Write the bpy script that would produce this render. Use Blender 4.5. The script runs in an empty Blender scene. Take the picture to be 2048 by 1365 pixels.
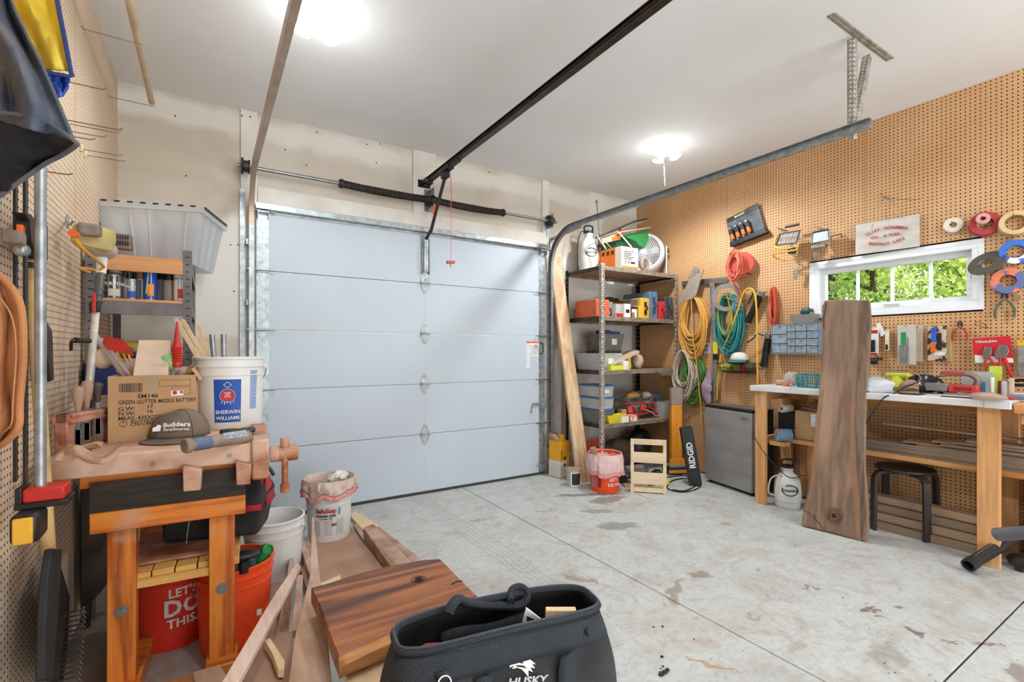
import bpy, bmesh, math, random
import numpy as np
from mathutils import Vector, Matrix, Euler, noise
SC = bpy.context.scene
COL = SC.collection
rnd = random.Random(7)
PI = math.pi
# ---------------------------------------------------------------- camera, world, lights, exposure
XL, XR, YB, ZC, YF = -0.512, 4.408, 4.138, 3.10, -2.6
H, FPX, YAW = 1.285, 962.0, math.radians(32.3)
cam = bpy.data.cameras.new('camera'); cam_o = bpy.data.objects.new('camera', cam); COL.objects.link(cam_o)
cam.sensor_width = 36; cam.lens = FPX / 2048 * 36; cam.shift_y = 21 / 2048; cam.clip_start = .02; cam.clip_end = 300
cam_o.location = (0, 0, H); cam_o.rotation_euler = (PI / 2, 0, -YAW)
SC.camera = cam_o
SC.view_settings.view_transform = 'Standard'; SC.view_settings.look = 'None'
SC.view_settings.gamma = 1; SC.view_settings.use_curve_mapping = False
SC.view_settings.exposure = -0.04
W = bpy.data.worlds.new('world'); SC.world = W; W.use_nodes = True
wn = W.node_tree.nodes; wl = W.node_tree.links
bg = wn['Background']; sky = wn.new('ShaderNodeTexSky'); sky.sky_type = 'NISHITA'
sky.sun_disc = False; sky.sun_elevation = math.radians(50); sky.sun_rotation = math.radians(200); sky.air_density = 1.3; sky.dust_density = 2.5
wl.new(sky.outputs[0], bg.inputs[0]); bg.inputs[1].default_value = 0.6
def lamp(name, kind, loc, power, size=.1, color=(1, 1, 1), rot=(0, 0, 0), size_y=None):
    l = bpy.data.lights.new(name, kind); l.energy = power; l.color = color
    if kind == 'POINT': l.shadow_soft_size = size
    if kind == 'AREA':
        l.size = size
        if size_y: l.shape = 'RECTANGLE'; l.size_y = size_y
    o = bpy.data.objects.new(name, l); o.location = loc; o.rotation_euler = rot; COL.objects.link(o); return o
sun = lamp('sun', 'SUN', (8, 0, 12), 4.0, color=(1, .95, .86), rot=(math.radians(38), math.radians(18), math.radians(20)))
sun.data.angle = .01
LAMPS = [(0.50, 2.72), (3.40, 2.86), (0.7, 0.0), (3.3, -0.7)]
COOL = (0.90, 0.96, 1.0)
for i, (lx, ly) in enumerate(LAMPS):
    lamp('fixture_light', 'POINT', (lx, ly, 2.80), (5, 3, 57, 66)[i], .09, COOL)
    if i < 2: q = lamp('fixture_light', 'SPOT', (lx, ly, 2.92), (38, 112)[i], .09, COOL); q.data.spot_size = math.radians(168); q.data.spot_blend = .5; q.data.shadow_soft_size = .07
# added area fill behind the camera, before the closed rear wall, brightens the bay
lamp('fill_behind', 'AREA', (2.1, -2.4, 1.1), 138, 4.4, (.93, .97, 1), (math.radians(104), 0, 0), 2.0)
# ---------------------------------------------------------------- pixel helper: a photo point on a known plane of the room
FW = Vector((math.sin(YAW), math.cos(YAW), 0)); RT = Vector((math.cos(YAW), -math.sin(YAW), 0)); CAM = Vector((0, 0, H))
def ray(px, py): return FW + RT * ((px - 1024) / FPX) + Vector((0, 0, (703.5 - py) / FPX))
def P(px, py, x=None, y=None, z=None, c=None):
    d = ray(px, py)
    t = x / d.x if x is not None else y / d.y if y is not None else (z - H) / d.z if z is not None else c
    return CAM + d * t
def PP(px, py, p0, n):
    d = ray(px, py); n = Vector(n); return CAM + d * ((Vector(p0) - CAM).dot(n) / d.dot(n))
# ---------------------------------------------------------------- mesh builder
def catmull(pts, n=6, closed=False):
    pts = [Vector(p) for p in pts]; out = []; N = len(pts)
    rng = range(N if closed else N - 1)
    for i in rng:
        if closed: p0, p1, p2, p3 = pts[i - 1], pts[i], pts[(i + 1) % N], pts[(i + 2) % N]
        else: p0, p1, p2, p3 = pts[max(i - 1, 0)], pts[i], pts[i + 1], pts[min(i + 2, N - 1)]
        for k in range(n):
            t = k / n
            out.append(.5 * ((2 * p1) + (-p0 + p2) * t + (2 * p0 - 5 * p1 + 4 * p2 - p3) * t * t + (-p0 + 3 * p1 - 3 * p2 + p3) * t ** 3))
    if not closed: out.append(pts[-1])
    return out
def frame(z, up=(0, 0, 1)):
    z = Vector(z).normalized(); up = Vector(up)
    if abs(z.dot(up)) > .98: up = Vector((0, 1, 0)) if abs(z.y) < .9 else Vector((1, 0, 0))
    x = up.cross(z).normalized(); y = z.cross(x)
    return Matrix((x, y, z)).transposed()
class MB:
    def __init__(s): s.v = []; s.f = []; s.mi = []; s.cur = 0
    def m(s, i): s.cur = i; return s
    def add(s, vs, fs, M=None):
        b = len(s.v)
        for v in vs:
            v = Vector(v); s.v.append(tuple(M @ v if M else v))
        for f in fs: s.f.append([i + b for i in f]); s.mi.append(s.cur)
        return s
    def box(s, c, d, M=None, rot=None):
        c = Vector(c); hx, hy, hz = d[0] / 2, d[1] / 2, d[2] / 2
        Rm = Euler(rot).to_matrix() if rot else Matrix.Identity(3)
        vs = [c + Rm @ Vector((a * hx, b * hy, e * hz)) for a in (-1, 1) for b in (-1, 1) for e in (-1, 1)]
        return s.add(vs, [(0, 1, 3, 2), (4, 6, 7, 5), (0, 4, 5, 1), (2, 3, 7, 6), (0, 2, 6, 4), (1, 5, 7, 3)], M)
    def bb(s, x0, x1, y0, y1, z0, z1, M=None): return s.box(((x0 + x1) / 2, (y0 + y1) / 2, (z0 + z1) / 2), (x1 - x0, y1 - y0, z1 - z0), M)
    def frus(s, c, b, t, h, M=None):
        c = Vector(c); vs = []
        for (w, d), z in ((b, 0), (t, h)):
            vs += [c + Vector((a * w / 2, e * d / 2, z)) for a, e in ((-1, -1), (1, -1), (1, 1), (-1, 1))]
        return s.add(vs, [(3, 2, 1, 0), (4, 5, 6, 7)] + [(i, (i + 1) % 4, 4 + (i + 1) % 4, 4 + i) for i in range(4)], M)
    def bar(s, p0, p1, w, h, up=(0, 0, 1), M=None):
        p0, p1 = Vector(p0), Vector(p1); L = (p1 - p0).length; Fm = frame(p1 - p0, up)
        vs = [p0 + Fm @ Vector((a * w / 2, b * h / 2, e * L)) for a in (-1, 1) for b in (-1, 1) for e in (0, 1)]
        return s.add(vs, [(0, 1, 3, 2), (4, 6, 7, 5), (0, 4, 5, 1), (2, 3, 7, 6), (0, 2, 6, 4), (1, 5, 7, 3)], M)
    def cyl(s, p0, p1, r, r1=None, n=16, cap=True, M=None):
        p0, p1 = Vector(p0), Vector(p1); r1 = r if r1 is None else r1; Fm = frame(p1 - p0)
        vs = []
        for p, q in ((p0, r), (p1, r1)):
            vs += [p + Fm @ Vector((q * math.cos(2 * PI * i / n), q * math.sin(2 * PI * i / n), 0)) for i in range(n)]
        fs = [(i, (i + 1) % n, n + (i + 1) % n, n + i) for i in range(n)]
        if cap: fs += [tuple(range(n - 1, -1, -1)), tuple(range(n, 2 * n))]
        return s.add(vs, fs, M)
    def tube(s, pts, r, n=8, closed=False, cap=True, M=None, flat=None):
        pts = [Vector(p) for p in pts]; N = len(pts); rs = r if isinstance(r, (list, tuple)) else [r] * N
        vs = []; up = None
        for i, p in enumerate(pts):
            t = (pts[(i + 1) % N] - pts[i - 1]) if closed else (pts[min(i + 1, N - 1)] - pts[max(i - 1, 0)])
            if t.length < 1e-9: t = Vector((0, 0, 1))
            t.normalize()
            if up is None:
                Fm = frame(t); x = Fm.col[0].copy(); up = x
            x = up - t * up.dot(t)
            if x.length < 1e-6: x = frame(t).col[0].copy()
            x.normalize(); up = x; y = t.cross(x)
            ra, rb = (rs[i], rs[i] * (flat or 1))
            vs += [p + x * (ra * math.cos(2 * PI * k / n)) + y * (rb * math.sin(2 * PI * k / n)) for k in range(n)]
        fs = []
        for i in range(N if closed else N - 1):
            a, b = i * n, ((i + 1) % N) * n
            fs += [(a + k, a + (k + 1) % n, b + (k + 1) % n, b + k) for k in range(n)]
        if cap and not closed: fs += [tuple(range(n - 1, -1, -1)), tuple(range((N - 1) * n, N * n))]
        return s.add(vs, fs, M)
    def lathe(s, prof, c=(0, 0, 0), n=24, M=None, axis=None, close=False):
        c = Vector(c); Fm = frame(axis) if axis else Matrix.Identity(3); vs = []; fs = []
        rings = []
        for r, z in prof:
            if r < 1e-6: rings.append([len(vs)]); vs.append(c + Fm @ Vector((0, 0, z)))
            else:
                rings.append(list(range(len(vs), len(vs) + n)))
                vs += [c + Fm @ Vector((r * math.cos(2 * PI * k / n), r * math.sin(2 * PI * k / n), z)) for k in range(n)]
        prs = list(zip(rings, rings[1:])) + ([(rings[-1], rings[0])] if close else [])
        for A, B in prs:
            for k in range(n):
                k2 = (k + 1) % n
                if len(A) == 1 and len(B) == 1: continue
                if len(A) == 1: fs.append((A[0], B[k2], B[k]))
                elif len(B) == 1: fs.append((A[k], A[k2], B[0]))
                else: fs.append((A[k], A[k2], B[k2], B[k]))
        return s.add(vs, fs, M)
    def prism(s, poly, t, M=None, z0=0):
        n = len(poly); vs = [(p[0], p[1], z0) for p in poly] + [(p[0], p[1], z0 + t) for p in poly]
        return s.add(vs, [tuple(range(n - 1, -1, -1)), tuple(range(n, 2 * n))] + [(i, (i + 1) % n, n + (i + 1) % n, n + i) for i in range(n)], M)
    def slabpoly(s, pts, off):
        """outline of 3-D points pushed along off"""
        n = len(pts); off = Vector(off); vs = [Vector(p) for p in pts] + [Vector(p) + off for p in pts]
        return s.add(vs, [tuple(range(n)), tuple(range(2 * n - 1, n - 1, -1))] + [(i, n + i, n + (i + 1) % n, (i + 1) % n) for i in range(n)])
    def grid(s, fn, nu, nv, M=None, closed=False):
        vs = [fn(i / nu, j / nv) for j in range(nv + 1) for i in range(nu + 1)]
        w = nu + 1
        return s.add(vs, [(j * w + i, j * w + i + 1, (j + 1) * w + i + 1, (j + 1) * w + i) for j in range(nv) for i in range(nu)], M)
    def ell(s, c, r, n=16, m=10, M=None, z0=-1, z1=1):
        r = (r, r, r) if isinstance(r, (int, float)) else r; c = Vector(c); vs = []; fs = []
        prof = []
        for j in range(m + 1):
            t = z0 + (z1 - z0) * j / m; t = math.sin(PI / 2 * t) if (z0, z1) == (-1, 1) else t
            prof.append((math.sqrt(max(0, 1 - t * t)), t))
        tmp = MB(); tmp.lathe(prof, n=n)
        return s.add([c + Vector((v[0] * r[0], v[1] * r[1], v[2] * r[2])) for v in tmp.v], tmp.f, M)
    def torus(s, c, R, r, n=24, m=8, axis=(0, 0, 1), M=None, arc=1.0):
        c = Vector(c); Fm = frame(axis); k = n if arc >= 1 else n + 1
        pts = [c + Fm @ Vector((R * math.cos(2 * PI * arc * i / n), R * math.sin(2 * PI * arc * i / n), 0)) for i in range(k)]
        return s.tube(pts, r, m, closed=arc >= 1, M=M)
    def jitter(s, a, sc=3., seed=0):
        s.v = [tuple(Vector(v) + a * noise.noise_vector(Vector(v) * sc + Vector((seed, seed * 2.3, 0)))) for v in s.v]; return s
# ---------------------------------------------------------------- linking
MW = {}
def thing(name, label, cat, loc=(0, 0, 0), rz=0, group=None, rot=None, kind=None):
    o = bpy.data.objects.new(name, None); o.empty_display_size = .05; COL.objects.link(o)
    e = Euler(rot) if rot else Euler((0, 0, rz)); o.location = loc; o.rotation_euler = e
    MW[o.name] = Matrix.Translation(loc) @ e.to_matrix().to_4x4()
    if label: o['label'] = label
    if cat: o['category'] = cat
    if group: o['group'] = group
    if kind: o['kind'] = kind
    return o
def mesh(name, mb, mats, angle=35, smooth=True):
    me = bpy.data.meshes.new(name); me.from_pydata(mb.v, [], mb.f)
    mats = mats if isinstance(mats, (list, tuple)) else [mats]
    for m_ in mats: me.materials.append(m_)
    if len(mats) > 1: me.polygons.foreach_set('material_index', [min(i, len(mats) - 1) for i in mb.mi])
    if smooth:
        me.polygons.foreach_set('use_smooth', [True] * len(me.polygons)); me.set_sharp_from_angle(angle=math.radians(angle))
    me.update(); return me
def part(name, mb, mats, parent, w=0, bev=0, solid=0, label=None, kind=None, sub=0, angle=35, seg=2, smooth=True):
    """w=1: the mesh was built in world coordinates"""
    if w and parent is not None:
        Mi = MW[parent.name].inverted(); mb.v = [tuple(Mi @ Vector(v)) for v in mb.v]
    me = mesh(name, mb, mats, angle, smooth); o = bpy.data.objects.new(name, me); COL.objects.link(o)
    if parent is not None: o.parent = parent; MW[o.name] = MW[parent.name]
    else: MW[o.name] = Matrix.Identity(4)
    if solid: q = o.modifiers.new('solid', 'SOLIDIFY'); q.thickness = solid; q.offset = 0
    if sub: q = o.modifiers.new('sub', 'SUBSURF'); q.levels = q.render_levels = sub
    if bev:
        q = o.modifiers.new('bev', 'BEVEL'); q.width = bev; q.segments = seg; q.limit_method = 'ANGLE'; q.angle_limit = .6
    if label: o['label'] = label
    if kind: o['kind'] = kind
    return o
def single(name, mb, mats, label, cat, group=None, kind=None, loc=None, rz=0, rot=None, w=0, **k):
    """a thing of one mesh; its origin goes to loc"""
    e = Euler(rot) if rot else Euler((0, 0, rz))
    if loc is None:
        a = np.array(mb.v); loc = ((a[:, 0].min() + a[:, 0].max()) / 2, (a[:, 1].min() + a[:, 1].max()) / 2, a[:, 2].min()); w = 1
    Mw = Matrix.Translation(loc) @ e.to_matrix().to_4x4()
    if w: Mi = Mw.inverted(); mb.v = [tuple(Mi @ Vector(v)) for v in mb.v]
    o = part(name, mb, mats, None, **k); o.location = loc; o.rotation_euler = e; MW[o.name] = Mw
    if label: o['label'] = label
    if cat: o['category'] = cat
    if group: o['group'] = group
    if kind: o['kind'] = kind
    return o
def copy_tree(o, parent=None, **kw):
    c = o.copy(); COL.objects.link(c); c.parent = parent
    if parent is None:
        for k_, v_ in kw.items():
            if k_ == 'loc': c.location = v_
            elif k_ == 'rz': c.rotation_euler = (0, 0, v_)
            else: c[k_] = v_
        MW[c.name] = Matrix.Translation(c.location) @ c.rotation_euler.to_matrix().to_4x4()
    for ch in [q for q in bpy.data.objects if q.parent == o]: copy_tree(ch, c)
    return c
FONT = {}
def text(s_, size, M, mat_, parent, name='lettering', w=0, ext=.0004, align='CENTER', bold=0, wrap=None, sx=1, label=None, sp=1.0):
    """lettering as thin mesh; text plane is local x right, y up, M maps (x, y, z-out)"""
    cu = bpy.data.curves.new('t', 'FONT'); cu.body = s_; cu.size = size; cu.align_x = align; cu.align_y = 'CENTER'; cu.extrude = ext; cu.resolution_u = 2
    cu.offset = bold * size; cu.space_line = .95; cu.space_character = sp
    o = bpy.data.objects.new('t', cu); COL.objects.link(o); bpy.context.view_layer.update()
    me = bpy.data.meshes.new_from_object(o); bpy.data.objects.remove(o); bpy.data.curves.remove(cu)
    mb = MB(); vs = []
    for v in me.vertices:
        x, y, z = v.co.x * sx, v.co.y, v.co.z
        if wrap: x, y, z = (wrap + z) * math.sin(x / wrap), y, (wrap + z) * math.cos(x / wrap) - wrap
        vs.append((x, y, z))
    mb.add(vs, [tuple(p.vertices) for p in me.polygons], M); bpy.data.meshes.remove(me)
    if not mb.v: return None
    return part(name, mb, mat_, parent, w=w, smooth=False, label=label)
def LP(t, px, py, x=None, y=None, z=None):
    """photo point on a plane of a thing's own frame, in its local coordinates"""
    Mi = MW[t.name].inverted(); o = Mi @ CAM; d = Mi.to_3x3() @ ray(px, py)
    k = (x - o.x) / d.x if x is not None else (y - o.y) / d.y if y is not None else (z - o.z) / d.z
    return o + d * k
def FR(o, ex, ey):
    """matrix with origin o, x axis ex, y axis ey (z = outward)"""
    ex = Vector(ex).normalized(); ey = Vector(ey).normalized(); ez = ex.cross(ey).normalized()
    return Matrix(((ex.x, ey.x, ez.x, o[0]), (ex.y, ey.y, ez.y, o[1]), (ex.z, ey.z, ez.z, o[2]), (0, 0, 0, 1)))
FRONT = lambda x, y, z: FR((x, y, z), (1, 0, 0), (0, 0, 1))   # a face looking to local -y
# ---------------------------------------------------------------- materials
def lin(c): return tuple(((v / 255) / 12.92 if v / 255 <= .04045 else ((v / 255 + .055) / 1.055) ** 2.4) for v in c) + (1,)
def nt(name):
    m = bpy.data.materials.new(name); m.use_nodes = True; t = m.node_tree; return m, t.nodes, t.links, t.nodes['Principled BSDF']
_mc = {}
def mat(name, col, rough=.55, metal=0, var=.06, sc=9, bump=.05, bs=90, col2=None, alpha=1, trans=0, emit=0, coat=0, spec=.5, ior=1.45, thr=(.35, .65), stretch=(1, 1, 1), detail=4):
    if name in _mc: return _mc[name]
    m, n, l, b = nt(name); c1 = lin(col); c2 = lin(col2) if col2 else tuple(v * (1 - var * 2) for v in c1[:3]) + (1,)
    tc = n.new('ShaderNodeTexCoord'); mp = n.new('ShaderNodeMapping'); l.new(tc.outputs['Object'], mp.inputs[0]); mp.inputs['Scale'].default_value = stretch
    tx = n.new('ShaderNodeTexNoise'); tx.inputs['Scale'].default_value = sc; tx.inputs['Detail'].default_value = detail; l.new(mp.outputs[0], tx.inputs['Vector'])
    rp = n.new('ShaderNodeValToRGB'); rp.color_ramp.elements[0].position = thr[0]; rp.color_ramp.elements[1].position = thr[1]
    rp.color_ramp.elements[0].color = c1; rp.color_ramp.elements[1].color = c2
    l.new(tx.outputs['Fac'], rp.inputs[0]); l.new(rp.outputs[0], b.inputs['Base Color'])
    if bump:
        t2 = n.new('ShaderNodeTexNoise'); t2.inputs['Scale'].default_value = bs; t2.inputs['Detail'].default_value = 3; l.new(mp.outputs[0], t2.inputs['Vector'])
        bp = n.new('ShaderNodeBump'); bp.inputs['Strength'].default_value = bump * 4; bp.inputs['Distance'].default_value = .002
        l.new(t2.outputs['Fac'], bp.inputs['Height']); l.new(bp.outputs[0], b.inputs['Normal'])
    b.inputs['Roughness'].default_value = rough; b.inputs['Metallic'].default_value = metal; b.inputs['Alpha'].default_value = alpha
    b.inputs['Transmission Weight'].default_value = trans; b.inputs['IOR'].default_value = ior; b.inputs['Specular IOR Level'].default_value = spec
    b.inputs['Coat Weight'].default_value = coat
    if emit: b.inputs['Emission Color'].default_value = c1; b.inputs['Emission Strength'].default_value = emit
    _mc[name] = m; return m
def wood(name, c1, c2, axis=2, sc=1.0, rough=.6, dust=None, dustamt=.3, bump=.25, ring=18, knots=0, c3=None, seed=0, coat=0, fib=1.0, sawn=0):
    """long-grain wood; axis = grain direction in object space"""
    if name in _mc: return _mc[name]
    m, n, l, b = nt(name); tc = n.new('ShaderNodeTexCoord'); mp = n.new('ShaderNodeMapping'); l.new(tc.outputs['Object'], mp.inputs[0])
    s_ = [7 * sc] * 3; s_[axis] = .55 * sc; mp.inputs['Scale'].default_value = s_; mp.inputs['Location'].default_value = (seed * 3.1, seed * 1.7, seed)
    def nz(scale, det, src, dist=0):
        q = n.new('ShaderNodeTexNoise'); q.inputs['Scale'].default_value = scale; q.inputs['Detail'].default_value = det; q.inputs['Distortion'].default_value = dist
        l.new(src, q.inputs['Vector']); return q.outputs['Fac']
    def mth(op, a, b_=None, c_=None):
        q = n.new('ShaderNodeMath'); q.operation = op
        for i, v in enumerate((a, b_, c_)):
            if v is None: continue
            if isinstance(v, (int, float)): q.inputs[i].default_value = v
            else: l.new(v, q.inputs[i])
        return q.outputs[0]
    base = nz(1.1, 3, mp.outputs[0], .4)
    rings = mth('SINE', mth('MULTIPLY', base, ring * 2.2))
    fine = nz(9 * fib, 4, mp.outputs[0])
    t = mth('ADD', mth('MULTIPLY', rings, .22), mth('MULTIPLY', fine, .8)); t = mth('ADD', t, mth('MULTIPLY', base, .25))
    rp = n.new('ShaderNodeValToRGB'); e = rp.color_ramp.elements; e[0].position = .28; e[0].color = lin(c1); e[1].position = .85; e[1].color = lin(c2)
    if c3: q = e.new(.55); q.color = lin(c3)
    l.new(t, rp.inputs[0]); colr = rp.outputs[0]
    if sawn:
        wv = n.new('ShaderNodeTexWave'); wv.inputs['Scale'].default_value = sawn; wv.inputs['Distortion'].default_value = 1.5; wv.inputs['Detail'].default_value = 2; wv.inputs['Detail Scale'].default_value = 1.5
        wv.bands_direction = 'XYZ'[axis]; l.new(tc.outputs['Object'], wv.inputs['Vector'])
        mx = n.new('ShaderNodeMixRGB'); mx.blend_type = 'MULTIPLY'; mx.inputs[0].default_value = .45; l.new(colr, mx.inputs[1])
        r3 = n.new('ShaderNodeValToRGB'); r3.color_ramp.elements[0].color = (.55, .5, .47, 1); r3.color_ramp.elements[0].position = .1; r3.color_ramp.elements[1].position = .5; r3.color_ramp.elements[1].color = (1, 1, 1, 1)
        l.new(wv.outputs['Fac'], r3.inputs[0]); l.new(r3.outputs[0], mx.inputs[2]); colr = mx.outputs[0]
    if knots:
        vo = n.new('ShaderNodeTexVoronoi'); vo.inputs['Scale'].default_value = knots; l.new(tc.outputs['Object'], vo.inputs['Vector'])
        r2 = n.new('ShaderNodeValToRGB'); r2.color_ramp.elements[0].position = .05; r2.color_ramp.elements[1].position = .13
        r2.color_ramp.elements[0].color = tuple(v * .35 for v in lin(c2)[:3]) + (1,); r2.color_ramp.elements[1].color = (1, 1, 1, 1)
        mx = n.new('ShaderNodeMixRGB'); mx.blend_type = 'MULTIPLY'; mx.inputs[0].default_value = 1
        l.new(vo.outputs['Distance'], r2.inputs[0]); l.new(colr, mx.inputs[1]); l.new(r2.outputs[0], mx.inputs[2]); colr = mx.outputs[0]
    if dust:
        d = nz(6, 5, tc.outputs['Object']); r4 = n.new('ShaderNodeValToRGB'); r4.color_ramp.elements[0].position = .62 - dustamt * .5; r4.color_ramp.elements[1].position = .8 - dustamt * .4
        mx = n.new('ShaderNodeMixRGB'); l.new(d, r4.inputs[0]); l.new(r4.outputs[0], mx.inputs[0]); l.new(colr, mx.inputs[1]); mx.inputs[2].default_value = lin(dust); colr = mx.outputs[0]
    l.new(colr, b.inputs['Base Color'])
    bp = n.new('ShaderNodeBump'); bp.inputs['Strength'].default_value = bump; bp.inputs['Distance'].default_value = .003; l.new(fine, bp.inputs['Height']); l.new(bp.outputs[0], b.inputs['Normal'])
    b.inputs['Roughness'].default_value = rough; b.inputs['Coat Weight'].default_value = coat
    _mc[name] = m; return m
def plastic(name, col, **k): k.setdefault('rough', .4); k.setdefault('var', .04); return mat(name, col, **k)
M_galv = mat('galvanised', (176, 182, 184), .42, .75, col2=(142, 148, 150), sc=22, bump=.03)
M_steel = mat('steel', (150, 150, 148), .35, .85, var=.1, sc=14)
M_dsteel = mat('dark_steel', (74, 70, 66), .45, .7, var=.2, sc=20)
M_black = mat('black_plastic', (30, 30, 31), .45, var=.2, sc=14)
M_rubber = mat('black_rubber', (38, 38, 40), .75, var=.2)
M_chrome = mat('chrome', (205, 207, 210), .18, 1, var=.02)
M_white = plastic('white_plastic', (226, 227, 226))
M_red = plastic('red_plastic', (188, 40, 36))
M_orange = plastic('orange_plastic', (226, 100, 30))
M_ink = mat('black_ink', (32, 30, 29), .7, bump=0)
M_inkw = mat('white_ink', (232, 230, 226), .6, bump=0)
M_paper = mat('paper', (228, 226, 220), .8, bump=0)
M_card = mat('cardboard', (186, 148, 108), .85, col2=(172, 134, 95), sc=5, bump=.06, bs=150)
M_cardin = mat('cardboard_inside', (160, 124, 88), .9)
# ================================================================ SETTING
def structure(name, mb, mats, **k):
    o = part(name, mb, mats, None, kind='structure', **k); return o
# ---- concrete floor: four slabs parted by saw-cut joints
def concrete():
    m, n, l, b = nt('concrete'); g = n.new('ShaderNodeNewGeometry'); pos = g.outputs['Position']
    def nz(scale, det, dist=0, rough=.55):
        q = n.new('ShaderNodeTexNoise'); q.inputs['Scale'].default_value = scale; q.inputs['Detail'].default_value = det; q.inputs['Distortion'].default_value = dist; q.inputs['Roughness'].default_value = rough
        l.new(pos, q.inputs['Vector']); return q
    def rmp(src, stops):
        r = n.new('ShaderNodeValToRGB'); e = r.color_ramp.elements
        e[0].position, e[0].color = stops[0]; e[1].position, e[1].color = stops[-1]
        for p_, c_ in stops[1:-1]: q = e.new(p_); q.color = c_
        l.new(src, r.inputs[0]); return r.outputs[0]
    def mix(f, a, c, mode='MIX', k=None):
        x = n.new('ShaderNodeMixRGB'); x.blend_type = mode
        if isinstance(f, (int, float)): x.inputs[0].default_value = f
        else: l.new(f, x.inputs[0])
        l.new(a, x.inputs[1])
        if isinstance(c, tuple): x.inputs[2].default_value = c
        else: l.new(c, x.inputs[2])
        return x.outputs[0]
    base = rmp(nz(1.6, 7, .6, .65).outputs['Fac'], [(.32, lin((180, 178, 172))), (.5, lin((197, 200, 198))), (.66, lin((186, 182, 174)))])
    fine = rmp(nz(34, 6, 0, .7).outputs['Fac'], [(.3, (.72, .72, .72, 1)), (.5, (.97, .97, .97, 1)), (.7, (1.06, 1.06, 1.06, 1))])
    c = mix(.8, base, fine, 'MULTIPLY')
    c = mix(rmp(nz(5.5, 6, 1.5, .7).outputs['Fac'], [(.5, (0, 0, 0, 1)), (.78, (.75, .75, .75, 1))]), c, lin((158, 138, 118)))
    # brown sawdust tone towards the door and benches
    sx = n.new('ShaderNodeSeparateXYZ'); l.new(pos, sx.inputs[0])
    def mth(op, a, b_=None, clamp=False):
        q = n.new('ShaderNodeMath'); q.operation = op; q.use_clamp = clamp
        for i, v in enumerate((a, b_)):
            if v is None: continue
            if isinstance(v, (int, float)): q.inputs[i].default_value = v
            else: l.new(v, q.inputs[i])
        return q.outputs[0]
    dl = mth('MULTIPLY', mth('SUBTRACT', .55, mth('ADD', sx.outputs['X'], mth('MULTIPLY', nz(3, 4).outputs['Fac'], .5))), 1.6, True)
    c = mix(mth('MULTIPLY', dl, .75), c, lin((124, 100, 80)))
    # tyre marks with tread lines
    tr = mth('SUBTRACT', mth('ADD', sx.outputs['X'], mth('MULTIPLY', nz(1.3, 3).outputs['Fac'], .12)), 1.62); band = mth('LESS_THAN', mth('ABSOLUTE', tr), .085); yb = mth('MULTIPLY', mth('GREATER_THAN', sx.outputs['Y'], 1.7), band)
    wv = mth('GREATER_THAN', mth('SINE', mth('MULTIPLY', tr, 190)), -.1); tre = mth('MULTIPLY', mth('MULTIPLY', yb, wv), mth('MULTIPLY', nz(4, 4, 1).outputs['Fac'], .32))
    c = mix(tre, c, lin((108, 98, 86)))
    # stains: centre x, y, half sizes, angle, darkness, colour
    wob = nz(13, 4, .5); wv2 = n.new('ShaderNodeVectorMath'); wv2.operation = 'MULTIPLY_ADD'; l.new(wob.outputs['Color'], wv2.inputs[0]); wv2.inputs[1].default_value = (.16, .16, 0); l.new(pos, wv2.inputs[2])
    def stain(px, py, rx, ry, ang, k, colr):
        nonlocal c
        q = P(px, py, z=0); mp = n.new('ShaderNodeMapping'); mp.vector_type = 'TEXTURE'; mp.inputs['Location'].default_value = (q.x + .08, q.y + .08, 0)
        mp.inputs['Rotation'].default_value = (0, 0, ang); mp.inputs['Scale'].default_value = (rx, ry, 1); l.new(wv2.outputs[0], mp.inputs[0])
        ln = n.new('ShaderNodeVectorMath'); ln.operation = 'LENGTH'; l.new(mp.outputs[0], ln.inputs[0])
        f_ = n.new('ShaderNodeMapRange'); f_.inputs['From Min'].default_value = 1.1; f_.inputs['From Max'].default_value = .75; f_.inputs['To Max'].default_value = k
        l.new(ln.outputs['Value'], f_.inputs[0]); c = mix(f_.outputs[0], c, lin(colr))
    BR = (138, 122, 104); GR = (112, 106, 98); DR = (112, 84, 74)
    for a in [(1235, 1052, .17, .08, -.5, .6, GR), (1195, 1023, .14, .05, -.6, .5, GR), (1180, 990, .34, .05, -.4, .7, (104, 88, 72)), (1215, 1000, .2, .09, 0, .6, (104, 88, 72)),
              (1085, 1024, .09, .02, -.6, .5, GR), (1395, 1150, .07, .05, -.5, .75, BR), (1350, 1185, .17, .035, .55, .7, BR), (1160, 1160, .13, .02, -1.1, .6, BR), (1175, 1185, .05, .04, 0, .7, BR),
              (960, 1040, .1, .03, -.3, .5, BR), (1735, 1213, .035, .02, 0, .85, DR), (1728, 1222, .03, .015, 0, .8, DR), (1748, 1222, .03, .015, .3, .8, DR), (1760, 1234, .03, .015, 0, .75, DR), (1790, 1213, .03, .012, 0, .7, DR),
              (1827, 1265, .035, .02, .3, .8, DR), (1612, 1175, .03, .015, 0, .7, GR), (1630, 1176, .02, .012, 0, .75, GR), (1515, 1140, .025, .015, 0, .65, GR), (1590, 1091, .03, .012, 0, .6, GR), (1508, 1236, .035, .02, 0, .5, BR),
              (1600, 1295, .07, .04, 0, .4, (160, 146, 126)), (1765, 1310, .12, .07, .3, .35, GR), (1895, 1282, .04, .012, -.5, .7, DR), (1430, 1330, .13, .012, -1.0, .65, (176, 122, 70)), (1980, 1290, .05, .015, -.4, .7, DR),
              (2040, 1350, .08, .05, 0, .6, DR), (1420, 1290, .06, .06, 0, .4, (166, 138, 120)), (1450, 1048, .05, .03, 0, .6, (146, 116, 84))]: stain(*a)
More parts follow.
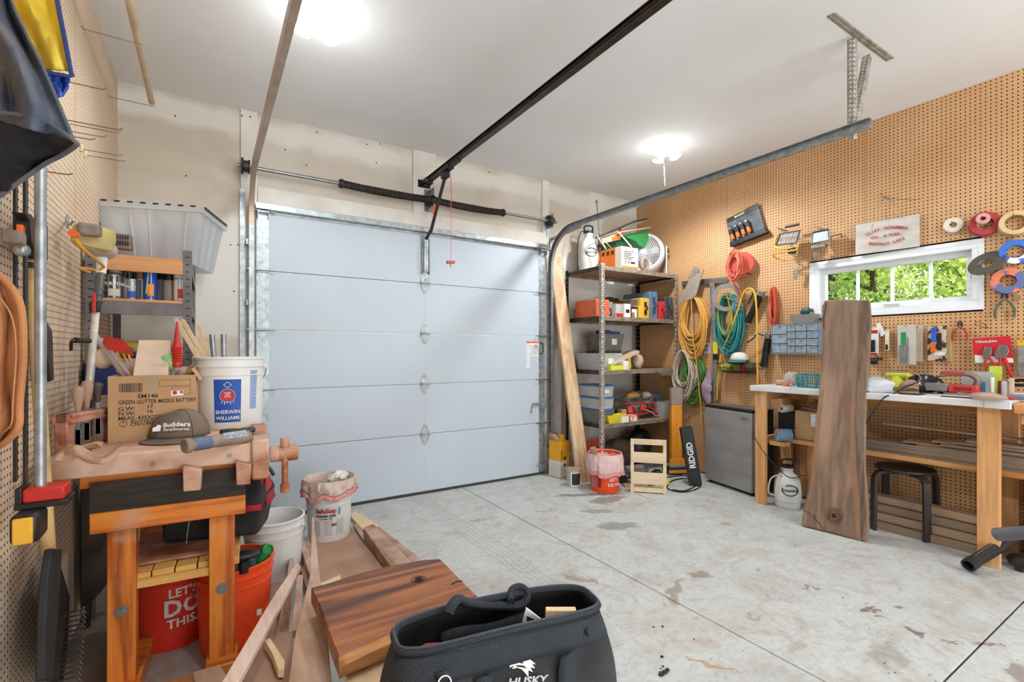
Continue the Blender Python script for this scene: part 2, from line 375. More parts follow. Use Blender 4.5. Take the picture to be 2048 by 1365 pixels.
    # small drops and specks
    for sc_, th, k in ((26, .085, .85), (9, .05, .8)):
        vo = n.new('ShaderNodeTexVoronoi'); vo.inputs['Scale'].default_value = sc_; l.new(pos, vo.inputs['Vector'])
        msk = mth('MULTIPLY', mth('LESS_THAN', vo.outputs['Distance'], th), mth('GREATER_THAN', nz(2.3, 2).outputs['Fac'], .52))
        c = mix(mth('MULTIPLY', msk, k), c, lin((70, 58, 50)))
    l.new(c, b.inputs['Base Color']); b.inputs['Roughness'].default_value = .62
    bp = n.new('ShaderNodeBump'); bp.inputs['Strength'].default_value = .35; bp.inputs['Distance'].default_value = .003; l.new(nz(40, 6).outputs['Fac'], bp.inputs['Height']); l.new(bp.outputs[0], b.inputs['Normal'])
    return m
M_conc = concrete()
M_joint = mat('joint_dirt', (58, 52, 46), .95)
fl = structure('floor', MB().bb(XL - .2, XR + .2, YF - .2, YB + .3, -.12, -.012), M_joint)
JX, JY, g_ = 2.03, .685, .0035
for x0, x1 in ((XL - .1, JX - g_), (JX + g_, XR + .1)):
    for y0, y1 in ((YF, JY - g_), (JY + g_, YB + .2)):
        part('concrete_slab', MB().bb(x0, x1, y0, y1, -.012, 0), M_conc, fl, bev=.003)
# ---- ceiling, plain walls
M_ceil = mat('ceiling_paint', (232, 233, 233), .9, var=.03, sc=.8, bump=.04, bs=25, col2=(224, 223, 221))
structure('ceiling', MB().bb(XL - .2, XR + .2, YF - .2, YB + .2, ZC, ZC + .12), M_ceil)
def drywall():
    m, n, l, b = nt('drywall'); g = n.new('ShaderNodeNewGeometry')
    mp = n.new('ShaderNodeMapping'); mp.inputs['Scale'].default_value = (1, 1, .8); l.new(g.outputs['Position'], mp.inputs[0])
    q = n.new('ShaderNodeTexNoise'); q.inputs['Scale'].default_value = 1.5; q.inputs['Detail'].default_value = 5; q.inputs['Distortion'].default_value = .8; l.new(mp.outputs[0], q.inputs['Vector'])
    r = n.new('ShaderNodeValToRGB'); e = r.color_ramp.elements; e[0].position = .36; e[0].color = lin((210, 203, 193)); e[1].position = .62; e[1].color = lin((197, 184, 168)); l.new(q.outputs['Fac'], r.inputs[0])
    # joint compound bands, whiter: one level band and vertical seams
    sx = n.new('ShaderNodeSeparateXYZ'); l.new(g.outputs['Position'], sx.inputs[0]); col = r.outputs[0]
    q2 = n.new('ShaderNodeTexNoise'); q2.inputs['Scale'].default_value = 6; q2.inputs['Detail'].default_value = 4; l.new(g.outputs['Position'], q2.inputs['Vector'])
    for ax, at_, hw in (('Z', 1.85, .45), ('X', 3.75, .1), ('Z', 2.98, .08)):
        s1 = n.new('ShaderNodeMath'); s1.operation = 'SUBTRACT'; l.new(sx.outputs[ax], s1.inputs[0]); s1.inputs[1].default_value = at_
        s2 = n.new('ShaderNodeMath'); s2.operation = 'ABSOLUTE'; l.new(s1.outputs[0], s2.inputs[0])
        s3 = n.new('ShaderNodeMath'); s3.operation = 'MULTIPLY_ADD'; l.new(q2.outputs['Fac'], s3.inputs[0]); s3.inputs[1].default_value = .12; l.new(s2.outputs[0], s3.inputs[2])
        mr = n.new('ShaderNodeMapRange'); mr.inputs['From Min'].default_value = hw + .09; mr.inputs['From Max'].default_value = hw + .03; mr.inputs['To Max'].default_value = .7; l.new(s3.outputs[0], mr.inputs[0])
        mx = n.new('ShaderNodeMixRGB'); l.new(mr.outputs[0], mx.inputs[0]); l.new(col, mx.inputs[1]); mx.inputs[2].default_value = lin((224, 221, 215)); col = mx.outputs[0]
    l.new(col, b.inputs['Base Color']); b.inputs['Roughness'].default_value = .9
    return m
M_dry = drywall()
DX0, DX1, DZ = .32, 3.0, 2.42
wb = MB(); wb.bb(XL - .2, DX0, YB, YB + .15, 0, ZC); wb.bb(DX1, XR + .15, YB, YB + .15, 0, ZC); wb.bb(DX0, DX1, YB, YB + .15, DZ, ZC)
wall_b = structure('wall_back', wb, M_dry)
structure('wall_rear', MB().bb(XL - .2, XR + .15, YF - .12, YF, 0, ZC), M_dry)
M_cav = mat('wall_cavity', (58, 46, 36), .95)  # dark backing colour deepens the shade seen through the peg holes
wall_l = structure('wall_left', MB().bb(XL - .16, XL - .022, YF, YB, 0, ZC), M_cav)
WY0, WY1, WZ0, WZ1 = 1.047, 2.134, 1.58, 2.037
wr = MB(); X0, X1 = XR + .022, XR + .16
wr.bb(X0, X1, YF, WY0, 0, ZC); wr.bb(X0, X1, WY1, YB, 0, ZC); wr.bb(X0, X1, WY0, WY1, 0, WZ0); wr.bb(X0, X1, WY0, WY1, WZ1, ZC)
wall_r = structure('wall_right', wr, M_cav)
# ---- perforated hardboard: every hole is cut
M_pegL = mat('hardboard_left', (222, 198, 172), .7, col2=(214, 188, 160), sc=2.2, bump=.03)
M_pegR = mat('hardboard_right', (208, 164, 118), .6, col2=(198, 150, 102), sc=2.2, bump=.03)
def pegboard(parent, xw, y0, y1, z0, z1, mt, skip=None):
    p = .0254; ny, nz_ = int(round((y1 - y0) / p)), int(round((z1 - z0) / p)); py, pz = (y1 - y0) / ny, (z1 - z0) / nz_
    r = .0045; ang = np.arange(8) * PI / 4
    tplo = np.array([(1, 0), (1, 1), (0, 1), (-1, 1), (-1, 0), (-1, -1), (0, -1), (1, -1)]) * .5
    tpli = np.stack([np.cos(ang), np.sin(ang)], 1) * r
    iy, iz = np.meshgrid(np.arange(ny), np.arange(nz_), indexing='ij'); cy = y0 + (iy + .5) * py; cz = z0 + (iz + .5) * pz; cy, cz = cy.ravel(), cz.ravel()
    if skip is not None:
        k = ~((cy > skip[0] - py / 2) & (cy < skip[1] + py / 2) & (cz > skip[2] - pz / 2) & (cz < skip[3] + pz / 2)); cy, cz = cy[k], cz[k]
    N = len(cy); o_ = tplo[None] * np.array([py, pz]); i_ = np.broadcast_to(tpli[None], (N, 8, 2))
    Y = np.concatenate([cy[:, None] + o_[..., 0], cy[:, None] + i_[..., 0]], 1); Z = np.concatenate([cz[:, None] + o_[..., 1], cz[:, None] + i_[..., 1]], 1)
    co = np.stack([np.full_like(Y, xw), Y, Z], 2).reshape(-1, 3)
    fs = np.array([(k, (k + 1) % 8, 8 + (k + 1) % 8, 8 + k) for k in range(8)]); F = (fs[None] + (np.arange(N) * 16)[:, None, None]).reshape(-1, 4)
    me = bpy.data.meshes.new('pegboard_panel'); me.vertices.add(len(co)); me.vertices.foreach_set('co', co.ravel())
    me.loops.add(F.size); me.loops.foreach_set('vertex_index', F.ravel()); me.polygons.add(len(F)); me.polygons.foreach_set('loop_start', np.arange(len(F)) * 4)
    me.update(calc_edges=True); me.materials.append(mt); o = bpy.data.objects.new('pegboard_panel', me); COL.objects.link(o); o.parent = parent; return o
ysr = [YB, 2.936, 1.733, .53, -.67]; HZ = 2.4384
for a, b_ in zip(ysr[1:], ysr):
    full = a < 1.9 < b_ or a < 1.4 < b_
    pegboard(wall_r, XR, a + .001, b_ - .001, .012, ZC, M_pegR, (WY0, WY1, WZ0, WZ1))
for a, b_ in ((1.699, 2.918), (2.92, YB), (.478, 1.697)):
    pegboard(wall_l, XL, a + .001, b_ - .001, .012, ZC, M_pegL)
# ---- window in the right wall
M_vinyl = mat('white_vinyl', (233, 235, 236), .35, var=.02)
M_glass = mat('window_glass', (255, 255, 255), .0, trans=1, var=0, bump=0, spec=.3, ior=1.01)
win = structure('window_1', MB().m(0), M_vinyl)
def rectframe(mb, x0, x1, y0, y1, z0, z1, w):
    mb.bb(x0, x1, y0, y1, z0, z0 + w); mb.bb(x0, x1, y0, y1, z1 - w, z1); mb.bb(x0, x1, y0, y0 + w, z0 + w, z1 - w); mb.bb(x0, x1, y1 - w, y1, z0 + w, z1 - w); return mb
part('window_frame', rectframe(MB(), XR - .004, XR + .15, WY0 + .002, WY1 - .002, WZ0 + .002, WZ1 - .002, .05), M_vinyl, win, bev=.004)
part('window_casing', rectframe(MB(), XR - .007, XR - .001, WY0 - .012, WY1 + .012, WZ0 - .012, WZ1 + .012, .03), M_vinyl, win, bev=.002)
part('window_sash', rectframe(MB(), XR + .05, XR + .1, WY0 + .05, WY1 - .05, WZ0 + .05, WZ1 - .05, .042), M_vinyl, win, bev=.004)
part('window_pane', MB().bb(XR + .078, XR + .082, WY0 + .09, WY1 - .09, WZ0 + .09, WZ1 - .09), M_glass, win)
for px in (1716, 1785, 1862):
    yy = P(px, 560, x=XR + .08).y; part('muntin', MB().bb(XR + .068, XR + .09, yy - .009, yy + .009, WZ0 + .09, WZ1 - .09), M_vinyl, win)
ck = MB(); q = P(1784, 617, x=XR); ck.box((XR + .015, q.y, WZ0 + .058), (.05, .11, .02)); ck.bar((XR - .012, q.y + .05, WZ0 + .07), (XR - .012, q.y - .05, WZ0 + .066), .014, .01)
part('crank_handle', ck, M_vinyl, win, bev=.003)
part('sash_lock', MB().bb(XR + .03, XR + .05, WY0 + .058, WY0 + .07, 1.72, 1.84).bb(XR + .01, XR + .03, WY0 + .058, WY0 + .066, 1.79, 1.84), M_vinyl, win, bev=.003)
# ---- boards and trim on the back wall
M_trim = mat('painted_board', (226, 222, 214), .7, col2=(208, 200, 188), sc=4)
for i, (x0, x1, z0, z1) in enumerate([(.207, .318, 0, ZC), (2.985, 3.07, 0, ZC), (1.556, 1.776, DZ + .12, ZC), (.32, 2.985, DZ, DZ + .12)]):
    structure('trim_%d' % (i + 1), MB().bb(x0, x1, YB - .02, YB, z0, z1), M_trim, bev=.002)
sc_ = MB()
for px, py in [(372, 352), (371, 433), (350, 232), (461, 490), (468, 583), (525, 268), (613, 331), (734, 289), (735, 424), (820, 285), (753, 326), (810, 434), (738, 423), (633, 265), (911, 452), (978, 345), (760, 288), (476, 490), (484, 234), (500, 236), (570, 300)]:
    q = P(px, py, y=YB); sc_.cyl((q.x, YB - (.021 if .2 < q.x < .32 else .001), q.z), (q.x, YB - (.023 if .2 < q.x < .32 else .0025), q.z), .006, n=8)
part('screw_heads', sc_, M_dsteel, wall_b, kind='stuff')
# ---- sectional garage door
M_door = mat('door_paint', (188, 197, 206), .42, var=.015, sc=3, bump=.12, bs=60)
M_seal = mat('rubber_seal', (60, 58, 54), .7)
dr = structure('door_1', MB(), M_door)
zs = [.022, .540, .993, 1.447, 1.899, 2.412]; DYf = 4.088
for z0, z1 in zip(zs, zs[1:]):
    part('door_panel', MB().bb(.305, 2.99, DYf, DYf + .045, z0 + .0015, z1 - .0015), M_door, dr, bev=.0035)
    for x0, x1 in ((.31, .392), (2.915, 2.99)):
        mb = MB(); mb.bb(x0, x1, DYf - .0025, DYf, z0 + .003, z1 - .003)
        part('end_stile', mb, M_galv, dr)
def diamond(mb, x, z, w=.045, h=.085, y=DYf - .004, t=.004):
    for sgn in (1, -1):
        mb.add([(x - w, y, z + sgn * .004), (x + w, y, z + sgn * .004), (x + w * .95, y, z + sgn * .03), (x + .01, y, z + sgn * h), (x - .01, y, z + sgn * h), (x - w * .95, y, z + sgn * .03)] +
               [(x - w, y - t, z + sgn * .004), (x + w, y - t, z + sgn * .004), (x + w * .95, y - t, z + sgn * .03), (x + .01, y - t, z + sgn * h), (x - .01, y - t, z + sgn * h), (x - w * .95, y - t, z + sgn * .03)],
               [(0, 1, 2, 3, 4, 5), (11, 10, 9, 8, 7, 6)] + [(i, (i + 1) % 6, 6 + (i + 1) % 6, 6 + i) for i in range(6)])
        mb.cyl((x, y - t, z + sgn * (h - .012)), (x, y - t - .004, z + sgn * (h - .012)), .005, n=8); mb.cyl((x, y - t, z + sgn * .035), (x, y - t - .004, z + sgn * .035), .006, n=8)
    mb.bb(x - w, x + w, y - t - .016, y, z - .012, z + .012); mb.cyl((x - w - .004, y - .018, z), (x + w + .004, y - .018, z), .0065, n=10); return mb
for z in zs[1:5]:
    part('hinge', diamond(MB(), 1.655, z, .04), M_galv, dr)
    for x, sg in ((.352, 1), (2.953, -1)):
        part('roller_hinge', diamond(MB(), x, z, .036), M_galv, dr); rb = MB()
        rb.cyl((x - .09, DYf - .03, z), (x + .085, DYf - .03, z), .0055, n=10); rb.cyl((x - sg * .105, DYf - .03, z), (x - sg * .088, DYf - .03, z), .022, n=16)
        part('roller', rb, M_steel, dr)
for x, sg in ((.352, 1), (2.953, -1)):
    for z in (.10, 2.335):
        rb = MB(); rb.bb(x - .04, x + .04, DYf - .006, DYf - .002, z - .05, z + .05); rb.bb(x - .04, x + .04, DYf - .045, DYf - .002, z - .004, z + .004); rb.cyl((x - .09, DYf - .036, z + .01), (x + .085, DYf - .036, z + .01), .0055, n=10)
        rb.bb(x - .038, x - .034, DYf - .045, DYf - .004, z - .045, z + .01); rb.bb(x + .034, x + .038, DYf - .045, DYf - .004, z - .045, z + .01)
        part('corner_bracket', rb, M_galv, dr)
# top reinforcement strut: a hat channel
st = MB(); prof = [(0, .0), (0, .018), (-.05, .022), (-.05, .052), (0, .056), (0, .075), (-.003, .075), (-.003, .06), (-.053, .055), (-.053, .019), (-.003, .015), (-.003, 0)]
st.prism([(p[0], p[1]) for p in prof], 2.70, FR((.30, DYf - .002, 2.335), (0, 1, 0), (0, 0, 1)))
part('strut', st, M_galv, dr)
cs = MB(); cs.bb(1.612, 1.70, DYf - .004, DYf, 1.905, 2.34); cs.bb(1.635, 1.678, DYf - .03, DYf, 2.0, 2.33); cs.bb(1.622, 1.628, DYf - .03, DYf, 1.98, 2.3); cs.bb(1.684, 1.69, DYf - .03, DYf, 1.98, 2.3)
for z in (1.93, 2.02, 2.12, 2.22): cs.cyl((1.656, DYf - .03, z), (1.656, DYf - .036, z), .006, n=8)
part('center_stile', cs, M_galv, dr, bev=.002)
for x in (1.655,):
    for z0, z1 in zip(zs[:4], zs[1:5]): part('center_rail', MB().bb(x - .0015, x + .0015, DYf - .0012, DYf, z0 + .01, z1 - .01), M_door, dr)
part('bottom_seal', MB().bb(.305, 2.99, DYf - .002, DYf + .05, 0, .024), M_seal, dr)
lk = MB(); q = P(1083, 808, y=DYf); lk.bb(2.93, 2.985, DYf - .03, DYf - .002, q.z - .05, q.z + .05); lk.bb(2.83, 2.95, DYf - .02, DYf - .01, q.z - .012, q.z + .018); lk.bar((2.83, DYf - .015, q.z + .01), (2.80, DYf - .03, q.z - .09), .012, .006)
part('slide_lock', lk, M_galv, dr, bev=.002)
part('pull_handle', MB().tube(catmull([(2.935, DYf, 1.37), (2.935, DYf - .04, 1.36), (2.935, DYf - .045, 1.28), (2.935, DYf, 1.26)], 5), .006, 8), M_black, dr)
for (x0, y0, x1, y1) in ((1053, 683, 1060, 736), (1062, 683, 1081, 713)):
    a, b_ = P(x0, y0, y=DYf), P(x1, y1, y=DYf); lb = MB(); lb.bb(a.x, b_.x, DYf - .0012, DYf, b_.z, a.z)
    q = part('warning_label', lb, M_paper, dr); part('label_stripe', MB().bb(a.x, b_.x, DYf - .0018, DYf - .0011, a.z - .02, a.z), M_orange, q)
    tb = MB()
    for k in range(7):
        zz = a.z - .045 - k * (a.z - b_.z - .055) / 7; tb.bb(a.x + .006, b_.x - .008 - (k % 3) * .008, DYf - .0017, DYf - .0011, zz - .0015, zz + .0015)
    if b_.x - a.x > .06: tb.torus(((a.x + b_.x) / 2, DYf - .0015, a.z - .055), .02, .0022, 20, 4, (0, 1, 0)); tb.bar(((a.x + b_.x) / 2 - .014, DYf - .0015, a.z - .041), ((a.x + b_.x) / 2 + .014, DYf - .0015, a.z - .069), .002, .003)
    part('label_print', tb, M_ink, q)
# ---- door tracks (vertical + curve + horizontal), one thing each side
def chan(path, side, w=.052, d=.032, t=.0025):
    """C channel swept along path in the Y-Z plane at constant x; side=+1 opens to +x"""
    pts = [Vector(p) for p in path]; mb = MB(); prof = [(0, -w / 2), (0, w / 2), (d, w / 2), (d * .98, w / 2 - t), (t, w / 2 - t), (t, -w / 2 + t), (d * .98, -w / 2 + t), (d, -w / 2)]
    n = len(prof); vs = []
    for i, p in enumerate(pts):
        tt = (pts[min(i + 1, len(pts) - 1)] - pts[max(i - 1, 0)]).normalized(); nn = Vector((0, -tt.z, tt.y))
        vs += [p + Vector((side * a, 0, 0)) + nn * b_ for a, b_ in prof]
    fs = [(i * n + k, i * n + (k + 1) % n, (i + 1) * n + (k + 1) % n, (i + 1) * n + k) for i in range(len(pts) - 1) for k in range(n)]
    fs += [tuple(range(n)), tuple(range(len(pts) * n - 1, (len(pts) - 1) * n - 1, -1))]
    return mb.add(vs, fs)
def trackpath(x, yt, zt, yend, r=.36, z0=0.02):
    p = [(x, yt, z0), (x, yt, zt - r)]
    for i in range(1, 11): a = i / 10 * PI / 2; p.append((x, yt - r + r * math.cos(a), zt - r + r * math.sin(a)))
    p.append((x, yend, zt)); return p
M_trackL = mat('track_dusty', (196, 176, 158), .4, .6, col2=(176, 152, 132), sc=6)
for nm, x, sd, yend, zt, lab in (('left', .255, 1, -.2, 2.575, 'dusty overhead door track left of the garage door'), ('right', 3.06, -1, 1.17, 2.53, 'galvanised overhead door track curving up right of the garage door')):
    t = thing('door_track', lab, 'door track', (x, 4.05, 0), group='garage door tracks')
    pth = trackpath(x, 4.05, zt, yend); vt = pth[:2]; part('vertical_rail', chan(vt, sd), M_galv, t, w=1)
    part('horizontal_rail', chan(pth[1:], sd), M_trackL if nm == 'left' else M_galv, t, w=1)
    # backing angle and wall clips
    ab = MB(); ax = x - sd * .02; ab.bb(min(ax, ax - sd * .035), max(ax, ax - sd * .035), YB - .024, YB - .021, 0.05, 2.5); part('wall_angle', ab, M_galv, t, w=1)
    for z in (.28, .75, 1.2, 1.65, 2.1):
        cb = MB(); cb.bb(x - sd * .003 - .014, x - sd * .003 + .014, 4.05, YB - .021, z - .02, z + .02); part('bracket', cb, M_galv if z > .3 else M_black, t, w=1)
# flag brackets with slotted angle braces at the right
fb = MB(); fb.bb(3.03, 3.034, 3.99, 4.115, 2.58, 2.72); fb.bb(3.034, 3.075, 4.111, 4.115, 2.5, 2.72)
flag = single('bearing_bracket', fb, M_galv, 'galvanised plate bracket holding the spring shaft above the door right corner', 'bracket', w=1, loc=(3.05, 4.1, 2.5))
# perforated angle hanger
def perf(mb, p0, p1, up, w=.034, t=.0025, pitch=.026, hole=.0052, two=True):
    """slotted angle iron: two flanges with real holes"""
    p0, p1 = Vector(p0), Vector(p1); L = (p1 - p0).length; Fm = frame(p1 - p0, up); n = max(2, int(L / pitch)); st = L / n
    for fl in ((0, 1) if two else (0,)):
        ex = Fm.col[0] if fl == 0 else Fm.col[1]; en = Fm.col[1] if fl == 0 else Fm.col[0]; vs = []; fs = []
        for i in range(n):
            c = p0 + Fm.col[2] * ((i + .5) * st) + ex * (w / 2); b = len(vs)
            for (a, e) in ((1, 0), (1, 1), (0, 1), (-1, 1), (-1, 0), (-1, -1), (0, -1), (1, -1)): vs.append(c + ex * (a * w / 2) + Fm.col[2] * (e * st / 2))
            for k in range(8): vs.append(c + ex * (hole * math.cos(k * PI / 4)) + Fm.col[2] * (hole * 1.35 * math.sin(k * PI / 4)))
            fs += [(b + k, b + (k + 1) % 8, b + 8 + (k + 1) % 8, b + 8 + k) for k in range(8)]
        mb.add(vs, fs)
    return mb
M_perf = mat('slotted_angle', (186, 182, 174), .45, .6, col2=(150, 142, 130), sc=18)
hg = thing('track_hanger', 'slotted angle iron hanger dropping from the ceiling to the right door track', 'hanger', (3.1, 1.29, ZC))
part('ceiling_bar', perf(MB(), (2.83, 1.29, ZC - .002), (3.58, 1.29, ZC - .002), (0, -1, 0), .042), M_perf, hg, w=1, solid=.002)
part('drop_leg', perf(MB(), (3.115, 1.275, 2.50), (3.115, 1.275, ZC - .02), (0, 1, 0), .036), M_perf, hg, w=1, solid=.002)
part('diagonal_brace', perf(MB(), (3.10, 1.26, 2.56), (3.37, 1.30, ZC - .02), (0, 1, 0), .036), M_perf, hg, w=1, solid=.002)
# slotted brace from the curve back to the wall (right)
single('track_brace', perf(MB(), (3.10, 4.11, 2.50), (3.10, 3.62, 2.535), (1, 0, 0), .032), M_perf, 'short slotted angle brace between the right track curve and the wall', 'brace', solid=.002)
# ---- torsion spring shaft
M_spring = mat('spring_black', (44, 42, 40), .45, .4, col2=(70, 56, 46), sc=30)
ts = thing('torsion_shaft', 'steel torsion shaft with two black springs mounted above the garage door', 'spring shaft', (1.65, 4.03, 2.645))
part('shaft', MB().cyl((.185, 4.03, 2.645), (3.10, 4.03, 2.645), .0135, n=14), M_steel, ts, w=1)
for x0, x1 in ((.92, 1.68), (1.735, 2.435)):
    mb = MB(); pts = []; turns = 46
    for i in range(turns * 8 + 1): a = i * PI / 4; pts.append((x0 + (x1 - x0) * i / (turns * 8), 4.03 + .026 * math.cos(a), 2.645 - .012 * math.sin(PI * i / turns / 8) + .026 * math.sin(a)))
    mb.cyl((x0, 4.03, 2.645), (x1, 4.03, 2.645), .023, n=16)
    mb.tube(pts, .0075, 5); part('spring', mb, M_spring, ts, w=1)
for x, r in ((.915, .036), (2.44, .036), (1.705, .045)):
    mb = MB(); mb.cyl((x - .02, 4.03, 2.645), (x + .02, 4.03, 2.645), r * .8, n=16); mb.cyl((x - .006, 4.03, 2.645), (x + .006, 4.03, 2.645), r * 1.05, n=16)
    for k in range(4): a = k * PI / 2 + .5; mb.cyl((x - .024, 4.03 + r * .7 * math.cos(a), 2.645 + r * .7 * math.sin(a)), (x + .024, 4.03 + r * .7 * math.cos(a), 2.645 + r * .7 * math.sin(a)), .006, n=6)
    part('winding_cone', mb, M_dsteel, ts, w=1)
part('center_bracket', MB().bb(1.70, 1.71, 4.0, YB - .021, 2.59, 2.75).bb(1.66, 1.75, YB - .026, YB - .021, 2.56, 2.76), M_steel, ts, w=1, bev=.002)
part('warning_tag', MB().box((1.712, 4.0, 2.555), (.04, .002, .09), rot=(0, .3, .3)), M_orange, ts, w=1)
for x in (3.02, .235):
    part('cable_drum', MB().lathe([(0, -.03), (.058, -.03), (.06, -.018), (.042, -.014), (.042, .012), (.05, .016), (.05, .026), (0, .026)], (x, 4.03, 2.645), 24, axis=(1, 0, 0)), M_dsteel, ts, w=1)
# ---- opener rail and arm
M_rail = mat('opener_rail', (74, 64, 56), .4, .6, col2=(50, 44, 40), sc=9)
op = thing('opener_rail', 'dark steel opener rail crossing the ceiling to the door header', 'opener rail', (1.66, 4.1, 2.785))
mb = MB(); mb.bb(1.64, 1.68, -1.2, 4.04, 2.788, 2.793); mb.bb(1.657, 1.663, -1.2, 4.04, 2.793, 2.83); mb.bb(1.64, 1.68, -1.2, 4.04, 2.83, 2.834); mb.cyl((1.645, -1.2, 2.812), (1.645, 3.98, 2.812), .004, n=6); part('rail', mb, M_rail, op, w=1)
part('header_bracket', MB().bb(1.63, 1.69, 3.98, YB - .02, 2.775, 2.79).bb(1.63, 1.635, 3.99, YB - .02, 2.775, 2.83).bb(1.685, 1.69, 3.99, YB - .02, 2.775, 2.83).bb(1.6, 1.72, YB - .024, YB - .018, 2.77, 2.84), M_black, op, w=1, bev=.002)
part('trolley', MB().bb(1.63, 1.69, 3.55, 3.75, 2.77, 2.80).bb(1.635, 1.685, 3.62, 3.7, 2.72, 2.77).bb(1.64, 1.68, 3.40, 3.58, 2.775, 2.80), M_black, op, w=1, bev=.004)
part('door_arm', MB().bar((1.66, 3.66, 2.74), (1.652, 3.95, 2.33), .005, .028, (1, 0, 0)).bar((1.652, 3.95, 2.35), (1.655, 4.06, 2.29), .005, .028, (1, 0, 0)), M_rail, op, w=1)
part('release_cord', MB().tube([(1.69, 3.62, 2.76), (1.695, 3.62, 2.5), (1.69, 3.62, 2.03)], .0022, 6).tube(catmull([(1.69, 3.62, 2.75), (1.70, 3.62, 2.6), (1.695, 3.62, 2.48), (1.72, 3.615, 2.47)], 5), .002, 6), mat('red_cord', (206, 110, 100), .7), op, w=1)
part('release_handle', MB().box((1.69, 3.62, 2.02), (.075, .022, .025), rot=(0, -.12, .2)).cyl((1.69, 3.62, 2.01), (1.69, 3.62, 1.98), .004, n=8), mat('red_handle', (184, 82, 66), .6), op, w=1, bev=.004)
# ---- ceiling fixtures, three lamps each
M_lens = nt('led_lens')[0]; M_lens.node_tree.nodes['Principled BSDF'].inputs['Emission Color'].default_value = (.95, .98, 1, 1); M_lens.node_tree.nodes['Principled BSDF'].inputs['Emission Strength'].default_value = 9
f0 = thing('ceiling_light', 'ceiling light of three lit lamps on a white base beside the left door track', 'ceiling light', (LAMPS[0][0], LAMPS[0][1], ZC), group='three-lamp ceiling lights')
part('canopy', MB().lathe([(0, 0), (.062, 0), (.062, -.012), (.05, -.03), (.035, -.05), (.03, -.085), (0, -.085)], n=24), M_white, f0)
for k in range(3):
    a = k * 2 * PI / 3 + .5; d = Vector((math.cos(a), math.sin(a), -.55)).normalized(); p = Vector((0, 0, -.06)) + d * .05
    q = part('lamp_neck', MB().cyl(p - d * .04, p + d * .02, .017, .022, 14), M_white, f0); c = p + d * .055; nn = Vector((math.cos(a) * .35, math.sin(a) * .35, -1)).normalized()
    part('lamp_lens', MB().lathe([(0, .012), (.03, .010), (.047, .002), (.05, -.008), (.045, -.014), (0, -.018)], c, 20, axis=nn), M_lens, q)
f1 = copy_tree(f0, loc=(LAMPS[1][0], LAMPS[1][1], ZC), label='ceiling light of three lit lamps nearer the pegboard wall, with a pull cord'); f1.rotation_euler = (0, 0, .9)
part('pull_cord', MB().tube([(.05, .0, -.09), (.02, .0, -.25), (-.01, 0, -.36)], .0012, 5), M_white, f1)
f2 = copy_tree(f0, loc=(LAMPS[2][0], LAMPS[2][1], ZC), label='ceiling light behind the viewpoint, left side of the bay')
f3 = copy_tree(f0, loc=(LAMPS[3][0], LAMPS[3][1], ZC), label='ceiling light behind the viewpoint, right side of the bay')
# ---- outdoors: lawn, sun-lit trees seen through the window
M_grass = mat('lawn', (112, 140, 62), .9, col2=(84, 112, 48), sc=2)
structure('ground', MB().bb(XR + .3, 60, -30, 40, -.4, -.3), M_grass)
def leafmat(nm, c):
    m, n, l, b = nt(nm); g = n.new('ShaderNodeNewGeometry'); hs = n.new('ShaderNodeHueSaturation'); hs.inputs['Color'].default_value = lin(c)
    mr = n.new('ShaderNodeMapRange'); mr.inputs['To Min'].default_value = .6; mr.inputs['To Max'].default_value = 1.5; l.new(g.outputs['Random Per Island'], mr.inputs[0]); l.new(mr.outputs[0], hs.inputs['Value'])
    l.new(hs.outputs[0], b.inputs['Base Color']); b.inputs['Roughness'].default_value = .6
    tr = n.new('ShaderNodeBsdfTranslucent'); l.new(hs.outputs[0], tr.inputs[0]); mx = n.new('ShaderNodeMixShader'); mx.inputs[0].default_value = .5
    l.new(b.outputs[0], mx.inputs[1]); l.new(tr.outputs[0], mx.inputs[2]); l.new(mx.outputs[0], n['Material Output'].inputs[0]); return m
LM = [leafmat('leaf_a', (170, 196, 104)), leafmat('leaf_b', (200, 214, 122)), leafmat('leaf_c', (140, 174, 92))]
M_bark = mat('bark', (96, 82, 66), .9, col2=(66, 56, 46), sc=14, bump=.4)
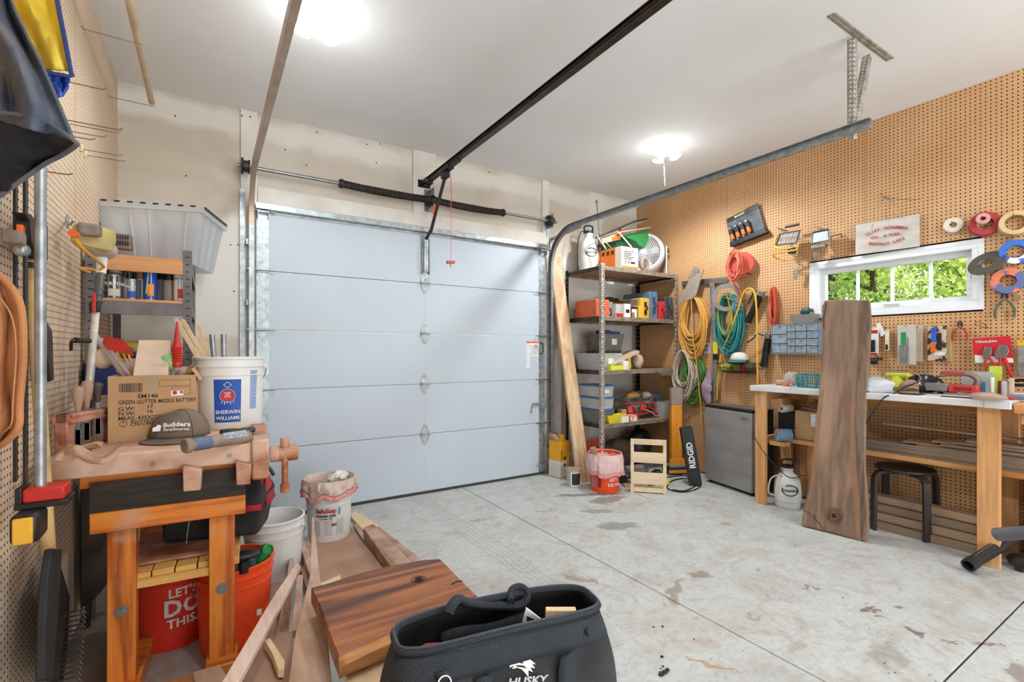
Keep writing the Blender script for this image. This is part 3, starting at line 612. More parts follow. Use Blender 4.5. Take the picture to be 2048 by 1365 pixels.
def tree(x, y, hgt, sp, lm, lab, nl, lean=0, seed=0):
    r = random.Random(seed); t = thing('tree', lab, 'tree', (x, y, -.3), group='trees outside the window')
    tk = MB(); tips = []
    tk.tube(catmull([(0, 0, 0), (.1, lean * .3, hgt * .25), (0, lean * .7, hgt * .5), (.1, lean, hgt * .8)], 4), [.13 - .09 * i / 12 for i in range(13)], 8)
    for i in range(11):
        z = hgt * (.18 + .06 * i); a = r.uniform(0, 2 * PI); L = sp * r.uniform(.6, 1.05); b0 = Vector((.05, lean * z / hgt, z)); e = b0 + Vector((math.cos(a) * L, math.sin(a) * L, L * r.uniform(.2, .9)))
        mid = (b0 + e) / 2 + Vector((r.uniform(-.2, .2), r.uniform(-.2, .2), r.uniform(-.1, .25))); pts = catmull([b0, mid, e], 5); tk.tube(pts, [.05 - .045 * k / 10 for k in range(11)], 6); tips += pts[3:]
        for _ in range(4):
            s0 = pts[r.randrange(3, 10)]; e2 = s0 + Vector((r.uniform(-.6, .6), r.uniform(-.6, .6), r.uniform(-.2, .6))) * sp * .5; tk.tube([s0, (s0 + e2) / 2 + Vector((0, 0, .06)), e2], [.016, .01, .004], 5); tips += [s0, (s0 + e2) / 2, e2, e2]
    part('trunk', tk, M_bark, t); g = np.random.RandomState(seed + 3); T = np.array([tuple(v) for v in tips]); c = T[g.randint(0, len(T), nl)] + g.normal(0, .2, (nl, 3)) * sp * .62
    u = g.normal(0, 1, (nl, 3)); u /= np.linalg.norm(u, axis=1)[:, None]; w_ = np.cross(u, g.normal(0, 1, (nl, 3))); w_ /= np.linalg.norm(w_, axis=1)[:, None]; s = g.uniform(.028, .06, (nl, 1))
    V = np.stack([c - u * s, c + w_ * s * .55, c + u * s, c - w_ * s * .55], 1).reshape(-1, 3); me = bpy.data.meshes.new('foliage'); F = np.arange(nl * 4)
    me.vertices.add(nl * 4); me.vertices.foreach_set('co', V.ravel()); me.loops.add(nl * 4); me.loops.foreach_set('vertex_index', F); me.polygons.add(nl); me.polygons.foreach_set('loop_start', np.arange(nl) * 4); me.update(calc_edges=True)
    me.materials.append(lm); o = bpy.data.objects.new('foliage', me); COL.objects.link(o); o.parent = t; o['kind'] = 'stuff'
tree(8.6, 3.55, 4.6, 1.5, LM[0], 'leafy tree outside, seen through the left panes of the window', 16000, .5, 3)
tree(9.6, 2.1, 5.0, 1.7, LM[1], 'yellow-green tree outside behind the third pane of the window', 19000, -.6, 7)
tree(8.2, 4.9, 4.2, 1.4, LM[2], 'darker tree outside nearest the left edge of the window', 13000, .3, 12)
tree(12.5, 4.6, 5.4, 2.1, LM[1], 'pale green tree further back behind the window panes', 22000, .2, 21)
tree(12.8, 1.6, 5.4, 2.0, LM[2], 'bushy tree far behind the rightmost pane of the window', 22000, -.2, 33)
# ================================================================ LEFT SIDE: workbench and what stands on and under it
M_honey = wood('honey_pine', (214, 128, 44), (150, 70, 18), axis=2, sc=1.2, rough=.38, ring=10, c3=(196, 104, 30), coat=.15, dust=(190, 150, 120), dustamt=.12)
M_honeyx = wood('honey_pine_across', (214, 128, 44), (150, 70, 18), axis=0, sc=1.2, rough=.38, ring=10, c3=(196, 104, 30), coat=.15, dust=(190, 150, 120), dustamt=.12)
M_top = wood('bench_top_wood', (190, 136, 104), (150, 88, 56), axis=0, sc=1.2, rough=.7, ring=8, dust=(208, 172, 150), dustamt=.65)
M_topd = wood('beech_brown', (186, 124, 82), (140, 78, 44), axis=0, sc=1.6, rough=.5, ring=6, dust=(200, 160, 136), dustamt=.35)
M_saw = mat('blued_saw_plate', (44, 40, 38), .5, .5, col2=(64, 54, 46), sc=8, stretch=(1, 1, 6))
M_slat = wood('pine_slat', (232, 190, 112), (205, 150, 74), axis=0, sc=1, rough=.6, ring=6)
p0 = P(423, 1319, z=.08)
wbn = thing('workbench', 'small wooden workbench with honey coloured legs and dusty top, side vise', 'workbench', (p0.x, p0.y, 0), -.068)
L = lambda px, py, y=0, **k: LP(wbn, px, py, **({'y': y} if not k else k))
zt = .925
a, b_ = L(92, 945, -.07), L(502, 900, -.07)
xl, xr = a.x, b_.x
part('top_board', MB().bb(xl, xr, -.07, .03, zt - .075, zt), M_top, wbn, bev=.006)
for k in range(4):
    y0 = .032 + k * .17; part('top_board', MB().bb(xl + .004, xr + .03 * (k > 0), y0, y0 + .168, zt - .045, zt - .001 * (k % 2)), M_top, wbn, bev=.003)
c1, c2 = L(213, 1100), L(272, 1100)
part('leg', MB().bb(c1.x, c2.x, 0, .05, .02, .80), M_honey, wbn, bev=.003)
c3, c4 = L(418, 1100), L(469, 1100)
part('leg', MB().bb(c3.x, c4.x, 0, .05, .07, .80), M_honey, wbn, bev=.003)
for cc in ((c1.x, c2.x), (c3.x, c4.x)): part('leg', MB().bb(cc[0], cc[1], .58, .63, .07, .88), M_honey, wbn, bev=.003)
a, b_ = L(178, 1072, -.03), L(491, 1027, -.03); zr1 = L(178, 1029, -.03).z
part('cross_rail', MB().bb(a.x, b_.x, -.03, 0, a.z, zr1), M_honeyx, wbn, bev=.004)
part('cross_rail', MB().bb(L(160, 960, -.005).x, L(471, 930, -.005).x, -.012, .03, .80, .853), M_honeyx, wbn, bev=.003)
part('foot', MB().bb(c3.x - .01, c4.x + .01, -.06, .66, 0, .08), M_honeyx, wbn, bev=.005)
part('foot', MB().bb(c1.x - .01, c2.x + .01, -.06, .66, 0, .08), M_honeyx, wbn, bev=.005)
part('bottom_rail', MB().bb(c2.x, c3.x + .03, -.075, -.02, .0, .055), M_topd, wbn, bev=.004)
for px, py in ((242, 1223), (444, 1177)):
    q = L(px, py, 0); bt = MB(); bt.cyl((q.x, 0, q.z), (q.x, -.004, q.z), .021, n=18).cyl((q.x, -.004, q.z), (q.x, -.013, q.z), .0115, n=6); part('bolt', bt, M_steel, wbn)
for px, py in ((306, 928), (459, 911)):
    q = L(px, py, -.07); part('screw', MB().cyl((q.x, -.069, q.z), (q.x, -.073, q.z), .0085, n=14).bar((q.x - .007, -.0735, q.z + .003), (q.x + .007, -.0735, q.z - .003), .001, .0015), M_steel, wbn)
# shelf on cross slats
zs_ = L(300, 1163, .02).z
part('shelf_edge', MB().bb(c2.x, c3.x, .012, .03, zs_ - .018, zs_ + .012), M_slat, wbn, bev=.002)
for k in range(5):
    x0 = c2.x - .03 + k * .073; part('shelf_slat', MB().bb(x0, x0 + .068, .032, .6, zs_ + .0, zs_ + .03 + .003 * (k % 2)), M_slat, wbn, bev=.002)
part('shelf_panel', MB().bb(c2.x - .05, c4.x, .10, .6, zs_ + .034, zs_ + .045), M_topd, wbn, bev=.002)
# vise
a, b_ = L(503, 960, -.085), L(538, 875, -.085)
part('vise_jaw', MB().bb(a.x, b_.x, -.085, .42, a.z - .005, zt + .012), M_topd, wbn, bev=.008)
q1, q2 = L(540, 909, .02), L(596, 909, .02); zc = q1.z
vs_ = MB().lathe([(0, 0), (.032, 0), (.034, .004), (.034, .03), (.032, .033), (.034, .036), (.034, .1), (.03, .106), (0, .107)], (q1.x, .02, zc), 24, axis=(1, 0, 0))
part('vise_screw', vs_, M_topd, wbn)
xh = q1.x + .055; hd = MB(); hd.cyl((xh, -.0, zc + .055), (xh, .0, zc - .14), .0125, n=14)
for z in (zc + .048, zc - .145): hd.cyl((xh, 0, z - .016), (xh, 0, z + .02), .018, n=16)
part('vise_handle', hd, M_topd, wbn, bev=.002)
for px0, px1, py0, py1 in ((367, 406, 935, 978), (471, 503, 926, 966)):
    a, b_ = L(px0, py1, -.068), L(px1, py0, -.068); mb = MB(); mb.prism([(a.x + .004, a.z), (b_.x - .004, a.z - .002), (b_.x, b_.z), (a.x + .002, b_.z + .02)], .05, FR((0, -.068, 0), (1, 0, 0), (0, 0, 1)).copy()); mb.v = [(v[0], v[1] + .045, v[2]) for v in mb.v]
    mb.v = [(v[0], v[1] - .045, v[2]) for v in mb.v]; part('dog_block', mb, M_topd, wbn, bev=.004)
# saw plate standing on the rail with its teeth up
c_ = [L(179, 1028, -.034), L(491, 989, -.034), L(491, 936, -.034), L(179, 970, -.034)]
sp = MB(); top = []; n = 54
for i in range(n + 1):
    t = i / n; q = c_[2].lerp(c_[3], t); top.append(q + Vector((0, 0, .0)));
    if i < n: top.append(c_[2].lerp(c_[3], t + .7 / n) + Vector((0, 0, .006)))
sp.slabpoly([c_[0], c_[1]] + top, (0, .0025, 0)); Mb = MW[wbn.name]; sp.v = [tuple(Mb @ Vector(v)) for v in sp.v]
single('saw_plate', sp, M_saw, 'long dark rusty saw blade with teeth up, standing on the bench rail', 'saw blade')
# ---- cardboard box of fireworks
q = P(215, 888, z=zt); q2 = P(390, 884, y=q.y)
bx_ = thing('cardboard_box', 'open cardboard box printed with black shipping text on the workbench', 'box', (q.x, q.y, zt), rz=-.03)
w_, h_ = .288, .262; d_ = .27
cbx = MB(); t_ = .004
cbx.bb(0, w_, 0, t_, 0, h_); cbx.bb(0, w_, d_ - t_, d_, 0, h_); cbx.bb(0, t_, t_, d_ - t_, 0, h_); cbx.bb(w_ - t_, w_, t_, d_ - t_, 0, h_); cbx.bb(t_, w_ - t_, t_, d_ - t_, 0, .005)
part('carton', cbx, M_card, bx_, bev=.0015)
part('flap', MB().box((w_ + .0, d_ / 2, h_ + .0), (.004, d_ - .02, .06), rot=(0, 2.6, 0)), M_card, bx_)
part('flap', MB().box((w_ / 2, d_ + .02, h_ + .012), (w_ - .03, .06, .004), rot=(.5, 0, 0)), M_card, bx_)
S = w_ / 180
def bt(s_, x, y, sz, **k): text(s_, sz, FRONT(x * S, -.0004, h_ - y * S * .99), M_ink, bx_, name='print', ext=.0003, bold=.012, align=k.get('al', 'LEFT'), sx=k.get('sx', 1))
bt('SM146', 58, 52, .0225, sx=1.1); bt('GREEN GLITTER MISSILE BATTERY', 20, 66, .0225, sx=.76); bt('G.W:', 20, 82, .021, sx=1.15); bt('17', 76, 79, .019, sx=1.15); bt('N.W:', 20, 94, .021, sx=1.15); bt('16', 76, 91, .019, sx=1.15)
bt('MEAS: 435X255X305', 20, 106, .021, sx=1); bt('4G/Y20/S/24', 44, 115, .017, sx=1.15); bt('CN/C490016', 44, 122.5, .017, sx=1.15)
pr = MB(); r = random.Random(4); x = 22 * S
while x < 66 * S:
    w = r.choice([.0008, .0014, .0022]); pr.bb(x, x + w, -.0007, 0, h_ - 40 * S, h_ - 18 * S); x += w + r.choice([.0008, .0016, .0024])
def rectline(x0, y0, x1, y1, t=.0009):
    for (a, b2, c, d) in ((x0, y0, x1, y0), (x0, y1, x1, y1), (x0, y0, x0, y1), (x1, y0, x1, y1)): pr.bar((a * S, -.0004, h_ - b2 * S), (c * S, -.0004, h_ - d * S), t, .0007, (0, 1, 0))
rectline(102, 12, 168, 27); rectline(130, 30, 168, 50)
pr.torus((30 * S, -.0005, h_ - 118 * S), 7 * S, .0008, 24, 4, (0, 1, 0)); part('print', pr, M_ink, bx_, kind='stuff')
text('u\nn', .014, FRONT(30 * S, -.0004, h_ - 118 * S), M_ink, bx_, name='print', bold=.01)
lb = part('sticker', MB().bb(127 * S, 153 * S, -.0012, 0, h_ - 53 * S, h_ - 40 * S), M_paper, bx_); part('sticker_print', MB().lathe([(0, 0), (5 * S, 0), (5 * S, .0006), (0, .0006)], (135 * S, -.0011, h_ - 45 * S), 16, axis=(0, -1, 0)).bb(146 * S, 152 * S, -.0016, -.0011, h_ - 47 * S, h_ - 41 * S), M_red, lb)
M_tape = mat('clear_tape', (214, 190, 160), .12, alpha=.5, bump=.3)
part('tape', MB().bb(78 * S, 96 * S, -.0008, 0, h_ - 44 * S, h_), M_tape, bx_)
bM = MW[bx_.name]
def inb(x, y, z): return bM @ Vector((x, y, z))
M_tanb = mat('dusty_carton', (204, 180, 158), .85, col2=(188, 162, 140), sc=8); M_purp = mat('purple_print', (70, 34, 96), .5)
# pale carton standing in the box
t = thing('firework_carton', 'tall pale dusty carton with a purple band sticking out of the cardboard box', 'carton', inb(.075, .02, .10), -.03)
part('carton_body', MB().add([(0, 0, .16), (.115, 0, .16), (.112, .15, .31), (.0, .15, .31), (.0, .005, .1), (.115, .005, .1), (.115, .17, .1), (0, .17, .1)], [(0, 1, 2, 3), (4, 5, 1, 0), (5, 6, 2, 1), (6, 7, 3, 2), (7, 4, 0, 3), (7, 6, 5, 4)]), M_tanb, t, bev=.002)
part('purple_band', MB().bb(-.001, .116, -.003, .004, .105, .162), M_purp, t)
part('flame_print', MB().slabpoly([Vector((.03, -.0045, .12)), Vector((.06, -.0045, .12)), Vector((.036, -.0045, .158))], (0, .001, 0)), M_red, t)
# red bottle nozzle
q = P(354, 735, c=2.06)
nzp = [(0, 0), (.016, 0), (.018, .006), (.018, .02)]
for k in range(6): nzp += [(.0165, .024 + k * .011), (.021, .029 + k * .011)]
nzp += [(.016, .092), (.012, .11), (.007, .16), (.003, .195), (0, .196)]
single('nozzle', MB().lathe(nzp, q, 16), M_red, 'red ribbed squeeze nozzle standing up in the cardboard box', 'nozzle', loc=tuple(q), w=1)
M_clear = mat('clear_film', (226, 214, 208), .08, alpha=.38, bump=.5, bs=25)
M_pink = mat('pink_tube', (196, 150, 140), .6, col2=(150, 110, 104), sc=18)
# long paper tubes in clear film leaning left
for k, (px0, py0, px1, py1, rr, lab) in enumerate([(190, 672, 258, 765, .0085, 'leftmost pink paper tube in film leaning out of the cardboard box'), (204, 684, 270, 766, .0075, 'second pink paper tube leaning out of the cardboard box')]):
    a, b_ = P(px0, py0, c=2.08), P(px1, py1, c=2.05); mb = MB().cyl(b_, a, rr, n=10); tt = thing('firework_tube', lab, 'firework', tuple(b_), group='pink firework tubes'); part('tube', mb, M_pink, tt, w=1); part('film', MB().cyl(b_, a + (a - b_) * .05, rr * 1.25, rr * 1.6, n=10), M_clear, tt, w=1)
for k, (px0, py0, px1, py1, lab) in enumerate([(226, 690, 262, 760, 'thin wooden rocket stick beside the pink tubes'), (236, 686, 270, 760, 'middle thin wooden rocket stick in the box'), (247, 684, 276, 760, 'rocket stick nearest the pale carton')]):
    a, b_ = P(px0, py0, c=2.1), P(px1, py1, c=2.08); single('rocket_stick', MB().bar(b_, a, .006, .004), M_slat, lab, 'rocket stick', group='rocket sticks in the box')
fl_ = MB(); cn = [P(px, py, c=cc) for px, py, cc in ((210, 672, 2.06), (246, 680, 2.06), (262, 698, 2.04), (268, 712, 2.02), (216, 700, 2.04), (205, 686, 2.06))]
fl_.slabpoly(cn, (0, .004, .0)); single('red_card', fl_, mat('red_card', (200, 52, 36), .6), 'bright red folded card behind the rocket sticks in the cardboard box', 'card')
def crumple(name, lab, cat, c, r, m_, seed, amp=.35, n=20, sq=(1, 1, 1), **k):
    mb = MB().ell((0, 0, 0), r, n, n - 6); out = []
    for v in mb.v:
        v = Vector(v); d = noise.noise(v * (2.2 / max(r if isinstance(r, float) else max(r), .01)) * .5 + Vector((seed, 0, seed))) + .5 * noise.noise(v * (6 / max(r if isinstance(r, float) else max(r), .01)) * .5 + Vector((0, seed, 3)))
        v2 = v * (1 + amp * d); out.append((v2.x * sq[0] + c[0], v2.y * sq[1] + c[1], v2.z * sq[2] + c[2]))
    mb.v = out; return single(name, mb, m_, lab, cat, **k)
crumple('plastic_wrap', 'crumpled clear plastic wrap between the tubes and pale carton', 'wrapper', P(262, 735, c=2.1), (.05, .04, .035), M_clear, 3)
crumple('paper_wrap', 'beige crumpled wrapping paper at the left end of the cardboard box', 'wrapper', P(212, 718, c=2.1), (.045, .02, .04), mat('beige_paper', (214, 188, 164), .8), 5)
crumple('green_wrapper', 'light green crumpled wrapper behind the two brown rockets', 'wrapper', P(342, 722, c=2.06), (.032, .02, .036), mat('green_film', (150, 206, 130), .4, alpha=.9), 9)
for px, lab in ((346, 'brown-tipped rocket in clear film, left one of the pair'), (362, 'brown-tipped rocket in clear film, right one of the pair')):
    q = P(px, 748, c=2.08); tt = thing('firework_rocket', lab, 'firework', tuple(q), group='pair of brown tipped rockets'); part('rocket_tip', MB().lathe([(0, -.03), (.012, -.03), (.014, -.012), (.014, .006), (.008, .018), (0, .021)], n=14), mat('rocket_brown', (150, 104, 74), .6, col2=(110, 74, 50)), tt); part('film', MB().lathe([(.0155, -.035), (.017, 0), (.013, .02), (0, .026)], n=14), M_clear, tt)
# ---- cap
capM = mat('cap_cloth', (104, 92, 82), .9, col2=(124, 106, 92), sc=10, bump=.2, bs=220); capN = mat('cap_mesh', (44, 46, 54), .9, bump=.3, bs=300)
q = P(352, 884, z=zt); cp = thing('baseball_cap', 'dusty brown baseball cap with white lettering lying on the workbench', 'cap', (q.x + .01, q.y + .07, zt), rz=-.25); cp.scale = (1.14, 1.14, 1.14)
def dome(u, v):
    a = u * 2 * PI; e = v * PI / 2; r = .083 * math.cos(e) ** .75; z = .012 + .088 * math.sin(e); return (1.12 * r * math.cos(a), .94 * r * math.sin(a), z * (1 + .06 * math.sin(a + 2)))
g1 = MB()
mbs = MB(); mbs.grid(dome, 36, 10)
nf = 36; front = []
for i, f_ in enumerate(mbs.f):
    col_ = i % 36; mbs.mi[i] = 0 if (col_ < 5 or col_ > 17) else 1
part('crown', mbs, [capM, capN], cp, solid=.003)
part('button', MB().ell((0, 0, .104), (.008, .008, .004), 10, 6), capM, cp)
def brim(u, v):
    a = PI * (1.12 + .76 * u); r0 = .078; r = r0 + v * .062 * math.sin(PI * min(max(u, .03), .97)) ** .55; x = 1.12 * r * math.cos(a); y = .94 * r * math.sin(a); return (x, y, .014 - .5 * (v * .05) - (abs(u - .5) * 2) ** 2 * .004 * v)
bb_ = MB().grid(brim, 24, 5); bb_.v = [(v[0], v[1], max(v[2], .004)) for v in bb_.v]; part('brim', bb_, capM, cp, solid=.004)
for k in range(5):
    a = k * PI * 2 / 5 + .35; part('seam', MB().tube([Vector(dome(a / (2 * PI), j / 9)) * 1.015 for j in range(10)], .0009, 5), capN, cp)
Mt = FR((.012, -.0765, .062), (1, .10, 0), (-.05, .42, 1)); text('Builders', .022, Mt, M_inkw, cp, wrap=.10, bold=.03, sx=1.15); text('FirstSource', .0145, Mt @ Matrix.Translation((.0, -.0165, .001)), M_inkw, cp, wrap=.10, bold=.02, sx=1.15)
lg = MB().prism([(-.012, -.012), (.010, -.012), (.012, .008), (.002, .012), (-.004, .004), (-.012, .002)], .001, Mt @ Matrix.Translation((-.058, -.005, -.015))); part('emblem', lg, M_inkw, cp)
# ---- work lights
a, b_ = P(368, 893, z=zt + .026), P(500, 872, z=zt + .026); dv = (b_ - a); Lw = dv.length; t = thing('work_light', 'dusty grey handheld work light lying in front of the cap', 'work light', tuple(a), rot=(.75, 0, math.atan2(dv.y, dv.x)))
M_gun = mat('dusty_grey_case', (112, 100, 92), .6, col2=(146, 126, 110), sc=16)
bd = MB().lathe([(0, 0), (.024, 0), (.027, .004), (.027, .02), (.022, .026), (.0215, .09), (.024, .12), (.025, Lw - .02), (.02, Lw - .002), (0, Lw)], (0, 0, 0), 12, axis=(1, 0, 0)); part('case', bd, M_gun, t)
lens = MB().bb(.13, Lw - .02, -.014, .014, .0, .0265); part('lamp_window', lens, mat('led_window', (198, 208, 214), .15, col2=(150, 160, 170), sc=60), t, bev=.004)
ld = MB()
for i in range(8):
    for j in range(3): ld.cyl((.138 + i * (Lw - .165) / 7, -.009 + j * .009, .0262), (.138 + i * (Lw - .165) / 7, -.009 + j * .009, .0285), .0032, n=8)
part('led_cells', ld, M_chrome, t, kind='stuff')
part('grip_band', MB().lathe([(.0225, .03), (.024, .034), (.024, .085), (.0225, .09)], (0, 0, 0), 12, axis=(1, 0, 0)), mat('blue_grey', (92, 104, 126), .5), t)
t = thing('utility_knife', 'dark knife handle with a yellow badge behind the work light', 'knife', tuple(P(478, 864, z=zt + .03)), rz=.1)
part('handle', MB().box((0, .03, .0), (.13, .03, .022)), M_dsteel, t, bev=.008); part('badge', MB().lathe([(0, 0), (.016, 0), (.016, .002), (0, .002)], (.0, .03, .011), 16).jitter(0), mat('yellow_badge', (220, 180, 60), .5), t)
# ---- webbing strap
M_web = mat('tan_webbing', (186, 150, 120), .85, bump=.3, bs=260)
def strap(pts, w, up=(0, 0, 1)):
    pts = catmull(pts, 6); mb = MB(); vs = []
    for i, p in enumerate(pts):
        t_ = (pts[min(i + 1, len(pts) - 1)] - pts[max(i - 1, 0)]).normalized(); s_ = t_.cross(Vector(up)).normalized() * w / 2; vs += [p - s_, p + s_]
    return mb.add(vs, [(2 * i, 2 * i + 1, 2 * i + 3, 2 * i + 2) for i in range(len(pts) - 1)])
pp = [P(px, py, z=zt + dz) for px, py, dz in ((112, 922, .01), (126, 905, .03), (150, 896, .045), (170, 906, .025), (190, 915, .012), (232, 900, .022), (240, 896, .03), (212, 920, .01), (186, 922, .008), (165, 912, .02), (155, 897, .04), (185, 888, .02), (205, 890, .01))]
single('webbing_strap', strap(pp, .023, (0, -.75, .66)), M_web, 'loose tan webbing strap looped on the left end of the workbench', 'strap', solid=.0018)
# ---- chisel rack
q = P(152, 842, c=1.75); M_rw = wood('red_brown_wood', (176, 110, 84), (124, 66, 46), axis=0, sc=1.5, rough=.55, dust=(200, 166, 146), dustamt=.35)
rk = thing('chisel_rack', 'red-brown wooden chisel rack standing left of the cardboard box', 'tool rack', (P(128, 905, z=zt).x, P(128, 905, z=zt).y, zt), rz=1.2)
part('upright', MB().bb(0, .035, -.01, .03, 0, .135), M_rw, rk, bev=.004); part('top_rail', MB().bb(0, .24, -.03, .04, .10, .135), M_rw, rk, bev=.004); part('upright', MB().bb(.2, .235, -.01, .03, 0, .10), M_rw, rk, bev=.004)
M_hand = mat('dusty_handle', (170, 138, 118), .75, col2=(150, 116, 96), sc=12)
for k, (px, py, hh, lab, mm) in enumerate([(156, 828, .10, 'leftmost wooden handled chisel in the rack', M_hand), (174, 815, .10, 'middle wooden handled chisel in the rack, highest handle', M_hand), (196, 805, .075, 'dark handled chisel in the rack beside the box', mat('dark_handle', (84, 70, 60), .6))]):
    q = P(px, py, c=1.79 + .05 * k); t = thing('chisel', lab, 'chisel', tuple(q), group='chisels in the rack'); part('handle', MB().lathe([(0, 0), (.007, 0), (.009, .02), (.018, .06), (.0195, hh * .85), (.014, hh), (0, hh + .004)], (0, 0, 0), 16), mm, t); part('blade', MB().bb(-.007, .007, -.002, .002, -.125, 0).bb(-.010, .010, -.002, .002, -.13, -.06), M_steel, t)
# ---- buckets
def bucket(name, label, cat, loc, rb, rt, h, m_, rz=0, ribs=((.0, 1), (.035, 1), (.075, .0)), fill=None, bail=None, clear=False, cls=40):
    t = thing(name, label, cat, loc, rz)
    th = .0022; ro = lambda z: rb + (rt - rb) * z / h
    prof = [(0, .004), (ro(0) - .004, .004), (ro(0), 0), (ro(0) + .001, .006)]; z = h - .09; prof += [(ro(z), z), (ro(z) + .004, z + .002), (ro(z) + .004, z + .006), (ro(z), z + .008), (ro(h - .05), h - .05), (ro(h) + .004, h - .048), (ro(h) + .004, h - .043), (ro(h - .04), h - .041), (ro(h - .012), h - .012), (ro(h) + .007, h - .011), (ro(h) + .008, h - .002), (ro(h) + .004, h), (ro(h) - th, h), (ro(.01) - th, .01), (0, .008)]
    part('pail', MB().lathe(prof, n=cls), m_, t)
    if bail:
        a0, drop, up = bail; c, s_ = math.cos(a0), math.sin(a0); R_ = ro(h - .05) + .006
        pts = [(R_ * math.cos(a) * c - R_ * math.sin(a) * s_ * 1.0, R_ * math.cos(a) * s_ + R_ * math.sin(a) * c, h - .05 + drop * math.sin(a)) for a in [PI * i / 20 for i in range(21)]]
        part('bail_wire', MB().tube([(x * 1.02, y * 1.02, z) for x, y, z in pts], .0018, 6), M_steel if not clear else M_dsteel, t)
        for sg in (1, -1): part('bail_ear', MB().cyl((sg * R_ * c * .97, sg * R_ * s_ * .97, h - .05), (sg * (R_ + .008) * c, sg * (R_ + .008) * s_, h - .05), .012, n=12), m_, t)
    return t
M_owht = mat('translucent_white', (226, 226, 224), .4, col2=(214, 212, 208), sc=4); M_owht.node_tree.nodes['Principled BSDF'].inputs['Subsurface Weight'].default_value = 0
def wrapM(loc_ang, R_, z): return Matrix.Rotation(loc_ang, 4, 'Z') @ FR((0, -R_, z), (1, 0, 0), (0, 0, 1))
def patch(t, m_, R0, ang0, ang1, z0, z1, name='label_print', off=.0012, tap=0, label=None, parent=None):
    mb = MB(); n = 14
    mb.grid(lambda u, v: ((R0 + off + tap * (z0 + (z1 - z0) * v)) * math.sin(ang0 + (ang1 - ang0) * u), -(R0 + off + tap * (z0 + (z1 - z0) * v)) * math.cos(ang0 + (ang1 - ang0) * u), z0 + (z1 - z0) * v), n, 4); return part(name, mb, m_, parent or t, label=label)
c = P(460, 800, c=2.36); t = bucket('paint_bucket', 'white plastic paint bucket with a blue label holding stir sticks, on the workbench', 'bucket', (c.x, c.y, zt), .135, .150, .335, M_owht, bail=(-.15, -.14, 0), clear=True)
TAP = .015 / .335; va = -math.atan2(c.x, c.y)  # face the viewer
M_blue = mat('label_blue', (34, 82, 178), .5, bump=0)
patch(t, M_blue, .135, va - .40 - .06, va + .38 - .06, .03, .23, tap=TAP, label='blue paper label')
R1 = .135 + .045 * TAP + .006
text('SHERWIN', .0238, wrapM(va - .06, R1 - .001, .078), M_inkw, t, wrap=.14, bold=.02, sx=.98); text('WILLIAMS', .0225, wrapM(va - .06, R1 - .001, .05), M_inkw, t, wrap=.14, bold=.02, sx=.98)
lgM = wrapM(va - .07, .1445, .155)
part('emblem', MB().lathe([(0, 0), (.028, 0), (.028, .0012), (0, .0012)], (0, 0, 0), 24, M=lgM @ Matrix.Diagonal((1, .9, 1, 1))), mat('emblem_red', (206, 50, 52), .5, bump=0), t)
dl = MB(); dl.bar((0, .036, .001), (.016, .050, .001), .002, .001, (0, 0, 1), M=lgM).bar((.016, .050, .001), (0, .064, .001), .002, .001, (0, 0, 1), M=lgM).bar((0, .064, .001), (-.016, .050, .001), .002, .001, (0, 0, 1), M=lgM).bar((-.016, .050, .001), (0, .036, .001), .002, .001, (0, 0, 1), M=lgM)
dl.torus((0, 0, .001), .031, .001, 24, 4, (0, 0, 1), M=lgM)
for k in range(5): dl.bar((-.024 + k * .012, -.026, .001), (-.024 + k * .012, -.036 - .005 * (k % 2), .001), .0025, .001, (0, 0, 1), M=lgM)
part('emblem_outline', dl, M_inkw, t); text('COVER\nTHE\nEARTH', .0085, lgM @ Matrix.Translation((0, .004, .0018)), M_inkw, t, bold=.02)
patch(t, mat('scale_print', (150, 168, 204), .5, bump=0), .135, va + .62, va + .88, .085, .27, tap=TAP); sc2 = MB()
for k in range(9): z = .1 + k * .018; R2 = .135 + z * TAP + .002; sc2.bar((R2 * math.sin(va + .73), -R2 * math.cos(va + .73), z), (R2 * math.sin(va + .84), -R2 * math.cos(va + .84), z), .0015, .001)
part('scale_marks', sc2, M_blue, t)
for i, (x0, y0, x1, y1, lab) in enumerate([(350, 637, 402, 727, 'leftmost wooden stir stick in the paint bucket'), (364, 639, 414, 727, 'second wooden stir stick in the paint bucket, beside the leftmost'), (397, 652, 418, 727, 'wooden stir stick in the paint bucket nearest the pipes')]):
    a, b_ = P(x0, y0, c=2.30 + .03 * i), P(x1, y1, c=2.33 + .03 * i); d = (b_ - a).normalized(); w2 = .017; mb = MB(); b2 = b_ + d * .2
    sd = d.cross(Vector((0, -1, .0))).normalized(); sd = Vector((.9, -.4, .25)) - d * Vector((.9, -.4, .25)).dot(d); sd.normalize()
    w2 = (.010, .0095, .012)[i]; pts = [a + sd * w2 * .6, a + sd * w2 + d * .01, b2 + sd * w2, b2 - sd * w2, a - sd * w2 + d * .01, a - sd * w2 * .6]
    if i == 2: pts = [a + sd * w2 * .8, a + sd * w2 + d * .02, a + sd * w2 * .7 + d * .035, a + sd * w2 * .7 + d * .06, a + sd * w2 * 1.2 + d * .08, b2 + sd * w2 * 1.2, b2 - sd * w2 * 1.2, a - sd * w2 + d * .08, a - sd * w2 * .7 + d * .05, a - sd * w2 + d * .02, a - sd * w2 * .8]
    mb.slabpoly(pts, sd.cross(d) * .004); single('stir_stick', mb, mat('stir_wood', (232, 206, 168), .7, col2=(218, 186, 144), sc=6), lab, 'stir stick', group='stir sticks in the paint bucket')
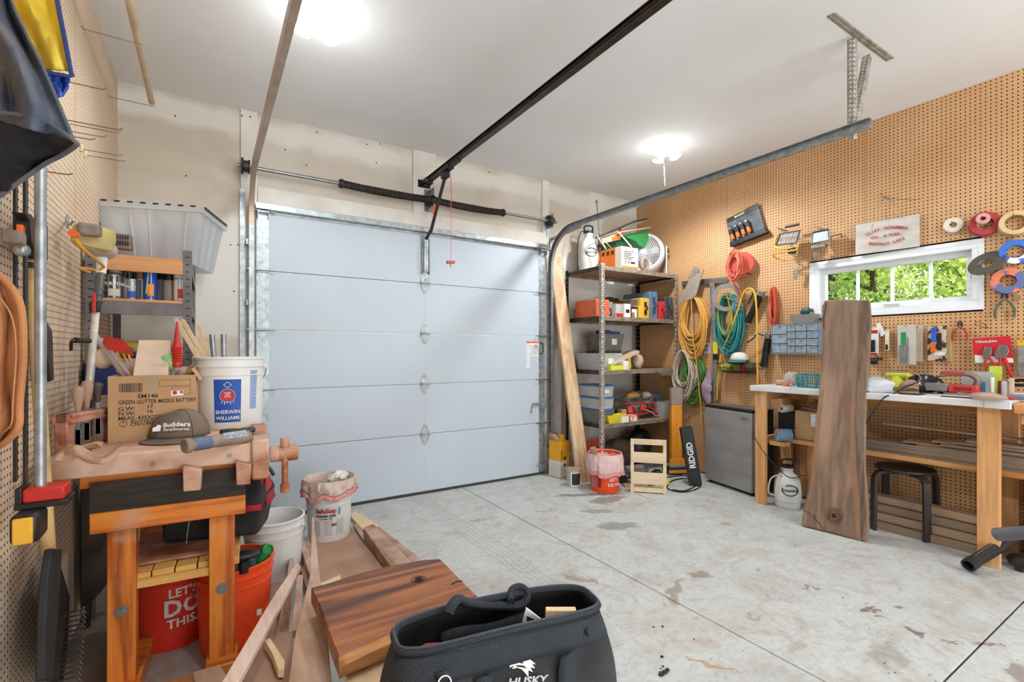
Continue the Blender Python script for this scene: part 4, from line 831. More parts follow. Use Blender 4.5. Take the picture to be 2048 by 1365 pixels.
for i, (px, py, lab) in enumerate([(424, 669, 'grey metal pipe standing in the paint bucket, left one'), (447, 669, 'grey metal pipe standing in the paint bucket, right one')]):
    a = P(px, py, c=2.4); b_ = Vector((a.x + (.03, .005)[i], a.y, zt + .05)); single('metal_pipe', MB().lathe([(.0125, 0), (.0125, (a - b_).length), (.0105, (a - b_).length), (.0105, 0)], b_, 16, axis=(a - b_), close=True), M_galv, lab, 'pipe', group='pipes in the paint bucket')
# ---- buckets under the bench
M_bo = mat('orange_pail', (236, 82, 34), .42, col2=(226, 66, 26), sc=5, bump=.03); M_bo2 = mat('red_orange_pail', (224, 56, 36), .45, col2=(206, 46, 30), sc=5)
c = P(345, 1225, c=2.17); t1 = bucket('orange_bucket', 'red-orange bucket lettered in white under the workbench, the left one', 'bucket', (c.x, c.y, 0), .13, .148, .37, M_bo2, bail=(.35, -.16, 0))
va = -math.atan2(c.x, c.y)
for s_, z, sz, sx in (("LET'S", .248, .05, .95), ('DO', .182, .095, .95), ('THIS.', .118, .05, 1.0)): text(s_, sz, wrapM(va + .28, .141 if z < .2 else .145, z) @ Matrix.Rotation(0, 4, 'X'), M_inkw, t1, wrap=.14, bold=.03, sx=sx, sp=1.05)
c = P(470, 1128, c=2.13); t2 = bucket('orange_bucket', 'bright orange bucket of shredded foam with a green hose nozzle, beside the workbench leg', 'bucket', (c.x, c.y, 0), .13, .150, .37, M_bo, bail=(.5, -.15, 0))
q = LP(t2, 517, 1218, y=-.11); part('badge', MB().bb(q.x - .009, q.x + .009, q.y - .035, q.y - .03, q.z - .012, q.z + .012), M_inkw, t2)
# shredded filling: one uncountable heap
fm = MB(); r = random.Random(2)
for k in range(900):
    a, rr = r.uniform(0, 2 * PI), .132 * math.sqrt(r.random()); z = .318 + .03 * (1 - rr / .13) + r.uniform(-.008, .012); d = Vector((r.gauss(0, 1), r.gauss(0, 1), r.gauss(0, .6))).normalized() * .011; p = Vector((c.x + rr * math.cos(a), c.y + rr * math.sin(a), z)); fm.bar(p - d, p + d, .003, .002)
fm.lathe([(0, .345), (.09, .33), (.134, .31), (0, .28)], (c.x, c.y, 0), 24)
single('shredded_foam', fm, mat('shreds', (150, 156, 166), .8, col2=(92, 104, 128), sc=60), 'grey-blue shredded filling heaped inside the bright orange bucket', 'filling', kind='stuff')
q = P(522, 1108, c=2.12); t = thing('hose_nozzle', 'green garden hose nozzle sticking out of the orange bucket', 'hose nozzle', tuple(P(512, 1150, c=2.12)), rot=(0, .35, 0)); M_grn = plastic('green_plastic', (40, 134, 66))
part('barrel', MB().lathe([(0, 0), (.016, 0), (.018, .02), (.015, .05), (.018, .07), (.021, .085), (.021, .1), (0, .1)], n=16), M_grn, t); part('spray_head', MB().lathe([(0, -.022), (.022, -.022), (.027, -.014), (.027, .012), (.02, .018), (.02, .010), (0, .010)], (.004, 0, .108), 18, axis=(.35, -.75, .3)), M_grn, t); part('trigger', MB().tube(catmull([(.0, 0, .08), (-.03, 0, .09), (-.045, 0, .06), (-.03, 0, .03)], 4), .005, 8), M_grn, t)
rb = MB(); [rb.torus((0, 0, .022 + .012 * k), .0175, .0022, 18, 5) for k in range(4)]; part('grip_ribs', rb, M_grn, t, kind='stuff')
single('black_scoop', MB().ell((0, 0, 0), (.065, .035, .02), 16, 8).cyl((0, 0, -.02), (.0, 0, -.07), .02, n=12), M_black, 'black plastic lid resting over the rim of the orange bucket', 'scoop', loc=tuple(P(487, 1112, c=2.02)))
# white bucket behind
c = P(548, 1100, c=2.68); t = bucket('white_bucket', 'empty white plastic bucket on the floor behind the orange bucket', 'bucket', (c.x, c.y, 0), .132, .152, .37, M_owht, bail=(-.5, -.12, 0))
# ---- black and red tool bag on the shelf
zb = zs_ + .046; o_ = LP(wbn, 330, 1110, y=.14); Bw = MW[wbn.name] @ Vector((.02, .33, zb)); M_bag = mat('black_nylon', (34, 33, 35), .75, col2=(48, 44, 42), sc=10, bump=.15, bs=200); M_bagr = mat('red_nylon', (178, 34, 44), .7, bump=.15, bs=200)
tb = thing('tool_bag', 'black and red soft tool bag on the shelf under the workbench', 'tool bag', tuple(Bw), rz=-.3)
bdm = MB().add([(-.20, -.10, 0), (.17, -.10, 0), (.17, .10, 0), (-.20, .10, 0), (-.20, -.12, .16), (.20, -.12, .17), (.20, .12, .17), (-.20, .12, .16), (-.16, -.03, .27), (.17, -.03, .28), (.17, .03, .28), (-.16, .03, .27)], [(3, 2, 1, 0), (0, 1, 5, 4), (1, 2, 6, 5), (2, 3, 7, 6), (3, 0, 4, 7), (4, 5, 9, 8), (5, 6, 10, 9), (6, 7, 11, 10), (7, 4, 8, 11), (8, 9, 10, 11)])
part('bag_body', bdm, M_bag, tb, bev=.02, seg=3)
part('red_panel', MB().add([(.203, -.09, .12), (.203, .09, .12), (.185, .03, .255), (.185, -.03, .255)], [(0, 1, 2, 3)]).add([(.06, -.128, .12), (.19, -.128, .12), (.18, -.05, .25), (.08, -.05, .25)], [(0, 1, 2, 3)]), M_bagr, tb, solid=.004)
part('zip', MB().tube(catmull([(-.16, 0, .285), (.0, 0, .29), (.17, 0, .29), (.215, 0, .24)], 5), .008, 8), M_black, tb)
part('carry_handle', MB().tube(catmull([(-.08, -.13, .14), (-.02, -.17, .08), (.05, -.17, .07), (.10, -.13, .15)], 5), .007, 8), M_dsteel, tb)
part('piping', MB().tube([(-.10, -.125, 0), (-.08, -.13, .16)], .0012, 5).tube([(.02, -.125, 0), (.04, -.13, .16)], .0012, 5), M_inkw, tb)
for k, (px, py, c1_, lab) in enumerate([(508, 975, M_red, 'red gripped tool poking from the tool bag'), (522, 972, M_dsteel, 'dark tube tool poking from the tool bag by the vise')]):
    a = P(px, py, c=2.3); single('hand_tool', MB().cyl(a - Vector((.13, -.02, .03)), a + Vector((.05, -.03, .012)), .011, .013, 12), c1_, lab, 'hand tool', bev=.003)
# ---- left wall: long pegboard hooks
M_hook = mat('brown_hook', (128, 98, 72), .5, .5)
def hook(px, py, L_, up=.012, lab='long wire pegboard hook', m_=None, slope=.0, kink=None):
    p = P(px, py, x=XL); mb = MB(); pts = [(p.x - .008, p.y, p.z + .012), (p.x + .004, p.y, p.z + .01), (p.x + .004, p.y, p.z), (p.x + L_ * .5, p.y, p.z + slope * L_ * .5), (p.x + L_ - .015, p.y, p.z + slope * L_), (p.x + L_, p.y, p.z + slope * L_ + up)]
    return single('pegboard_hook', mb.tube(pts, .0022, 6), m_ or M_steel, lab, 'hook', group='long hooks on the left pegboard', loc=tuple(p), w=1)
for a_ in [(163, 57, .232, .0, 'long hook highest on the left pegboard, carrying the pale rod', M_steel), (216, 193, .232, .0, 'long hook holding the lower end of the pale rod', M_steel), (128, 162, .14, .012, 'rusty hook just right of the yellow and blue jacket', M_hook),
           (122, 238, .20, .01, 'upper long brass hook right of the jackets, ending highest', M_hook), (128, 246, .19, .012, 'long hook crossing just under the upper brass hook', M_steel), (138, 262, .13, .012, 'hook bent upward to a white tip, right of the dark jacket', M_steel), (128, 270, .10, .008, 'short dark hook lowest of the crossing group', M_hook), (70, 340, .10, .006, 'brown hook below the dark jacket cuff, above the pipe clamp', M_hook)]: hook(a_[0], a_[1], a_[2], a_[3], a_[4], a_[5])
for px, py, lab in ((160, 298, 'upper hook on a yellowed plastic base on the left pegboard'), (168, 310, 'lower hook on a yellowed plastic base on the left pegboard')):
    h = hook(px, py, .16, .006, lab, M_steel); part('plastic_base', MB().bb(0, .012, -.008, .008, -.012, .022), mat('yellowed', (216, 206, 160), .5), h, bev=.003)
# pale rod lying on the hooks under the ceiling
single('wooden_rod', MB().cyl((-.298, 2.15, 2.852), (-.298, 3.76, 2.85), .0165, n=16), mat('pale_rod', (206, 186, 158), .6, col2=(186, 160, 130), sc=5), 'long pale wooden rod lying on two wall hooks under the ceiling', 'rod')
# ---- string trimmer hanging on the left wall
XT = -.40
t = thing('string_trimmer', 'dusty yellow and grey string trimmer hanging on the left pegboard, motor up', 'string trimmer', tuple(P(205, 520, x=XT))); T0 = P(205, 520, x=XT)
def tp(px, py, dx=0): return P(px, py, x=XT + dx)
M_ty = mat('dusty_yellow', (206, 186, 118), .55, col2=(176, 156, 104), sc=9); M_tg = mat('dusty_grey', (146, 130, 116), .65, col2=(112, 98, 88), sc=14)
cc = tp(188, 475); part('starter_cover', MB().lathe([(0, -.05), (.05, -.05), (.068, -.035), (.072, 0), (.066, .035), (.05, .05), (0, .052)], cc, 24, axis=(.2, -.2, 1)), M_ty, t, w=1)
part('engine_top', MB().box(tp(182, 462), (.07, .13, .05), rot=(.12, 0, .0)), M_tg, t, w=1, bev=.014, seg=3)
part('engine_block', MB().ell(tp(205, 500), (.055, .075, .042), 16, 10), mat('dusty_white', (200, 188, 176), .6, col2=(170, 150, 134), sc=12), t, w=1)
mc = tp(246, 484); mf = MB().box(mc, (.08, .09, .085), rot=(.1, 0, 0)); part('muffler_cover', mf, M_tg, t, w=1, bev=.008); sl = MB()
for i in range(6):
    for j in range(2): sl.box(mc + Vector((-.028 + i * .011, -.0475, -.016 + j * .034)), (.0055, .006, .024))
part('vents', sl, M_black, t, w=1, kind='stuff')
part('fuel_cap', MB().cyl(tp(150, 470), tp(150, 470) + Vector((-.0, -.03, 0)), .014, n=14), M_orange, t, w=1)
M_ty2 = mat('throttle_cable', (222, 158, 58), .5); part('throttle_cable', MB().tube(catmull([tp(150, 478, .03), tp(165, 498, .04), tp(190, 518, .04), tp(207, 533, .04), tp(200, 540, .03)], 5), .006, 8), M_ty2, t, w=1)
s0, s1, s2 = tp(204, 512), tp(198, 640), tp(176, 800)
part('clutch_neck', MB().cyl(s0, tp(202, 548), .021, .018, 14), M_white, t, w=1); sp_ = MB().cyl(tp(202, 548), tp(192, 622), .0165, n=14)
for k in range(5): q = tp(202 - k * 2, 556 + k * 12); sp_.torus(q, .018, .004, 18, 6, s0 - s1)
part('grip', sp_, mat('clear_grip', (90, 88, 84), .35), t, w=1); part('red_switch', MB().box(tp(188, 606, .01), (.012, .012, .075)), M_red, t, w=1, bev=.003); part('switch_box', MB().box(tp(190, 615), (.035, .035, .04)), M_black, t, w=1, bev=.005)
part('shaft', MB().cyl(tp(192, 622), s2, .0135, n=16), mat('pale_tube', (206, 200, 192), .4, .3, col2=(170, 162, 152)), t, w=1)
part('fork_handle', MB().cyl(tp(178, 682), tp(150, 681, -.03), .011, n=12).tube(catmull([tp(150, 681, -.03), tp(143, 684, -.04), tp(142, 700, -.05)], 4), .006, 8), M_dsteel, t, w=1)
part('twist_tie', MB().tube(catmull([tp(192, 541, .02), tp(180, 538), tp(158, 536, -.03), tp(180, 545, .01)], 4), .004, 6), M_ty2, t, w=1)
single('double_hook', MB().tube(catmull([P(134, 434, x=XL + .004), P(134, 446, x=XL + .01), P(140, 449, x=XL + .05), P(148, 440, x=XL + .09)], 4), .004, 8).bb(XL, XL + .004, P(134, 440, x=XL).y - .012, P(134, 440, x=XL).y + .012, P(134, 456, x=XL).z, P(134, 430, x=XL).z), M_galv, 'metal double hook on the pegboard holding up the string trimmer', 'hook')
# ---- clamps and long tools against the left wall
def lw(px, py, dx): return P(px, py, x=XL + dx)
M_bar = mat('clamp_bar', (52, 50, 50), .4, .6)
t = thing('bar_clamp', 'black bar clamp with orange trigger hanging leftmost on the pegboard', 'clamp', tuple(lw(45, 450, .05)), group='bar clamps on the left wall')
q = lw(31, 450, .03); part('bar', MB().bb(q.x - .003, q.x + .003, q.y - .011, q.y + .011, .9, 1.98), M_bar, t, w=1)
hd = MB(); q = lw(34, 450, .05); part('clamp_head', MB().slabpoly([lw(20, 423, .045), lw(35, 425, .045), lw(56, 455, .045), lw(58, 480, .045), lw(45, 498, .045), lw(33, 480, .045), lw(30, 440, .045)], (.03, 0, 0)), M_black, t, w=1, bev=.004)
part('trigger', MB().slabpoly([lw(32, 448, .05), lw(39, 455, .05), lw(36, 480, .05), lw(41, 490, .05), lw(34, 502, .05), lw(31, 480, .05)], (.015, 0, 0)), M_orange, t, w=1, bev=.002)
part('jaw_pad', MB().box(lw(28, 476, .07), (.04, .05, .035)), M_gun, t, w=1, bev=.006); part('release', MB().box(lw(44, 501, .07), (.03, .05, .03), rot=(.2, 0, 0)), M_galv, t, w=1, bev=.01)
t = thing('bar_clamp', 'black bar clamp with large dark grip, second from left on pegboard', 'clamp', tuple(lw(52, 500, .05)), group='bar clamps on the left wall')
q = lw(51, 450, .06); part('bar', MB().bb(q.x - .003, q.x + .003, q.y - .013, q.y + .013, .84, 1.95), M_bar, t, w=1)
q = lw(66, 480, .045); part('clamp_head', MB().bb(q.x - .02, q.x + .03, q.y - .035, q.y + .03, lw(66, 520, .045).z, lw(66, 442, .045).z), M_gun if 0 else M_dsteel, t, w=1, bev=.008)
part('jaw_pad', MB().cyl(lw(66, 526, .05), lw(66, 536, .05), .024, n=14), M_black, t, w=1)
q = lw(81, 500, .10); t = thing('pipe_clamp', 'galvanised pipe clamp with a red jaw standing against the left wall', 'clamp', (q.x, q.y, .84)); zt_ = lw(81, 340, .10).z
part('pipe', MB().cyl((q.x, q.y, .85), (q.x, q.y, 2.1), .0135, n=18), M_galv, t, w=1)
part('red_jaw', MB().bb(q.x - .03, q.x + .06, q.y - .04, q.y + .04, .855, .895), M_red, t, w=1, bev=.006); part('jaw_plate', MB().bb(q.x - .045, q.x + .068, q.y - .048, q.y + .048, .84, .856).bb(q.x - .045, q.x - .03, q.y - .04, q.y + .04, .84, .9), M_black, t, w=1, bev=.003)
part('clamp_screw_block', MB().bb(q.x - .04, q.x + .02, q.y - .11, q.y - .01, .76, .84), M_black, t, w=1, bev=.012); part('yellow_cap', MB().bb(q.x - .03, q.x + .01, q.y - .125, q.y - .11, .765, .835), mat('yellow_cap', (222, 168, 50), .5), t, w=1, bev=.004)
# shovel / rake with pale handle
q = lw(62, 600, .03); t = thing('snow_shovel', 'black snow shovel with a pale wooden handle leaning low on the left wall', 'shovel', tuple(lw(97, 1105, .07)))
part('handle', MB().cyl(lw(64, 540, .035), lw(97, 1106, .075), .016, .019, 16), mat('pale_handle', (212, 180, 122), .55, col2=(190, 152, 96), sc=6), t, w=1)
part('socket', MB().slabpoly([lw(88, 1100, .09), lw(108, 1102, .09), lw(102, 1200, .10), lw(92, 1300, .11), lw(86, 1365, .11), lw(70, 1365, .11), lw(72, 1260, .10), lw(78, 1160, .09)], (.02, 0, 0)), M_rubber, t, w=1, bev=.004)
bl = MB(); A = [lw(106, 1112, .06), lw(132, 1195, .05), lw(128, 1290, .05), lw(118, 1365, .06), lw(90, 1365, .10), lw(98, 1200, .10)]; part('blade', MB().slabpoly(A, (.012, 0, 0)), M_rubber, t, w=1, bev=.004)
# garden rake with tines
t = thing('garden_rake', 'rusty steel rake head with a row of tines near the floor by left wall', 'rake', tuple(P(140, 1300, c=1.62)))
a, b_ = P(128, 1228, c=1.72), P(112, 1365, c=1.55); part('rake_bar', MB().bar(a, b_, .012, .02), M_dsteel, t, w=1); 
for i in range(14):
    q = a.lerp(b_, i / 13); part('tine', MB().tube([q, q + Vector((.055, -.01, .004)), q + Vector((.062, -.012, -.012))], .003, 6), M_dsteel, t, w=1)
# curry-comb saw/brush hanging behind pipe
t = thing('hand_saw', 'grey handled curved tool with fine teeth hanging behind the pipe clamp', 'hand saw', tuple(lw(75, 690, .03)))
part('handle', MB().slabpoly([lw(66, 622, .03), lw(76, 640, .03), lw(88, 600 + 60, .03), lw(90, 700, .03), lw(92, 762, .03), lw(84, 765, .03), lw(78, 720, .03), lw(66, 690, .03), lw(70, 660, .03)], (.022, 0, 0)), M_dsteel, t, w=1, bev=.006)
tm = MB()
for k in range(22): q = lw(62, 700 + k * 2.9, .03); tm.bb(q.x, q.x + .01, q.y - .014, q.y + .016, q.z - .0014, q.z + .0014)
part('teeth', tm, M_dsteel, t, w=1, kind='stuff')
# dark reel / wheelbarrow tyre behind the bench
c = P(165, 1075, c=2.2)
t = thing('wheelbarrow', 'dark dusty wheelbarrow tub standing on edge behind the workbench', 'wheelbarrow', (c.x + .07, c.y + .1, 0)); M_dust = mat('dusty_dark', (62, 54, 48), .85, col2=(98, 84, 72), sc=7)
part('tub', MB().grid(lambda u, v: (-.07 + .16 * math.sin(u * PI) ** .6 * (.6 + .4 * v), (-.12 + .42 * u) * (1), .12 + .62 * v + .08 * math.sin(u * PI)), 14, 8), M_dust, t, solid=.006)
part('tub_rim', MB().tube(catmull([(-.08, -.13, .72), (-.02, -.1, .78), (.07, .02, .82), (.09, .15, .82), (.0, .28, .78)], 5), .013, 8), M_dust, t)
part('wheel', MB().torus((.08, .02, .56), .085, .035, 24, 10, (.5, -.8, .2)).cyl((.07, .035, .555), (.09, .005, .565), .05, n=16), M_black, t); part('strut', MB().cyl((.06, .05, 0), (.02, .1, .72), .012, n=10).cyl((-.06, -.06, 0), (-.03, -.02, .72), .012, n=10), M_dsteel, t)
# ================================================================ CORNER: shelving unit and what stands on and before it
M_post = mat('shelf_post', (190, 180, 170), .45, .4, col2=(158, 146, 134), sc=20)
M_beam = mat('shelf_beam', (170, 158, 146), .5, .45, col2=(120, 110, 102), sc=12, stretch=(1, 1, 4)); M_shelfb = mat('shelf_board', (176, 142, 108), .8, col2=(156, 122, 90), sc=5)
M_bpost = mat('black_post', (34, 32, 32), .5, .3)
SX0, SX1, SY0, SY1 = 3.25, 4.365, 3.50, 4.06
SZ = [2.125, 1.63, 1.095, .565]
su = thing('shelving_unit', 'slotted steel shelving unit with four shelves in the far right corner', 'shelving', ((SX0 + SX1) / 2, SY0, 0))
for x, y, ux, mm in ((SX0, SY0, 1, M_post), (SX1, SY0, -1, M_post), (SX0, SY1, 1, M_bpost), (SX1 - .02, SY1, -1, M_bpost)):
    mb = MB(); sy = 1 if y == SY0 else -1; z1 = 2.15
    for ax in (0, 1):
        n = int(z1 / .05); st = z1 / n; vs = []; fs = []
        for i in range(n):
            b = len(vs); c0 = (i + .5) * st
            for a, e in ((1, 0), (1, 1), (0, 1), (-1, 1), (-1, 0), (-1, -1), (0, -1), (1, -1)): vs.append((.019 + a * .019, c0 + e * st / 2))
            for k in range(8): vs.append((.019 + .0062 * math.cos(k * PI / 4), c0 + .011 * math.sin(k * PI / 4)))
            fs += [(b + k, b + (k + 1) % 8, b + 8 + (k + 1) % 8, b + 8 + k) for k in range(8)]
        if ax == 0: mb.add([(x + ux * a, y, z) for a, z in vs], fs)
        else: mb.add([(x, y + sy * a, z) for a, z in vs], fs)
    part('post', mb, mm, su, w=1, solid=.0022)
for z in SZ:
    q = part('shelf', MB().bb(SX0 + .01, SX1 - .01, SY0 + .01, SY1 - .01, z - .012, z), M_shelfb, su, w=1)
    for y in (SY0 + .004, SY1 - .004): part('shelf_rail', MB().bb(SX0 + .004, SX1 - .004, y - .002, y + .002, z - .038, z + .004), M_beam, su, w=1, bev=.001)
    for x in (SX0 + .004, SX1 - .004): part('shelf_rail', MB().bb(x - .002, x + .002, SY0, SY1, z - .038, z + .004), M_dsteel, su, w=1, bev=.001)
def fbx(pxL, pxR, pyT, pyB, y, d, zb=None):
    a, b_ = P(pxL, pyB, y=y), P(pxR, pyT, y=y); return a.x, b_.x, y, y + d, (a.z if zb is None else zb), b_.z
def carton(lab, cat, B, m_, name='box', bev=.002, group=None, face=None, stripe=None, **k):
    x0, x1, y0, y1, z0, z1 = B; t = thing(name, lab, cat, ((x0 + x1) / 2, (y0 + y1) / 2, z0), group=group)
    part('box_body', MB().bb(x0, x1, y0, y1, z0, z1), m_, t, w=1, bev=bev)
    if face: part('front_label', MB().bb(x0 + (x1 - x0) * face[1], x0 + (x1 - x0) * face[2], y0 - .001, y0, z0 + (z1 - z0) * face[3], z0 + (z1 - z0) * face[4]), face[0], t, w=1)
    return t
def case(lab, B, m_, m2=None, cat='tool case', name='tool_case', handle='top'):
    x0, x1, y0, y1, z0, z1 = B; t = thing(name, lab, cat, ((x0 + x1) / 2, (y0 + y1) / 2, z0)); xm = (x0 + x1) / 2; m2 = m2 or m_
    part('shell', MB().bb(x0, xm - .002, y0, y1, z0, z1), m_, t, w=1, bev=.012, seg=3); part('shell', MB().bb(xm + .002, x1, y0, y1, z0, z1), m_, t, w=1, bev=.012, seg=3)
    part('latch', MB().bb(xm - .018, xm + .018, y0 - .006, y0 + .01, z0 + (z1 - z0) * .62, z0 + (z1 - z0) * .8).bb(xm - .018, xm + .018, y0 - .006, y0 + .01, z0 + (z1 - z0) * .2, z0 + (z1 - z0) * .38), m2, t, w=1, bev=.003)
    part('handle', MB().tube(catmull([(xm, y0 - .0, z0 + (z1 - z0) * .6), (xm, y0 - .028, z0 + (z1 - z0) * .56), (xm, y0 - .028, z0 + (z1 - z0) * .44), (xm, y0 - .0, z0 + (z1 - z0) * .4)], 4), .008, 8), m2, t, w=1)
    return t
def tub(lab, B, m_, lid=None, cat='storage box', name='storage_box', taper=.86, label=None, wall=.0035, fill=None, group=None):
    x0, x1, y0, y1, z0, z1 = B; w, d, h = x1 - x0, y1 - y0, z1 - z0; cx, cy = (x0 + x1) / 2, (y0 + y1) / 2
    t = thing(name, lab, cat, (cx, cy, z0), group=group); mb = MB(); 
    def ring(k, z, s=0): return [(a * (w / 2 * k - s), b * (d / 2 * k - s), z) for a, b in ((-1, -1), (1, -1), (1, 1), (-1, 1))]
    rs = [ring(taper, 0), ring(.985, h * .93), ring(1, h * .93), ring(1, h), ring(.97, h, 0), ring(.97, h * .93, wall), ring(taper, wall, wall)]
    vs = [v for r_ in rs for v in r_]; fs = [(3, 2, 1, 0)] + [(i * 4 + k, i * 4 + (k + 1) % 4, (i + 1) * 4 + (k + 1) % 4, (i + 1) * 4 + k) for i in range(6) for k in range(4)] + [(24, 25, 26, 27)]
    part('tub', mb.add(vs, fs), m_, t, bev=.003)
    if lid: part('lid', MB().bb(-w / 2 - .003, w / 2 + .003, -d / 2 - .003, d / 2 + .003, h - .002, h + .012).bb(-w / 2 + .012, w / 2 - .012, -d / 2 + .012, d / 2 - .012, h + .012, h + .016), lid, t, bev=.003)
    if label: part('paper_label', MB().bb(-.03, .04, -d / 2 * .97 - .003, -d / 2 * .97 + .004, h * .35, h * .7), label, t)
    if fill: part('contents', MB().bb(-w / 2 * .82, w / 2 * .82, -d / 2 * .82, d / 2 * .82, .006, h * .6).jitter(.01, 20), fill, t)
    return t
M_lidblue = plastic('lid_blue', (66, 112, 168)); M_tubc = mat('clear_tub', (206, 208, 206), .25, alpha=.62, var=.05); M_tubg = mat('smoky_tub', (128, 124, 122), .3, alpha=.85, var=.1)
M_obox = mat('orange_carton', (232, 126, 44), .6, col2=(224, 110, 34)); M_wbox = mat('white_carton', (226, 216, 206), .6)
# -- top shelf
def sprayer(lab, loc, R_, h, rz=0, wand=True, txt=True, hose=None):
    t = thing('garden_sprayer', lab, 'sprayer', loc, rz); M_tank = mat('sprayer_tank', (226, 226, 220), .35, col2=(212, 212, 206), sc=4)
    part('tank', MB().lathe([(0, .006), (R_ * .8, .006), (R_ * .86, 0), (R_ * .95, .02), (R_ * .9, .05), (R_, h * .15), (R_ * 1.02, h * .35), (R_ * .93, h * .55), (R_ * .7, h * .68), (R_ * .42, h * .73), (R_ * .36, h * .76), (R_ * .42, h * .80), (R_ * .46, h * .83), (0, h * .83)], n=28), M_tank, t)
    part('pump_cap', MB().cyl((0, 0, h * .83), (0, 0, h * .88), R_ * .5, n=20).cyl((0, 0, h * .88), (0, 0, h * .90), R_ * .2, n=12), M_black, t, bev=.003)
    part('pump_handle', MB().tube(catmull([(-R_ * .42, 0, h * .88), (-R_ * .44, 0, h * .97), (-R_ * .2, 0, h), (R_ * .2, 0, h), (R_ * .44, 0, h * .97), (R_ * .42, 0, h * .88)], 4), .009, 8), M_black, t)
    if txt: text('Roundup', R_ * .40, FR((0, -R_ - .001, h * .4), (1, 0, .02), (0, 0, 1)), M_black, t, wrap=R_, bold=.02, sx=.9); part('emblem', MB().tube([Vector((R_ * 1.03 * math.sin(a) * .55, -R_ * math.sqrt(max(0, 1 - (.55 * math.sin(a)) ** 2)) * 1.02, h * .4 + R_ * .42 * math.cos(a))) for a in [k * .16 - .6 for k in range(34)]], .004, 6), M_black, t)
    return t
sp1 = sprayer('white garden sprayer with black pump standing on the top shelf', (3.43, 3.9, SZ[0]), .105, .50, rz=-.4)
B = MW[sp1.name]
part('wand', MB().tube([(.085, -.075, .22), (.09, -.085, .40), (.06, -.09, .72)], .004, 6), M_black, sp1); part('nozzle_tip', MB().ell((.06, -.09, .735), (.014, .014, .02), 12, 8), M_orange, sp1)
part('grip', MB().bar((.092, -.09, .22), (.09, -.088, .33), .022, .026).box((.088, -.09, .345), (.03, .02, .03)), M_dsteel, sp1, bev=.004); part('yellow_valve', MB().box((.082, -.098, .345), (.026, .02, .022)), mat('valve_yellow', (230, 200, 70), .5), sp1, bev=.003)
part('hose', MB().tube(catmull([(-.03, -.05, .40), (-.10, -.06, .42), (-.13, -.05, .30), (-.13, -.03, .12), (-.12, 0, .01)], 5), .0045, 6).tube(catmull([(.09, -.09, .22), (.09, -.12, .12), (.02, -.13, .02), (-.02, -.12, .008)], 5), .004, 6), M_black, sp1)
ob = thing('product_box', 'orange and white printed carton on the front edge of the top shelf', 'box', (3.65, 3.52, SZ[0]))
part('box_body', MB().bb(3.53, 3.765, 3.515, 3.95, SZ[0], 2.352), M_wbox, ob, w=1, bev=.002); part('orange_side', MB().bb(3.528, 3.5305, 3.60, 3.95, SZ[0] + .004, 2.349), M_obox, ob, w=1)
part('orange_side', MB().bb(3.535, 3.76, 3.5125, 3.515, SZ[0] + .01, SZ[0] + .03), M_obox, ob, w=1); pm = MB()
for k in range(3): pm.bb(3.526, 3.528, 3.62 + k * .07, 3.655 + k * .07, 2.29, 2.325)
for k in range(5): pm.bb(3.56, 3.70 - .02 * (k % 3), 3.5125, 3.515, 2.30 - k * .018, 2.306 - k * .018)
pm.torus((3.585, 3.513, 2.195), .014, .0025, 16, 5, (0, 1, 0)).torus((3.63, 3.513, 2.195), .012, .0025, 16, 5, (0, 1, 0)).bb(3.66, 3.72, 3.5125, 3.515, 2.185, 2.205); part('box_print', pm, M_dsteel, ob, w=1, kind='stuff')
text('POWER', .035, FR((3.65, 3.5122, 2.325), (1, 0, 0), (0, 0, 1)), M_orange, ob, w=1)
# fan
fn = thing('floor_fan', 'round white floor fan at the right end of the top shelf', 'fan', (4.16, 3.80, SZ[0])); fc = Vector((4.16, 3.80, 2.385)); ax = Vector((-.80, -.60, .12)).normalized(); Rf = .215
M_fan = mat('fan_white', (222, 222, 224), .4, col2=(206, 204, 204), sc=8)
part('drum', MB().lathe([(Rf, -.07), (Rf + .018, -.06), (Rf + .024, -.02), (Rf + .012, .06), (Rf - .01, .085), (Rf - .022, .08), (Rf - .02, -.06)], fc, 40, axis=ax, close=True), M_fan, fn, w=1)
gr = MB(); Fa = frame(ax)
for k in range(9): gr.torus(fc + ax * (.07 + .012 * (1 - k / 9)), .04 + k * .0185, .0028, 40, 5, ax)
part('grille_rings', gr, M_fan, fn, w=1, kind='stuff'); gr = MB()
for k in range(36):
    a = k * PI / 18; pts = []
    for j in range(6): r_ = .035 + j * .031; aa = a + j * .10; pts.append(fc + ax * (.084 - .012 * (j / 5) ** 2) + Fa @ Vector((r_ * math.cos(aa), r_ * math.sin(aa), 0)))
    gr.tube(pts, .0022, 4)
part('grille_spokes', gr, M_fan, fn, w=1, kind='stuff'); part('hub', MB().lathe([(0, .1), (.03, .095), (.036, .085), (.036, .07), (0, .07)], fc, 20, axis=ax), M_fan, fn, w=1)
for k in range(4):
    a = k * PI / 2 + .3; u = Fa @ Vector((math.cos(a), math.sin(a), 0)); v_ = Fa @ Vector((-math.sin(a), math.cos(a), 0)); part('blade', MB().add([fc + u * .03 - v_ * .02, fc + u * .18 - v_ * .06 + ax * .02, fc + u * .18 + v_ * .07 - ax * .02, fc + u * .03 + v_ * .02], [(0, 1, 2, 3)]), M_fan, fn, w=1, solid=.003)
sd = Fa @ Vector((1, 0, 0)); sd = Vector((ax.y, -ax.x, 0)).normalized()
